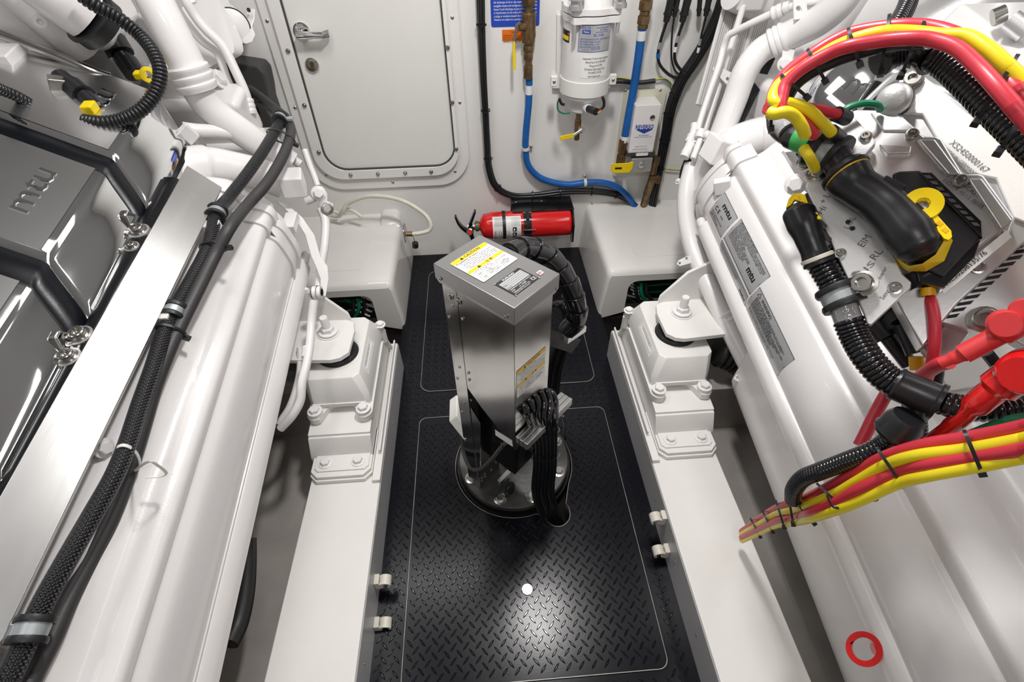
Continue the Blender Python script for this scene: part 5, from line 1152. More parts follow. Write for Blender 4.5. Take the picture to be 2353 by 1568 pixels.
b = MB(); b.obox(atD(150,195,1.10), (.75,.5,-.3), (-.5,.85,.1), (.3,.1,.95), .030, .016, .014); b.build('fuel_block', 'screw', EL, bevel=.003)
def chain(lst, m, name, parent, seg=14):
    for i in range(len(lst)-1):
        (x0,y0,d0,r0), (x1,y1,d1,r1) = lst[i], lst[i+1]
        MB().cyl(atD(x0,y0,d0), atD(x1,y1,d1), r0, seg).build(name, m, parent)
t = thing('injector_cable', 'thick black corrugated cable looping round the chrome cover to two yellow-tagged plugs', 'cable', atD(200,270,1.12))
cp = dpts([(175,-20,1.00),(215,10,1.02),(270,40,1.05),(320,80,1.08),(352,120,1.08),(368,165,1.08),(358,212,1.08),(325,252,1.08),(280,275,1.08),(235,282,1.07),(195,278,1.07)])
MB().tube(cp, .0145, seg=12, corr=.20, pitch=.008).build('conduit', 'plastic', t, smooth=40)
MB().tube(dpts([(-40,185,.96),(0,205,1.0),(40,222,1.03),(90,250,1.07),(140,272,1.10)]), .0115, seg=12, corr=.20, pitch=.007).build('conduit', 'plastic', t, smooth=40)
MB().tube(dpts([(125,262,1.09),(150,282,1.11),(180,295,1.12),(210,272,1.12),(225,250,1.13)]), [.018,.020,.022,.022,.018], seg=12).build('plug_boot', 'rubber', t)
chain([(140,180,1.12,.020),(165,200,1.11,.024),(195,222,1.10,.018),(225,250,1.10,.016)], 'plastic', 'plug', t)
b = MB(); b.obox(atD(206,248,1.075), EU, ED, EW, .012, .014, .010); b.build('plug_tag', 'yelp', t, bevel=.003)
chain([(240,50,1.22,.024),(258,92,1.23,.030),(278,125,1.235,.020),(290,140,1.24,.024),(312,172,1.245,.018)], 'plastic', 'plug', t)
b = MB(); fr_ = frame(-ray(340,172)); b.plate((atD(340,172,1.17), fr_[0], fr_[1], fr_[2]), circ(0,0,.017,16), [circ(0,0,.008,12)], .012); b.build('plug_tag', 'yelp', t, bevel=.002)
b = MB(); b.obox(atD(322,172,1.19), EU, ED, EW, .012, .010, .008); b.build('plug_tag', 'yelp', t, bevel=.003)
# ------------------------------------------------------------------ dark moulding on the bulkhead
t = thing('vent_box', 'dark grey moulded duct box on the bulkhead left of the door', 'duct', at(600,280,Y=1.85))
lp = [(530,122),(560,126),(612,134),(624,148),(632,185),(636,215),(648,250),(652,300),(560,330),(520,240)]
out = [wpx(x, y) for x, y in lp]; hl = [wpx(x, y) for x, y in ((556,182),(588,182),(612,240),(606,252),(560,222))]
MB().plate(wallfr(0), out, [hl], .09).build('duct_shell', 'grey', t, bevel=.008, seg=3)
MB().plate(wallfr(.0), hl, [], .01).build('duct_void', 'dark', t)
# ------------------------------------------------------------------ braided cable and plain hose along the housing
def bp(l): return [atEw(x, y, b=v) for x, y, v in l]
br = bp([(-20,1640,-.70),(20,1560,-.70),(62,1470,-.70),(100,1385,-.70),(155,1285,-.70),(212,1185,-.705),(262,1095,-.71),(293,1020,-.715),(322,930,-.72),(350,850,-.72),(378,765,-.72),(408,702,-.72),(445,635,-.72),(480,565,-.715),(497,492,-.71)])+dpts([(525,455,1.13),(568,400,1.18),(603,350,1.23),(630,305,1.29),(645,278,1.34)])
t = thing('braided_cable', 'black braided cable running the length of the left engine housing', 'cable', br[3])
br = extend(br, .30); MB().tube(br, .0130, seg=14, sub=8, uvs=True).build('sleeve', 'braid', t, smooth=60)
MB().tube(dpts([(645,278,1.34),(632,255,1.39),(615,246,1.44),(590,240,1.47),(570,238,1.50)]), .009, seg=12, sub=8, uvs=True).build('sleeve', 'braid', t, smooth=60)
MB().tube(dpts([(646,272,1.34),(625,262,1.40),(616,250,1.44)]), .008, seg=12, uvs=True).build('sleeve', 'braid', t, smooth=60)
pl = bp([(40,1640,-.74),(72,1560,-.745),(118,1470,-.75),(160,1375,-.76),(205,1290,-.77),(255,1190,-.77),(295,1085,-.765),(325,990,-.755),(355,890,-.745),(390,800,-.735),(420,735,-.73),(455,665,-.725),(492,590,-.72),(530,520,-.70)])+dpts([(570,470,1.12),(610,425,1.17),(642,375,1.23),(662,330,1.29),(668,295,1.34),(655,268,1.37)])
t2 = thing('rubber_hose', 'plain matt black hose tied beside the braided cable on the left engine', 'hose', pl[3])
pl = extend(pl, .30); MB().tube(pl, .0125, seg=14, sub=8).build('hose', 'hose', t2, smooth=60)
MB().tube(dpts([(655,268,1.37),(628,246,1.42),(598,222,1.46),(575,205,1.5)]), .012, seg=12).build('hose', 'rubber', t2, smooth=60)
PB = spline(br, 8); PL = spline(pl, 8)
def nearest(P, q): 
    i = min(range(1, len(P)-1), key=lambda k: (P[k]-q).length); return P[i], (P[i+1]-P[i-1]).normalized()
def pclamp(c, d, r, label, w_=.018, tabdir=None):
    k = thing('hose_clamp', label, 'clamp', c, 'rubber-lined clamps holding the cables')
    ring(c, d, r, w_, .0028, 'clamp_band', 'zinc', k)
    for s in (-1, 1): 
        b = MB(); b.lathe([(r-.001,-.004),(r+.0055,-.004),(r+.0065,0),(r+.0055,.004),(r-.001,.004)], c+d*(s*w_*.55), d, seg=24); b.build('rubber_edge', 'rubber', k)
    if tabdir is not None:
        td = V(tabdir).normalized(); fx = td; b = MB(); b.obox(c+td*(r+.010), td, d, td.cross(d), .010, w_*.4, .003); b.build('clamp_tab', 'zinc', k)
    return k
for px, py, lab in ((497,490,'rubber-lined clamp on the braided cable at the far end of the aluminium bar'),(407,708,'rubber-lined clamp on the braided cable halfway along the aluminium bar'),(60,1455,'rubber-lined clamp on the braided cable in the lower left corner')):
    c, d = nearest(PB, atEw(px, py, b=-.71)); pclamp(c, d, .0150 if px > 100 else .0155, lab, .020, tabdir=-EU+EW*-.2)
c, d = atD(643,274,1.335), (atD(630,305,1.29)-atD(645,270,1.34)).normalized(); pclamp(c, d, .0145, 'rubber-lined clamp on the braided cable beside the door frame', .020, tabdir=(1,0,0))
def bigtie(px, py, r, m, tail=None, D=None, label=''):
    q = D if D is not None else atEw(px, py, b=-.725); c, d = nearest(PB, q); c2, _ = nearest(PL, q); mid = (c+c2)/2; x = (c2-c).normalized(); L = (c2-c).length/2
    k = thing('cable_tie', label, 'cable tie', mid, 'cable ties on the left engine cables'); fx = (x-d*x.dot(d)).normalized(); fy = d.cross(fx); R = []
    for q_, h in ((0,-.0025),(.0018,-.0025),(.0018,.0025),(0,.0025),(0,-.0025)):
        R.append([mid+d*h+fx*(math.cos(2*PI*j/24)*(L+r+q_))+fy*(math.sin(2*PI*j/24)*(r+q_)) for j in range(24)])
    MB().loft(R, caps=False).build('tie_loop', m, k)
    b = MB(); b.obox(mid+fx*(L+r+.004)+fy*.004, fx, fy, d, .006, .005, .004); b.build('tie_head', m, k, bevel=.001); return mid, fx, fy, d, L, k
bigtie(497,570,.0148,'plastic',label='black cable tie on the left cables below the farthest clamp'); bigtie(415,762,.0148,'plastic',label='black cable tie on the left cables below the middle clamp')
bigtie(655,312,.0148,'plastic',D=atD(648,312,1.29),label='black cable tie on the left cables beside the door frame')
mid, fx, fy, d, L, k = bigtie(292,1052,.0148,'wpl',label='white cable tie with a long curling tail on the left cables')
MB().tube([mid+fx*(L+.018), atEw(340,1062,b=-.70), atEw(365,1072,b=-.715), atEw(382,1088,b=-.745), atEw(370,1096,b=-.757), atEw(335,1098,b=-.752)], .0022, seg=6, flat=.5).build('tie_tail', 'wpl', k)
# bilge details on the left: cable run and a black hose
t = thing('cable_bundle', 'thin black and tan cables running along the bilge frame behind the left engine', 'cable', at(660,1050,Y=.975))
MB().tube([at(560,1048,Y=.975), at(640,1048,Y=.975), at(710,1046,Y=.975), at(790,1044,Y=.975)], .006, seg=8).build('cable', 'brass', t); MB().tube([at(560,1062,Y=.972), at(640,1062,Y=.972), at(710,1060,Y=.972), at(790,1058,Y=.972)], .0085, seg=8).build('cable', 'cable', t)
b = MB(); tie(b, at(676,1055,Y=.973), (1,0,0), .016, sc=1.0, wd=.005); b.build('cable_tie', 'wpl', t)
t = thing('drain_hose', 'black hose bulging out below the left engine rail', 'hose', at(560,1400,X=-.56)); MB().tube([at(566,1240,X=-.575), at(566,1290,X=-.57), at(562,1360,X=-.565), at(548,1430,X=-.565), at(525,1480,X=-.57)], .021, seg=14).build('hose', 'rubber', t)
# ================================================================== RIGHT ENGINE
ER_ = thing('marine_engine', 'right white marine engine with grey data labels on its side housing', 'engine', E2W(.5, .85, -1.05))
pr = smoothprof([(.628,-.948),(.622,-.925),(.625,-.895),(.636,-.862),(.655,-.828),(.668,-.818)], 5)
pr += smoothprof([(.668,-.818),(.664,-.802),(.666,-.785),(.680,-.775),(.703,-.765),(.722,-.752),(.737,-.733),(.755,-.722),(.79,-.715),(.83,-.70),(.87,-.665),(.92,-.64),(1.0,-.63)], 4)
PRR = pr+[(1.0,-.95)]
rev = lambda p: [(-a, b_) for a, b_ in p]
def growR(p, d): return rev(grow(rev(p), d))
prof_loft(PRR, -.35, 1.085, 'cooler_housing', 'paint', ER_, smooth=40)
prof_loft(growR(pr[:44], .007)+[(.83,-.95)], 1.078, 1.090, 'end_flange', 'paint', ER_, smooth=40, bevel=.002)
prof_loft(growR(pr[:44], .005)+[(.83,-.95)], 1.088, 1.13, 'end_neck', 'paint', ER_, smooth=40)
R = []
for s, g in ((1.13,.010),(1.15,.008),(1.165,-.005),(1.185,-.025),(1.20,-.05)): R.append([E2W(s, a, b_) for a, b_ in growR(pr[:40], g)+[(.83,-.95)]])
MB().loft(R).build('end_dome', 'paint', ER_, smooth=60)
prof_loft([(.612,-.988),(.608,-.970),(.612,-.957),(.622,-.948),(.632,-.944),(.66,-.944),(.66,-.99)], -.35, 1.055, 'lower_rail', 'paint2', ER_, smooth=40, bevel=.002)
prof_loft([(.6315,-.944),(.630,-.937),(.635,-.934),(.66,-.934),(.66,-.945)], -.35, 1.02, 'rail_bead', 'paint2', ER_)
MB().cyl(E2W(1.045,.622,-.965), E2W(1.075,.622,-.965), .014, 14).build('rail_end', 'paint2', ER_)
# lower body with raised straps
lb = smoothprof([(.640,-1.0),(.648,-1.09),(.652,-1.165),(.662,-1.195),(.70,-1.22),(1.0,-1.26)], 4)+[(1.0,-1.0)]
sB = atE(1700, 890, b=-1.19)[0]
prof_loft(lb, -.3, sB+.02, 'sump', 'paint', ER_, smooth=50, bevel=.01)
for (x0,y0) in ((1790,1045),(1930,1400)):
    s = atE(x0, y0, a=.648)[0]; prof_loft(growR(lb[:-1], .005)+[(1.0,-1.0)], s-.008, s+.006, 'sump_strap', 'paint', ER_, smooth=50)
# engine block filling up behind
prof_loft([(.95,-.70),(.86,-.72),(.86,-1.0),(1.5,-1.0),(1.5,-.45),(1.05,-.45)], -.4, 1.15, 'cylinder_block', 'paint', ER_, bevel=.01)
# labels on the housing: (s, height along the profile)
from bisect import bisect
cum = [0]
for i in range(1, len(pr)): cum.append(cum[-1]+math.hypot(pr[i][0]-pr[i-1][0], pr[i][1]-pr[i-1][1]))
def pfn(s, v, h=0):
    i = min(max(bisect(cum, v)-1, 0), len(pr)-2); q = (v-cum[i])/(cum[i+1]-cum[i]); a = pr[i][0]+(pr[i+1][0]-pr[i][0])*q; b_ = pr[i][1]+(pr[i+1][1]-pr[i][1])*q
    t = V((pr[i+1][0]-pr[i][0], pr[i+1][1]-pr[i][1], 0)).normalized(); return E2W(s, a-t.y*h, b_+t.x*h)
def puv(px, py):                              # pixel -> (s, v) on the housing
    v = ray(px, py); d = math.atan2(v.x, -v.dot(EW)); best = None
    for i in range(len(pr)-1):
        d0, d1 = math.atan2(pr[i][0], -pr[i][1]), math.atan2(pr[i+1][0], -pr[i+1][1])
        if min(d0, d1) <= d <= max(d0, d1)+1e-9:
            q = (d-d0)/(d1-d0) if d1 != d0 else 0; a = pr[i][0]+(pr[i+1][0]-pr[i][0])*q; return (v.dot(ED)*a/v.x, cum[i]+(cum[i+1]-cum[i])*q)
    return (v.dot(ED)*.63/v.x, 0)
def plabel(cs, name, lines, m='silv', border=True, div=None):
    # corners: far-low, far-high, near-high, near-low as pixels; text reads toward the near end, rows from high to low
    q = [puv(*c) for c in cs]; s0 = .5*(q[0][0]+q[1][0]); s1 = .5*(q[2][0]+q[3][0]); v0 = .5*(q[0][1]+q[3][1]); v1 = .5*(q[1][1]+q[2][1])
    L, Hh = s0-s1, v1-v0; fn = lambda u, v, h=0: pfn(s0-u*L, v0+v*Hh, h)
    o = grid(fn, 0, 0, 1, 1, .0006, 4, 14).build(name, m, ER_, smooth=60)
    fn2 = lambda u, v, h=0: pfn(s0-u, v0+v, h)
    if border: outline(fn2, [(.0015,.0015),(L-.0015,.0015),(L-.0015,Hh-.0015),(.0015,Hh-.0015)], .0008, .0010, 'label_border', 'ink', o)
    if div:
        bb = MB()
        for dv in div: bb.add([fn(0,dv,.0010), fn(1,dv,.0010), fn(1,dv+.008,.0010), fn(0,dv+.008,.0010)], [(0,1,2,3)])
        bb.build('label_rule', 'ink', o)
    letters([(t_, u*L, v*Hh, sz, (w_*L if w_ else None), 0, bd) for t_, u, v, sz, w_, bd in lines], fn2, 'lettering', 'ink', o, .0011)
    return o, fn2, L, Hh
plabel(((1628,489),(1666,444),(1698,500),(1658,544)), 'data_label', [('mtu',.30,.66,.020,.55,.03),('C E',.12,.36,.016,.26,.02),('0098',.50,.40,.006,.16,0),('MTU Friedrichshafen GmbH',.08,.22,.006,.7,0),('Maybachplatz 1',.08,.15,.006,.4,0),('88045 Friedrichshafen',.08,.08,.006,.55,0)])
EM = ['THIS ENGINE COMPLIES WITH U.S. EPA REGULATIONS FOR MARINE ENGINES','INSTALLING THIS ENGINE IN A RECREATIONAL VESSEL OR USING THE VESSEL','FOR COMMERCIAL PURPOSES MAY VIOLATE FEDERAL LAW SUBJECT TO CIVIL','PENALTY (40 CFR 1042.601)','ENGINE MODEL   12V 2000  SERIES','ENGINE FAMILY  NMDDN23.9MRR   POWER  1432 KW','DISPLACEMENT  26.8 L   RATED SPEED 2450 RPM','EMISSION CONTROL SYSTEM DDI TC CAC EM','FUEL RATE 304 MM3/STROKE   INIT. TIMING','ULTRA LOW SULFUR DIESEL FUEL ONLY']
plabel(((1663,552),(1700,502),(1775,633),(1725,676)), 'emission_label', [('EMISSION CONTROL INFORMATION',.05,.90,.0085,.55,0)]+[(s, .05+.0*i, .84-.065*i, .0055, [.88,.88,.84,.35,.4,.6,.6,.5,.5,.45][i], 0) for i, s in enumerate(EM)]+[('mtu',.68,.30,.024,.22,.03)], div=(.03,))
EM2 = ['This engine is categorized for use in pleasure craft as set forth','and must be installed in accordance with the maker guidelines','other uses require another engine certificate NOT FOR ON-ROAD USE','and tampering with the emission control system is prohibited','MAINTENANCE SCHEDULE SEE OPERATING INSTRUCTIONS','UTILIZATION IN OTHER APPLICATIONS NOT PERMITTED']
plabel(((1650,575),(1661,558),(1722,680),(1712,702)), 'emission_label', [(s, .04, .78-.12*i, .0042, [.62,.62,.60,.58,.5,.5][i], 0) for i, s in enumerate(EM2)]+[('mtu',.78,.25,.018,.19,.03)], border=True)
WR = ['BREATHING DIESEL ENGINE EXHAUST EXPOSES YOU TO CHEMICALS','KNOWN TO THE STATE OF CALIFORNIA TO CAUSE CANCER AND','BIRTH DEFECTS OR OTHER REPRODUCTIVE HARM.','ALWAYS START AND OPERATE THE ENGINE IN A WELL-VENTILATED AREA.','IF IN AN ENCLOSED AREA, VENT THE EXHAUST TO THE OUTSIDE.','DO NOT MODIFY OR TAMPER WITH THE EXHAUST SYSTEM.','DO NOT IDLE THE ENGINE EXCEPT AS NECESSARY.','FOR MORE INFORMATION SEE THE OPERATING MANUAL','','LES GAZ D\'ECHAPPEMENT DU MOTEUR DIESEL CONTIENNENT','DES PRODUITS CHIMIQUES RECONNUS PAR L\'ETAT','TOUJOURS DEMARRER LE MOTEUR DANS UN LIEU BIEN VENTILE','NE PAS MODIFIER LE SYSTEME D\'ECHAPPEMENT']
o, fn2, L, Hh = plabel(((1714,712),(1744,661),(1830,822),(1790,862)), 'warning_label', [('WARNING:',.16,.80,.011,.28,.01)]+[(s, .08, .70-.052*i, .0058, [.80,.76,.5,.84,.74,.66,.6,.6,.1,.74,.6,.72,.5][i], 0) for i, s in enumerate(WR) if s])
outline(fn2, [(L*.06,Hh*.80),(L*.13,Hh*.80),(L*.095,Hh*.93)], .0012, .0011, 'warning_mark', 'ink', o)
# pipe and tabs behind the rail
def P_(l): return dpts(l)
pipeR = lambda pts, r, name='coolant_pipe', m='paint', **kw: pipe(pts, r, name, m, parent=ER_, **kw)
pipeR(P_([(1592,380,1.55),(1578,440,1.55),(1578,500,1.53),(1590,560,1.50),(1612,620,1.47),(1650,700,1.43),(1700,800,1.37),(1750,895,1.32)]), .027, 'water_pipe')
collar(atD(1668,722,1.41), atD(1685,748,1.40), .030, parent=ER_, n=2)
def tab(cs, d, holes, label='bracket_tab', th=.004):
    P = [atD(x, y, d) for x, y in cs]; n = (P[1]-P[0]).cross(P[-1]-P[0]).normalized(); fx, fy, fz_ = frame(n); o = P[0]
    lp = [((p-o).dot(fx), (p-o).dot(fy)) for p in P]; hs = []
    for x, y, r in holes: p = atD(x, y, d)-o; hs.append(circ(p.dot(fx), p.dot(fy), r, 12))
    return MB().plate((o, fx, fy, n), lp, hs, th).build(label, 'paint2', ER_, bevel=.0008)
tab([(1555,607),(1560,598),(1580,588),(1592,590),(1592,604),(1562,612)], 1.47, [(1562,605,.004),(1578,594,.004)])
tab([(1686,872),(1692,862),(1728,848),(1738,862),(1736,876),(1696,878)], 1.33, [(1696,868,.0045),(1718,861,.0045)])
tab([(1552,418),(1556,410),(1565,410),(1592,425),(1592,445),(1580,440)], 1.58, [(1556,420,.005)])
tab([(1637,160),(1642,153),(1652,153),(1688,170),(1676,198),(1668,192)], 1.50, [(1644,165,.0055),(1672,181,.0055)])
put(HEXP, 'bolt', ER_, atD(1584,425,1.55), -ray(1584,425), scale=.018); collar(atD(1575,415,1.57), atD(1598,435,1.56), .022, parent=ER_, n=1)
# end block and big elbow
b = MB(); b.obox(atD(1648,345,1.40), (.9,.2,-.35), (-.3,.9,.1), (.3,.1,.9), .030, .030, .036); b.build('end_block', 'paint', ER_, bevel=.005)
pipeR(P_([(1655,360,1.46),(1672,345,1.44),(1710,325,1.42),(1760,312,1.40),(1820,312,1.36),(1900,330,1.30)]), [.042]*8+[.052]*20+[.058]*20, 'exhaust_elbow')
b = MB(); b.obox(atD(1668,440,1.48), EU, ED, EW, .055, .04, .06); b.build('end_casting', 'paint', ER_, bevel=.02, seg=4)
b = MB(); b.obox(atD(1625,395,1.50), EU, ED, EW, .03, .04, .06); b.build('end_casting', 'paint', ER_, bevel=.015, seg=4)
q = atD(1662,432,1.27); b = MB(); b.obox(atD(1660,428,1.33), (.85,-.3,.3), (.3,.9,.1), (-.3,.1,.9), .022, .012, .020); b.build('square_boss', 'paint', ER_, bevel=.003)
# big coolant pipe going up
pipeR(P_([(1650,330,1.48),(1665,290,1.46),(1690,225,1.43),(1712,165,1.40),(1745,120,1.38),(1785,95,1.36)]), .034)
pipeR(P_([(1785,95,1.36),(1835,72,1.32),(1885,45,1.27),(1930,5,1.22),(1965,-50,1.18)]), .037)
collar(atD(1772,104,1.365), atD(1808,84,1.34), .040, parent=ER_, n=3)
tab([(1800,112),(1828,112),(1822,135),(1812,155),(1798,155),(1796,140)], 1.335, [], 'clamp_lug'); put(HEXP, 'bolt', ER_, atD(1804,146,1.325), -ray(1804,146)+V((.3,0,0)), scale=.013)
tab([(1823,-10),(1852,-10),(1856,32),(1848,42),(1825,45)], 1.28, [(1835,19,.007)])
# slim pipes
pipeR(P_([(1597,330,1.52),(1607,285,1.52),(1630,215,1.50),(1652,150,1.48),(1662,110,1.47),(1672,84,1.45),(1690,72,1.43),(1730,52,1.39),(1778,30,1.35),(1830,12,1.31),(1880,2,1.28),(1920,-12,1.25)]), .0098, seg=12)
pipeR(P_([(1612,335,1.55),(1624,288,1.55),(1650,205,1.53),(1672,130,1.52),(1700,40,1.50),(1716,-15,1.49)]), .0095, seg=12)
collar(atD(1775,33,1.355), atD(1800,22,1.335), .018, parent=ER_, n=2); collar(atD(1801,20,1.33), atD(1815,15,1.32), .015, parent=ER_, n=1)
for c0, c1, r in (((1598,285,1.53),(1592,318,1.53),.013),((1592,312,1.53),(1584,330,1.53),.016),((1588,330,1.52),(1572,362,1.52),.015),((1612,300,1.5),(1606,318,1.5),.015),((1622,308,1.49),(1640,322,1.47),.012),((1592,395,1.55),(1612,405,1.53),.013)):
    collar(atD(*c0), atD(*c1), r, parent=ER_, n=2, name='pipe_fitting')
MB().tube(P_([(1610,318,1.5),(1600,345,1.5),(1592,365,1.5)]), .009, seg=10).build('link_pipe', 'paint', ER_)
t = thing('cable_sleeve', 'short black sleeved cable beside the fittings at the forward end of the right engine', 'cable', atD(1572,410,1.6)); MB().tube(P_([(1588,352,1.55),(1578,375,1.57),(1570,400,1.6),(1568,430,1.62)]), [.010,.012,.012,.010], seg=10).build('sleeve', 'rubber', t)
# finned intercooler slab
fins = thing('intercooler', 'white finned intercooler slab in front of the bulkhead at the right engine', 'cooler', atD(1620,240,1.66))
Cq = [atD(1597,240,1.62), atD(1680,-60,1.56), atD(1800,-60,1.62), atD(1700,300,1.70)]
dv = V((.12,.10,-.03)); b = MB(); b.hexa([Cq[0]+dv,Cq[3]+dv,Cq[2]+dv,Cq[1]+dv,Cq[0],Cq[3],Cq[2],Cq[1]]); b.build('core', 'paint', fins, bevel=.004)
n_ = (Cq[1]-Cq[0]).cross(Cq[3]-Cq[0]).normalized(); n_ = n_ if n_.dot(EYE-Cq[0]) > 0 else -n_
for k in range(24):
    u = .10+.84*k/23; 
    if .27 < u < .36 or .60 < u < .70: continue
    p, q = Cq[0].lerp(Cq[3], u), Cq[1].lerp(Cq[2], u); d = (q-p).normalized(); MB().obox((p+q)/2+n_*.002, d, d.cross(n_), n_, (q-p).length/2*.97, .0013, .0035).build('fin', 'mount', fins)
for k, u in enumerate((.03,.31,.65)): 
    p, q = Cq[0].lerp(Cq[3], u), Cq[1].lerp(Cq[2], u); d = (q-p).normalized(); MB().obox((p+q)/2+n_*.004, d, d.cross(n_), n_, (q-p).length/2, .006, .004).build('side_rail', 'paint', fins, bevel=.002)
b = MB(); p, q = atD(1690,300,1.45), atD(1798,80,1.45); b.obox((p+q)/2, (q-p).normalized(), ray(1740,190).normalized(), (q-p).normalized().cross(ray(1740,190).normalized()), (q-p).length/2, .004, .0135); tag(b.build('black_strap', 'gloss'), 'straight black strap running behind the big white coolant pipe', 'strap')
MB().obox(atD(1722,-5,1.50), EU, ED, EW, .04, .03, .03).build('pipe_seat', 'paint', ER_, bevel=.012, seg=4)
b = MB(); b.cyl(atD(1685,-20,1.5), atD(1750,8,1.55), .048, 24); b.build('filter_end', 'paint', ER_)
# head area: casting, polished cover, exhaust trunk
b = MB(); b.obox(atD(1790,215,1.50), (.8,.5,.1), (-.5,.8,.15), (0,-.2,1), .10, .10, .06); b.build('head_casting', 'paint', ER_, bevel=.025, seg=4)
pipeR(P_([(1740,260,1.55),(1800,200,1.52),(1850,130,1.5),(1900,60,1.45),(1960,-20,1.4)]), .055, 'casting_rib')
pipeR([atD(1830,150,1.60), atD(1960,60,1.50), atD(2150,-40,1.35), atD(2353,-160,1.25)], .115, 'exhaust_trunk', seg=28)
pipeR([atD(1960,210,1.45), atD(2100,110,1.30), atD(2260,20,1.2), atD(2420,-60,1.1)], .085, 'exhaust_trunk', 'cast', seg=28)
b = MB(); b.obox(atD(2240,110,1.10), (.85,.5,.2), (-.5,.8,.1), (0,-.2,1), .22, .09, .02); b.build('heat_shield', 'cast', ER_, bevel=.01)
chain([(2280,42,.98,.016),(2310,30,.97,.016)], 'screw', 'shield_bolt', ER_); chain([(2320,45,.96,.018),(2360,75,.95,.018)], 'cast', 'shield_screw', ER_)
# polished round cover with embossed letters
c = atD(1960,225,1.16); nn = (-ray(1960,215)).normalized()
b = MB(); b.lathe([(.001,.030),(.070,.030),(.084,.024),(.096,.010),(.100,-.010),(.100,-.06),(.001,-.06)], c, (nn+V((-.25,.1,.35))).normalized(), seg=40); pc = b.build('polished_cover', 'chrome', ER_, smooth=50)
n2 = (nn+V((-.25,.1,.35))).normalized(); ux = (atD(2050,205,1.1)-atD(1960,160,1.14)); ux = (ux-n2*ux.dot(n2)).normalized(); vy = n2.cross(ux)
o_ = c+n2*.0305; letters([('mtu', -.03, .0, .065, .12)], lambda u, v, h=0: o_+ux*u+vy*v+n2*h, 'raised_lettering', 'chrome', pc, .001, ext=.012)
b = MB(); b.obox(atD(2010,235,1.05), (.6,.6,.3), (-.6,.7,.1), (-.2,-.3,.9), .05, .03, .02); b.build('dark_cover', 'gloss', ER_, bevel=.01)
MB().tube(P_([(1975,250,.98),(2010,215,.98),(2050,180,.98),(2085,170,.99)]), .008, seg=10, flat=.6).build('cover_clip', 'cast', ER_)
# thin upright plate between housing and control unit
b = MB(); b.prism([atD(1796,350,1.0), atD(1800,346,1.0), atD(1878,432,.95), atD(1885,450,.95), atD(1870,452,.97), atD(1850,440,.98)], -ray(1840,400).normalized()*-.004); b.build('side_bracket', 'paint2', ER_)
b = MB(); b.prism([atD(1794,350,1.02), atD(1880,340,.85), atD(1960,470,.80), atD(1885,452,.95)], ray(1860,400).normalized()*.02); b.build('support_plate', 'paint2', ER_, bevel=.002)
put(HEXP, 'bolt', ER_, atD(1828,424,.98), -ray(1828,424)+V((-.6,0,0)), scale=.014)
# ring of the dipstick
p = atEw(1987,1492, a=.595); t = thing('dipstick', 'red dipstick with a ring handle on the right engine near the bottom of the photo', 'dipstick', p)
n_ = (-ray(1987,1492)).normalized(); n3 = (n_+V((-.5,0,.2))).normalized(); fx = (EW+ED*.35); fx = (fx-n3*fx.dot(n3)).normalized(); fy = n3.cross(fx)
q = [p+(fx*math.cos(2*PI*k/28)*.0235+fy*math.sin(2*PI*k/28)*.020) for k in range(29)]; 
b = MB(); b.plate((p, fx, fy, n3), [(math.cos(2*PI*k/32)*.0285, math.sin(2*PI*k/32)*.0245) for k in range(32)], [[(math.cos(2*PI*k/28)*.019, math.sin(2*PI*k/28)*.0155) for k in range(28)]], .006); b.build('ring_handle', 'red', t, bevel=.0018)
q = atEw(2012,1492, a=.612); MB().cyl(p+(q-p)*.75, q+(q-p)*.3, .0085, 14).build('stem', 'red', t); MB().cyl(p+(q-p)*1.0, p+(q-p)*1.3, .0125, 16).build('stem_collar', 'red', t)
# black hose under the bundle, blue hose on the bilge frame
t = thing('drain_hose', 'black corrugated hose showing below the red and yellow cables on the right', 'hose', atD(1890,1220,1.1)); MB().tube(P_([(1870,1195,1.12),(1885,1215,1.12),(1912,1250,1.13)]), .012, seg=10, corr=.16, pitch=.008).build('conduit', 'plastic', t)
t = thing('blue_hose', 'dark blue hose on the bilge frame behind the right engine mount', 'hose', at(1700,1025,Y=.89)); MB().tube([at(1640,1028,Y=.885), at(1690,1025,Y=.885), at(1760,1018,Y=.885)], .012, seg=12).build('hose', 'blueb', t); b = MB(); tie(b, at(1668,1026,Y=.885), (1,0,0), .014, wd=.012, th=.003); b.build('clamp_strap', 'grey', t)
t = thing('bellows_hose', 'black bellows hose in the shadow beside the right engine mount', 'hose', atD(1690,820,1.45)); MB().tube(P_([(1650,800,1.45),(1690,815,1.45),(1740,850,1.45)]), .055, seg=16, corr=.12, pitch=.02).build('conduit', 'rubber', t)
# ================================================================== CONTROL UNIT on the right engine
UN = V((-.55,-.45,.70)).normalized(); UO = atD(2060,520,.64)
def up_(px, py, h=0):                        # photo point on the unit's face, raised by h
    r = ray(px, py); t = ((UO+UN*h)-EYE).dot(UN)/r.dot(UN); return EYE+r*t
CU = thing('control_unit', 'machined aluminium engine control unit with two black plugs on the right engine', 'control unit', up_(2150,700,-.08))
ux = (up_(2300,520)-up_(1950,300)); ux = (ux-UN*ux.dot(UN)).normalized(); uy = UN.cross(ux)
def slab(poly, h, th, name, m, parent=None, bevel=.0015, holes=()):
    P = [up_(x, y, h) for x, y in poly]; return MB().prism(P, -UN*th).build(name, m, parent or CU, bevel=bevel)
slab([(2040,250),(2095,172),(2118,168),(2480,440),(2480,700),(2353,560),(2200,700),(2120,800),(2030,640),(1990,400)], -.022, .05, 'back_housing', 'alum', bevel=.003)
slab([(2040,258),(2096,178),(2114,175),(2470,448),(2470,560),(2330,500),(2290,410),(2225,395),(2155,320),(2120,262)], -.016, .006, 'cover_plate', 'mount', bevel=.002)
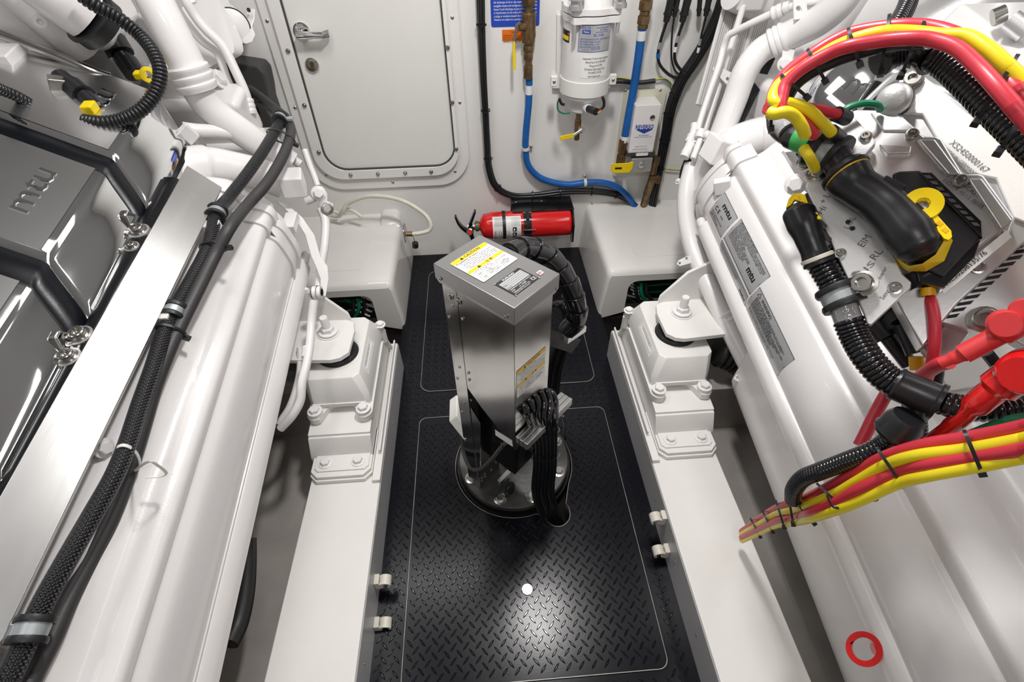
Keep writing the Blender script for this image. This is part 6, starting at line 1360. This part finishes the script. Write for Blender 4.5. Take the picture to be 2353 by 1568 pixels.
slab([(2120,640),(2240,545),(2300,520),(2360,540),(2480,560),(2480,760),(2240,760),(2160,740)], -.030, .03, 'lower_housing', 'alum')
slab([(1930,268),(1968,250),(2060,252),(2125,312),(2152,312),(2165,318),(2215,398),(2250,398),(2262,402),(2335,500),(2318,545),(2300,530),(2160,640),(2110,650),(2060,560),(1990,420)], 0, .022, 'connector_frame', 'alum', bevel=.004)
slab([(2000,258),(2055,256),(2110,300),(2030,300)], .003, .006, 'raised_pad', 'alum'); slab([(2020,330),(2095,335),(2092,352),(2040,354)], .006, .012, 'raised_pad', 'alum')
slab([(2105,318),(2150,318),(2212,402),(2178,402)], .004, .006, 'raised_rib', 'alum', bevel=.003); slab([(2220,408),(2258,408),(2330,505),(2300,530)], .004, .006, 'raised_rib', 'alum', bevel=.003)
# ribbed heat sink below
for k in range(13):
    x, y = 2172+k*16.2, 726-k*15.0; P = [up_(x, y, -.029), up_(x+34, y-6, -.029), up_(x+26, y+3, -.029), up_(x-8, y+8, -.029)]
    MB().prism(P, -UN*.006).build('fin_slot', 'dark', CU)
slab([(2120,800),(2353,560),(2480,500),(2480,900),(2360,800),(2250,735),(2160,850)], -.052, .03, 'unit_base', 'alub')
# label strip with the part number
slab([(2160,655),(2312,530),(2325,545),(2168,676)], .002, .002, 'number_plate', 'wht', bevel=0)
A = up_(2163,672,.0025); B_ = up_(2322,545,.0025); dx = (B_-A).normalized(); dy = UN.cross(dx); Ln = (B_-A).length
nf = lambda u, v, h=0: A+dx*u+dy*v+UN*h
if nf(0,.01).z < A.z: dy = -dy
letters([('B00E50208135/76', Ln*.04, .0015, .0085, Ln*.66), ('(nicht eingestellt)', Ln*.04, .0105, .0075, Ln*.58)], nf, 'lettering', 'ink', CU, .0006)
# front mounting plates, stamped
slab([(1862,400),(1888,382),(1965,415),(2000,470),(2075,630),(2095,648),(2093,662),(2002,748),(1993,745),(1985,720),(1850,430)], .012, .012, 'mounting_plate', 'alub', bevel=.002)
slab([(1920,262),(1938,250),(1952,254),(2012,322),(2012,330),(1968,380),(1905,345),(1895,300)], .020, .012, 'end_plate', 'alub', bevel=.002)
def uline(x0, y0, x1, y1, txt, sz, h, name='lettering', m='inkg'):
    a, b_ = up_(x0, y0, h), up_(x1, y1, h); d = (b_-a).normalized(); L = (b_-a).length; s = UN.cross(d)
    return letters([(txt, 0, 0, sz, L)], lambda u, v, q=0: a+d*u+s*v+UN*q, name, m, CU, .0004)
uline(1895,470,1915,440,'+ Lo',.012,.012); uline(1880,505,1900,478,'- Hi',.012,.012); uline(1950,528,1968,500,'LOL',.010,.012); uline(1983,570,2003,545,'EIM',.012,.012); uline(2010,600,2030,578,'RL',.012,.012); uline(1992,625,2012,606,'IS',.010,.012); uline(2030,690,2056,655,'Senator',.008,.012); uline(2020,650,2040,615,'Power',.007,.012)
uline(1980,402,1992,380,'LOI',.010,.021); uline(1930,300,1936,296,'+',.010,.021); uline(2160,395,2270,470,'MTU FRIEDRICHSHAFEN',.008,.001); uline(2165,415,2255,480,'ECU 9 4512 0035',.006,.001)
# caption print on the white cover
uline(2180,330,2262,398,'X52450000167',.010,-.0155); uline(2165,342,2240,405,'MADE IN GERMANY',.006,-.0155)
for x, y, h, r in ((1945,268,.020,.0058),(1988,314,.020,.0058),(2096,308,.003,.0055),(2208,415,.003,.0060),(2248,614,-.02,.006),(2095,187,-.014,.010),(1931,582,.012,.0052),(1969,634,.012,.0052),(2056,662,.012,.0058),(1880,398,.012,.0085),(1862,404,.012,.0065),(1848,376,.0,.0075)):
    put(SOCK, 'screw', CU, up_(x, y, h), UN, scale=r)
for x, y in ((1949,510),(1959,525)): MB().cyl(up_(x,y,.0125), up_(x,y,.0135), .0030, 12).build('drilled_hole', 'dark', CU)
put(SOCK, 'clamp_bolt', CU, up_(1985,652,.022), (UN+V((-.5,0,0))).normalized(), scale=.012)
put(SOCK, 'screw', CU, atD(2262,735,.60), UN, scale=.012)
# rubber buffer and round sight piece at the top corner
b = MB(); q = up_(2058,232,-.005); ax = V((-.75,-.55,.35)).normalized(); b.lathe([(.001,.0),(.021,.0),(.021,.012),(.001,.012)], q, ax, seg=28); b.build('rubber_buffer', 'rubber', CU)
b = MB(); b.lathe([(.001,.012),(.0205,.012),(.0185,.018),(.012,.022),(.001,.023)], q, ax, seg=28); b.build('buffer_cap', 'cast', CU, smooth=60)
b = MB(); b.lathe([(.001,-.03),(.019,-.03),(.019,.0),(.001,.0)], q, ax, seg=28); b.build('buffer_stud', 'alum', CU)
# black sockets
slab([(2050,398),(2068,392),(2116,390),(2252,520),(2256,545),(2170,640),(2130,620),(2080,520)], .012, .03, 'socket_block', 'plastic', bevel=.003)
slab([(2112,396),(2142,396),(2256,508),(2258,548),(2250,540),(2160,450)], .018, .008, 'socket_rim', 'gloss', bevel=.001)
for k in range(9): 
    x, y = 2122+k*13.6, 402+k*13.6; slab([(x,y),(x+15,y+1),(x+22,y+9),(x+8,y+8)], .0192, .002, 'vent_slot', 'grey', bevel=0)
slab([(2130,560),(2255,548),(2240,590),(2170,660),(2110,648),(2100,600)], .008, .03, 'socket_foot', 'gloss', bevel=.002)
slab([(1830,470),(1852,440),(1870,450),(1928,545),(1932,565),(1905,575),(1870,560)], .006, .025, 'socket_block', 'gloss', bevel=.003)
slab([(1895,560),(1935,560),(1952,620),(1950,645),(1925,640)], -.002, .02, 'socket_foot', 'gloss', bevel=.002)
slab([(1855,440),(1872,436),(1880,470),(1862,480)], .010, .02, 'socket_ear', 'gloss')
# ------------------------------------------------------------------ the two big plugs with yellow levers
def bigplug(label, lst, name='connector_plug'):
    t = thing(name, label, 'plug', up_(lst[0][0], lst[0][1], .03)); P = [up_(x, y, h) for x, y, h, r in lst]; rr = [r for *_, r in lst]
    S = spline(P, 6); fr = frames(S); R = []
    for i, (p, (x, y, tt)) in enumerate(zip(S, fr)):
        q = i/6; k = min(int(q), len(rr)-2); f = q-k; f = f*f*(3-2*f); r = rr[k]+(rr[k+1]-rr[k])*f
        R.append([p+(x*math.cos(2*PI*j/28)+y*math.sin(2*PI*j/28))*r for j in range(28)])
    MB().loft(R).build('plug_body', 'plastic', t, smooth=50); return t, P
t1, PP1 = bigplug('large black plug with a yellow lever in the middle of the control unit', [(1935,392,.035,.0235),(1942,398,.036,.0275),(1952,412,.036,.0265),(1975,432,.036,.0235),(2010,455,.036,.0235),(2050,490,.036,.0255),(2088,535,.036,.0275),(2112,568,.036,.0245),(2124,588,.036,.016),(2129,598,.036,.004)])
b = MB(); b.lathe([(.027,-.003),(.0295,-.001),(.0295,.002),(.027,.004)], PP1[1], PP1[2]-PP1[0], seg=32); b.build('plug_collar', 'plastic', t1)
b = MB(); b.lathe([(.0268,.004),(.0272,.0045),(.0272,.0055),(.0268,.006)], PP1[1], PP1[2]-PP1[0], seg=32); b.build('seal_band', 'amber', t1)
def barpoly(t, poly, h, th, name, m, bevel=.0012, holes=()):
    P = [up_(x, y, h) for x, y in poly]; o = P[0]; lp = [((p-o).dot(ux), (p-o).dot(uy)) for p in P]; hs = []
    for x, y, r in holes: p = up_(x, y, h)-o; hs.append(circ(p.dot(ux), p.dot(uy), r, 20))
    return MB().plate((o, ux, uy, -UN), lp, hs, th).build(name, m, t, bevel=bevel)
def arc(cx, cy, rx, ry, a0, a1, n=12): return [(cx+rx*math.cos(math.radians(a0+(a1-a0)*k/n)), cy+ry*math.sin(math.radians(a0+(a1-a0)*k/n))) for k in range(n+1)]
barpoly(t1, arc(2119,471,38,19,150,-120+360-60,16)[:0]+[(2083,468),(2088,458),(2100,452),(2120,453),(2142,461),(2156,474),(2159,488),(2152,492),(2186,530),(2188,545),(2180,552),(2168,548),(2126,496),(2104,494),(2088,484)], .052, .007, 'lever_arm', 'yelp', holes=((2119,473,.0065),))
MB().plate((up_(2119,473,.047), ux, uy, UN), circ(0,0,.0195,32), [circ(0,0,.0070,20)], .007).build('lever_ring', 'yelp', t1, bevel=.001)
b = MB(); b.lathe([(.001,0),(.0060,0),(.0060,.004),(.001,.005)], up_(2119,473,.045), UN, seg=16); b.build('lever_pivot', 'screw', t1)
# band wrapping round the nose of the plug
P = [up_(x, y, h) for x, y, h in ((2176,540,.046),(2150,585,.046),(2120,606,.044),(2088,612,.030),(2060,592,.014),(2035,560,.004))]
Q = [up_(x, y, h) for x, y, h in ((2190,552,.028),(2170,600,.026),(2128,624,.022),(2086,624,.010),(2050,602,-.004),(2020,566,-.010))]
S1, S2 = P, Q; R = []
for p, q in zip(S1, S2):
    n = (p-q).normalized(); R.append([p, q, q-ray(2100,560).normalized()*-.005, p-ray(2100,560).normalized()*-.005])
MB().loft(R).build('lever_yoke', 'yelp', t1, bevel=.001)
for x, y in ((2150,512),(2163,528)): slab([(x,y),(x+10,y+8),(x+18,y+2),(x+8,y-6)], .0525, .001, 'lever_window', 'amber', t1, bevel=0)
t2_, PP2 = bigplug('smaller black plug with a yellow lever at the left edge of the control unit', [(1880,598,.012,.0175),(1877,592,.013,.0185),(1870,575,.016,.0165),(1858,545,.020,.0175),(1846,515,.022,.0205),(1836,490,.022,.0205),(1832,476,.022,.014),(1830,470,.022,.004)])
b = MB(); b.lathe([(.018,-.004),(.0200,-.003),(.0200,.001),(.018,.002)], PP2[1], PP2[2]-PP2[0], seg=28); b.build('plug_collar', 'ivory', t2_)
b = MB(); b.lathe([(.0178,-.010),(.0195,-.009),(.0195,-.005),(.0178,-.0045)], PP2[1], PP2[2]-PP2[0], seg=28); b.build('plug_ring', 'rubber', t2_)
barpoly(t2_, [(1822,445),(1838,444),(1850,448),(1862,482),(1872,490),(1884,496),(1888,503),(1872,505),(1858,498),(1850,486),(1838,462),(1826,458),(1816,472),(1806,478),(1812,458)], .034, .008, 'lever_arm', 'yelp', holes=((1872,494,.004),))
for x, y in ((1832,450),(1840,466)): slab([(x,y),(x+7,y),(x+9,y+9),(x+2,y+9)], .0345, .001, 'lever_window', 'amber', t2_, bevel=0)
for a, c in (((2000,428),(2050,450)),((2030,415),(2075,440)),((2060,440),(2085,470))): 
    p, q = up_(*a,.040), up_(*c,.040); MB().obox((p+q)/2, (q-p).normalized(), UN.cross((q-p).normalized()), UN, (q-p).length/2, .0035, .010).build('plug_rib', 'plastic', t1, bevel=.001)
for a, c in (((1870,520),(1905,560)),((1865,500),(1895,530)),((1882,556),(1905,570))): 
    p, q = up_(*a,.016), up_(*c,.012); MB().obox((p+q)/2, (q-p).normalized(), UN.cross((q-p).normalized()), UN, (q-p).length/2, .0045, .010).build('plug_rib', 'plastic', t2_, bevel=.001)
# ------------------------------------------------------------------ clamp and cable entry of the larger plug
k = thing('cable_entry', 'black cable entering the large plug, wrapped with green and orange tape', 'cable', up_(1900,335,.03))
MB().tube([up_(x,y,h) for x,y,h in ((1785,268,.0),(1790,292,.012),(1815,312,.026),(1850,325,.033),(1905,345,.036),(1935,392,.036))], [.0145]*14+[.0160]*20, seg=18, sub=7).build('taped_cable', 'plastic', k, smooth=60)
MB().tube([up_(x,y,h) for x,y,h in ((1912,352,.037),(1925,372,.037),(1940,396,.036))], .0185, seg=20).build('cable_tail', 'plastic', k)
MB().tube([up_(x,y,h) for x,y,h in ((1836,318,.032),(1846,322,.034),(1858,327,.035),(1868,332,.036))], .0175, seg=20).build('green_tape', 'greent', k)
b = MB(); b.obox(up_(1873,309,.052), ux, uy, UN, .012, .005, .004); b.build('tape_tail', 'greent', k, bevel=.002)
fnk = lambda u, v, h=0: up_(1800,283,.030)+(up_(1842,305,.046)-up_(1800,283,.030)).normalized()*u+UN*h+UN.cross((up_(1842,305,.046)-up_(1800,283,.030)).normalized())*(-v)
grid(fnk, 0, -.009, .030, .008, .0, 2, 2).build('orange_label', 'amber', k); letters([('X52407000082', .003, -.002, .005, .022), ('4532 2005', .003, .004, .005, .018)], lambda u, v, h=0: fnk(u, -v, h), 'lettering', 'inkr', k, .0006)
MB().tube([up_(x,y,h) for x,y,h in ((1785,262,.0),(1800,285,.022),(1815,305,.030))], .0155, seg=16).build('clear_wrap', 'clear', k)
def clampE(px, py, h, d0, d1, r, label):
    c = up_(px, py, h); d = (up_(*d1)-up_(*d0)).normalized(); kk = pclamp(c, d, r, label, .020); return kk
clampE(1908,345,.036,(1890,338,.036),(1928,362,.036),.0195,'rubber-lined clamp on the taped cable at the top of the control unit')
kk = clampE(1932,683,.004,(1915,650,.004),(1948,715,.004),.0205,'rubber-lined clamp on the corrugated cable at the foot of the control unit')
b = MB(); p, q = up_(1945,672,.018), up_(1990,648,.018); b.obox((p+q)/2, (q-p).normalized(), UN.cross((q-p).normalized()), UN, (q-p).length/2, .010, .003); b.build('clamp_tab', 'zinc', kk, bevel=.001)
t = thing('small_clamp', 'small clamp on the thin yellow cable beside the control unit', 'clamp', up_(1852,352,.01)); b = MB(); b.lathe([(.009,-.008),(.011,-.007),(.011,.007),(.009,.008)], up_(1853,350,.01), up_(1866,362,.01)-up_(1848,346,.01), seg=18); b.build('clamp_band', 'rubber', t)
b = MB(); b.lathe([(.0112,-.003),(.0116,-.003),(.0116,.003),(.0112,.003)], up_(1853,350,.01), up_(1866,362,.01)-up_(1848,346,.01), seg=18); b.build('clamp_strap', 'zinc', t)
# ------------------------------------------------------------------ red and yellow cable arch
def cab(name, label, m, l, r, group=None, seg=14, sub=8): 
    t = thing(name, label, 'cable', atD(*l[0])); MB().tube(extend(dpts(l), .35 if l[0][0] > 2370 else 0, .35 if l[-1][0] > 2370 else 0), r, seg=seg, sub=sub).build('cable_jacket', m, t, smooth=60); return t
cab('yellow_cable', 'yellow cable arching over the control unit between the two red ones', 'yel', [(1912,306,.63),(1886,280,.62),(1855,252,.61),(1815,238,.605),(1785,238,.60),(1777,222,.605),(1790,195,.61),(1816,176,.61),(1873,136,.60),(1921,107,.585),(1969,88,.57),(2032,74,.555),(2096,74,.545),(2160,81,.53),(2221,84,.515),(2274,116,.50),(2316,154,.49),(2380,215,.48)], .0070)
cab('red_cable', 'red cable on the near side of the arch over the control unit', 'redc', [(1872,312,.63),(1850,288,.62),(1820,262,.61),(1795,248,.60),(1797,222,.60),(1806,194,.60),(1843,158,.59),(1905,123,.575),(1953,106,.56),(2032,93,.545),(2096,88,.53),(2144,92,.52),(2200,112,.505),(2253,160,.49),(2295,206,.475),(2337,255,.465),(2380,305,.46)], .0072)
cab('red_cable', 'red cable on the far side of the arch over the control unit', 'redc', [(1765,258,.63),(1772,240,.63),(1782,205,.63),(1812,165,.625),(1870,122,.61),(1920,92,.60),(1969,73,.59),(2060,60,.565),(2126,61,.55),(2179,74,.535),(2221,95,.52),(2263,133,.51),(2297,168,.50),(2340,212,.485),(2390,270,.48)], .0076)
cab('black_cable', 'thick black cable tied under the red and yellow arch', 'plastic', [(1795,262,.64),(1808,225,.63),(1829,192,.62),(1873,160,.605),(1937,132,.59),(2001,113,.575),(2060,100,.57),(2120,96,.565)], .0080)
cab('yellow_cable', 'short yellow cable curling down to the taped plug cable', 'yel', [(1768,258,.60),(1782,262,.595),(1806,258,.59),(1828,270,.595),(1843,292,.60),(1850,312,.61)], .0070)
cab('yellow_cable', 'thin piece of yellow cable below the small clamp', 'yel', [(1846,340,.635),(1858,358,.63),(1868,376,.64),(1872,388,.65)], .0065)
t = cab('red_cable', 'red cable running right from the knot to a black boot on the control unit', 'redc', [(1760,248,.62),(1800,252,.625),(1850,248,.63),(1890,254,.635),(1928,264,.64)], .0065)
b = MB(); b.cyl(atD(1922,262,.64), atD(1945,272,.65), .0095, 16); b.build('cable_boot', 'plastic', t)
t = thing('wire_boot', 'black boot at the end of the yellow cable on the control unit', 'boot', atD(1918,312,.63)); MB().cyl(atD(1908,304,.63), atD(1928,320,.645), .0100, 16).build('boot_body', 'plastic', t)
t = thing('green_wire', 'green wire with a clear sleeve looping above the control unit', 'wire', atD(1990,238,.66)); MB().tube(dpts([(1932,262,.66),(1950,247,.655),(1985,238,.65),(2015,241,.65),(2022,252,.66)]), .0045, seg=10).build('wire', 'green', t)
MB().tube(dpts([(1870,262,.66),(1900,265,.66),(1935,258,.66)]), .004, seg=8).build('wire', 'green', t)
t = thing('corrugated_conduit', 'thick black corrugated conduit under the cable arch at the top right', 'conduit', atD(2250,230,.56))
MB().tube(dpts([(2030,138,.60),(2050,130,.60),(2085,118,.595),(2125,118,.59)]), .0145, seg=20, corr=.13, pitch=.0045).build('conduit', 'gloss', t, smooth=40)
MB().tube(extend(dpts([(2142,128,.58),(2180,150,.57),(2230,195,.55),(2280,245,.53),(2330,292,.51),(2390,350,.49)]), 0, .3), .0165, seg=22, corr=.11, pitch=.0062).build('conduit', 'gloss', t, smooth=40)
MB().tube(dpts([(2098,118,.595),(2122,120,.59),(2145,136,.58)]), .0185, seg=24, sub=8).build('conduit_elbow', 'gloss', t, smooth=50)
MB().cyl(atD(2022,142,.60), atD(2032,137,.60), .017, 20).build('conduit_cuff', 'plastic', t)
t = thing('corrugated_conduit', 'black corrugated conduit rising out of the top of the photo behind the cable arch', 'conduit', atD(2090,40,.75))
MB().tube(dpts([(2050,75,.72),(2068,45,.74),(2085,10,.77),(2100,-40,.80)]), .0135, seg=18, corr=.2, pitch=.0085).build('conduit', 'gloss', t, smooth=40)
def arctie(px, py, d, px2, py2, r1, r2, m='plastic', w_=.0035, label='', head=True):
    # tie round a group: centre, long axis toward (px2,py2)
    c = atD(px, py, d); a = atD(px2, py2, d)-c; fx = a.normalized(); vw = ray(px, py).normalized(); dd = fx.cross(vw).normalized(); fy = dd.cross(fx)
    k = thing('cable_tie', label, 'cable tie', c); R = []
    for q_, h in ((0,-w_/2),(.0014,-w_/2),(.0014,w_/2),(0,w_/2),(0,-w_/2)): R.append([c+dd*h+fx*(math.cos(2*PI*j/28)*(r1+q_))+fy*(math.sin(2*PI*j/28)*(r2+q_)) for j in range(28)])
    MB().loft(R, caps=False).build('tie_loop', m, k)
    if head: b = MB(); b.obox(c+fx*(r1+.003), fx, fy, dd, .004, .004, .0035); b.build('tie_head', m, k, bevel=.0008)
for px, py, d, qx, qy, r1, r2, lab in ((1823,196,.605,1845,215,.019,.012,'black tie at the left of the cable arch, lowest one'),(1875,148,.595,1890,175,.020,.012,'black tie round the cable arch, second from the left'),(1962,105,.57,1970,130,.020,.013,'black tie round the cable arch, third from the left'),
    (2034,100,.575,2028,140,.031,.019,'black tie binding the cable arch to the conduit above the polished cover'),(2098,110,.56,2085,140,.030,.020,'black tie binding the cable arch to the conduit elbow'),(2290,205,.505,2262,250,.036,.020,'black tie binding arch and conduit, upper one at the right edge'),(2345,275,.48,2320,312,.034,.020,'black tie binding arch and conduit, lowest one at the right edge'),(1772,262,.615,1772,278,.016,.016,'black tie round the knot where the cable arch ends')):
    arctie(px, py, d, qx, qy, r1, r2, label=lab)
# ------------------------------------------------------------------ lower conduit from the smaller plug
t = thing('corrugated_conduit', 'black corrugated conduit from the smaller plug to a smooth coupling and the right edge', 'conduit', atD(2000,830,.62))
MB().tube([up_(1882,600,.011), up_(1897,625,.008), up_(1915,655,.005), up_(1930,685,.003)], .0175, seg=20, corr=.11, pitch=.0062).build('conduit', 'gloss', t, smooth=40)
MB().tube([up_(1928,680,.003), up_(1940,712,.002), up_(1950,738,.001)], .0165, seg=18).build('clear_wrap', 'clear', t)
s0_ = up_(1948,735,.001); ds = (s0_-EYE).dot(_w(V((0,0,1))))
MB().tube([s0_, atD(1965,775,ds-.005), atD(1995,825,ds-.02), atD(2035,868,ds-.03), atD(2078,892,ds-.04)], .0180, seg=20, corr=.11, pitch=.0057).build('conduit', 'gloss', t, smooth=40)
c0, c1 = atD(2062,884,ds-.035), atD(2160,925,ds-.06); b = MB(); Lc = (c1-c0).length; b.lathe([(.001,-.003),(.0205,-.003),(.0215,0),(.0200,.003),(.0200,Lc-.006),(.0225,Lc-.004),(.0225,Lc),(.001,Lc)], c0, c1-c0, seg=32); b.build('coupling', 'plastic', t)
MB().tube(extend([atD(2158,924,ds-.06), atD(2190,932,ds-.07), atD(2245,940,ds-.08), atD(2300,940,ds-.09), atD(2400,930,ds-.10)], 0, .3), .0150, seg=20, corr=.11, pitch=.0060).build('conduit', 'gloss', t, smooth=40)
cm = atD(2105,905,ds-.045); MB().cyl(cm, atD(2105,952,ds-.02), .0145, 20).build('coupling_branch', 'plastic', t)
MB().tube([atD(2105,945,ds-.02), atD(2110,985,ds-.01), atD(2105,1020,ds+.0)], .0105, seg=16, corr=.11, pitch=.0050).build('conduit', 'gloss', t, smooth=40)
t = thing('corrugated_conduit', 'black corrugated conduit with a round cap lying above the red and yellow cable run', 'conduit', atD(1950,1070,.68))
c0, c1 = atD(2085,965,.60), atD(2045,1005,.62); MB().lathe([(.001,-.004),(.018,-.004),(.022,.004),(.0225,.018),(.024,.022),(.0225,.026),(.001,.026)], c0, c1-c0, seg=28).build('end_cap', 'plastic', t)
MB().tube(dpts([(2055,1000,.62),(2030,1022,.635),(1985,1045,.65),(1930,1066,.68),(1880,1085,.71),(1845,1100,.74),(1825,1125,.77),(1822,1150,.80)]), .0125, seg=18, corr=.11, pitch=.0052).build('conduit', 'gloss', t, smooth=40)
# lower run of battery cables
lows = [('red_cable','redc','topmost red cable of the lower run at the right',[(2400,968,.46),(2353,980,.48),(2245,1002,.52),(2131,1020,.56),(2039,1047,.61),(1971,1082,.66),(1902,1120,.72),(1860,1142,.78),(1825,1155,.85),(1785,1168,.93),(1750,1190,1.02),(1705,1222,1.14)]),
 ('yellow_cable','yel','upper yellow cable of the lower run at the right',[(2400,998,.455),(2353,1010,.475),(2222,1033,.52),(2108,1047,.56),(2039,1068,.60),(1971,1106,.65),(1925,1132,.69),(1862,1160,.76),(1828,1172,.84),(1785,1182,.93),(1748,1205,1.02),(1705,1228,1.14)]),
 ('red_cable','redc','lower red cable of the lower run at the right',[(2400,1020,.45),(2353,1033,.47),(2245,1050,.51),(2131,1068,.55),(2062,1086,.59),(1971,1126,.64),(1925,1153,.68),(1862,1178,.75),(1830,1190,.84),(1785,1198,.93),(1748,1215,1.02),(1705,1236,1.14)]),
 ('yellow_cable','yel','lowest yellow cable of the lower run at the right',[(2400,1040,.45),(2353,1050,.475),(2245,1072,.51),(2131,1094,.55),(2062,1112,.59),(1993,1144,.63),(1925,1172,.68),(1862,1192,.76),(1828,1200,.85),(1785,1206,.94),(1748,1222,1.03),(1705,1242,1.15)])]
for nm, m_, lab, l in lows: cab(nm, lab, m_, l, .0068)
cab('green_cable', 'green cable glimpsed above the lower cable run at the right edge', 'green', [(2400,955,.50),(2340,965,.52),(2280,982,.55),(2225,1003,.57)], .006)
for i, (px, py, d, qx, qy, r1, r2) in enumerate(((2235,1036,.51,2250,1072,.021,.012),(2042,1070,.595,2066,1105,.024,.012),(1907,1140,.70,1930,1162,.023,.013),(1842,1170,.80,1868,1200,.026,.016),(1816,1165,.84,1822,1200,.026,.020),(1792,1180,.90,1800,1205,.022,.020),(1763,1197,.98,1772,1215,.020,.020),(1735,1212,1.05,1742,1225,.018,.018))):
    arctie(px, py, d, qx, qy, r1, r2, label='black tie round the lower cable run, %s from the right edge' % ('first','second','third','fourth','fifth','sixth','seventh','eighth')[i])
t = thing('tie_tail', 'long loose black tie tail under the lower cable run', 'cable tie', atD(1990,1150,.68)); MB().tube(dpts([(1900,1140,.70),(1915,1165,.67),(1950,1168,.67),(1985,1158,.67),(2000,1148,.67)]), .0018, seg=6, flat=.5).build('tail', 'plastic', t); b = MB(); b.obox(atD(2003,1146,.67), EU, ED, EW, .006, .004, .003); b.build('tie_head', 'plastic', t)
# red boots and leads
cab('red_cable', 'short thick dark red cable rising behind the smooth coupling', 'redc', [(1975,1025,.72),(1990,995,.72),(2012,950,.72),(2040,900,.72),(2062,870,.74)], .0085)
cab('red_cable', 'thin printed red cable hanging from the control unit boot', 'redc', [(2122,655,.66),(2138,690,.63),(2147,735,.62),(2147,790,.62),(2140,840,.63),(2125,880,.65)], .0068)
cab('black_cable', 'thin black cable hanging beside the printed red one', 'plastic', [(2098,690,.70),(2115,730,.69),(2140,780,.68),(2158,840,.68),(2155,880,.69)], .0058)
t = thing('cable_boots', 'group of black rubber boots below the control unit', 'boots', atD(2070,740,.70))
chain([(2100,628,.68,.014),(2125,650,.67,.013)], 'rubber', 'boot', t); chain([(2103,622,.63,.0135),(2124,654,.625,.0105)], 'rubber', 'boot', t); chain([(2078,672,.72,.010),(2098,694,.71,.008)], 'rubber', 'boot', t)
chain([(2030,700,.74,.024),(2060,725,.72,.022),(2075,745,.71,.012)], 'rubber', 'boot', t); chain([(2075,745,.70,.0125),(2105,812,.69,.0115)], 'plastic', 'boot', t); chain([(2010,740,.74,.016),(2040,775,.73,.014)], 'rubber', 'boot', t); chain([(2040,775,.73,.011),(2090,838,.72,.008)], 'plastic', 'boot', t)
for x, y, d, r in ((2133,670,.622,.0078),(2104,700,.69,.0075),(2106,828,.68,.0085),(2107,842,.68,.0085)):
    b = MB(); b.lathe([(r-.001,-.005),(r,-.005),(r,.005),(r-.001,.005)], atD(x,y,d), atD(x+2,y+30,d)-atD(x,y,d), seg=14); b.build('marker_band', 'amber', t)
t = thing('terminal_boot', 'large bright red terminal boot with a round top at the right edge', 'boot', atD(2300,750,.52))
MB().tube(dpts([(2160,835,.57),(2195,822,.56),(2228,808,.55)]), [.0065,.0075,.0085], seg=16).build('boot_neck', 'redb', t); chain([(2212,815,.55,.0105),(2300,768,.53,.0115)], 'redb', 'boot_body', t, 24); chain([(2300,765,.53,.014),(2345,738,.515,.015),(2420,700,.50,.016)], 'redb', 'boot_body', t, 24)
MB().lathe([(.001,.0),(.0125,.0),(.0145,-.003),(.0150,-.025),(.001,-.025)], atD(2311,746,.505), -ray(2311,746)+V((0,-.1,0))*FPX, seg=28).build('boot_top', 'redb', t)
MB().lathe([(.001,.0),(.0100,.0),(.0115,-.003),(.0115,-.02),(.001,-.02)], atD(2352,712,.50), -ray(2352,712), seg=28).build('boot_top', 'redb', t)
t = thing('terminal_boot', 'lower red terminal boot with a tapering sleeve at the right edge', 'boot', atD(2330,850,.50))
MB().tube(dpts([(2130,1022,.62),(2200,968,.58),(2262,915,.55),(2325,868,.53)]), [.0085,.010,.014,.019], seg=22).build('boot_body', 'red', t); MB().lathe([(.001,.0),(.018,.0),(.0225,-.006),(.0235,-.03),(.001,-.03)], atD(2346,862,.50), -ray(2346,862)+V((-.15,0,-.35))*FPX, seg=32).build('boot_top', 'red', t)
cab('red_cable', 'thin red cable passing below the terminal boot', 'redc', [(2075,905,.70),(2110,872,.66),(2150,842,.62),(2180,832,.60)], .009)
t = thing('black_cable', 'thin black cable crossing below the red terminal boot', 'cable', atD(2285,830,.62)); MB().tube(dpts([(2268,812,.62),(2290,840,.62),(2310,870,.62)]), .007, seg=10).build('cable_jacket', 'plastic', t)
# white bracket low on the right engine
b = MB(); b.prism([atD(2225,1095,.95), atD(2285,1085,.88), atD(2353,1130,.80), atD(2380,1180,.80), atD(2350,1165,.86), atD(2308,1195,.93)], EW*-.008); b.build('engine_bracket', 'paint2', ER_, bevel=.003)
put(HEXP, 'bolt', ER_, atD(2308,1112,.84), EW-EU*.6, scale=.016); put(HEXP, 'bolt', ER_, atD(2330,700,.9), EW, scale=.014)
b = MB(); b.prism([atD(2150,850,.80), atD(2250,740,.78), atD(2420,620,.76), atD(2420,780,.78), atD(2300,880,.80), atD(2180,900,.82)], ray(2250,800).normalized()*.02); b.build('side_plate', 'paint2', ER_, bevel=.003)
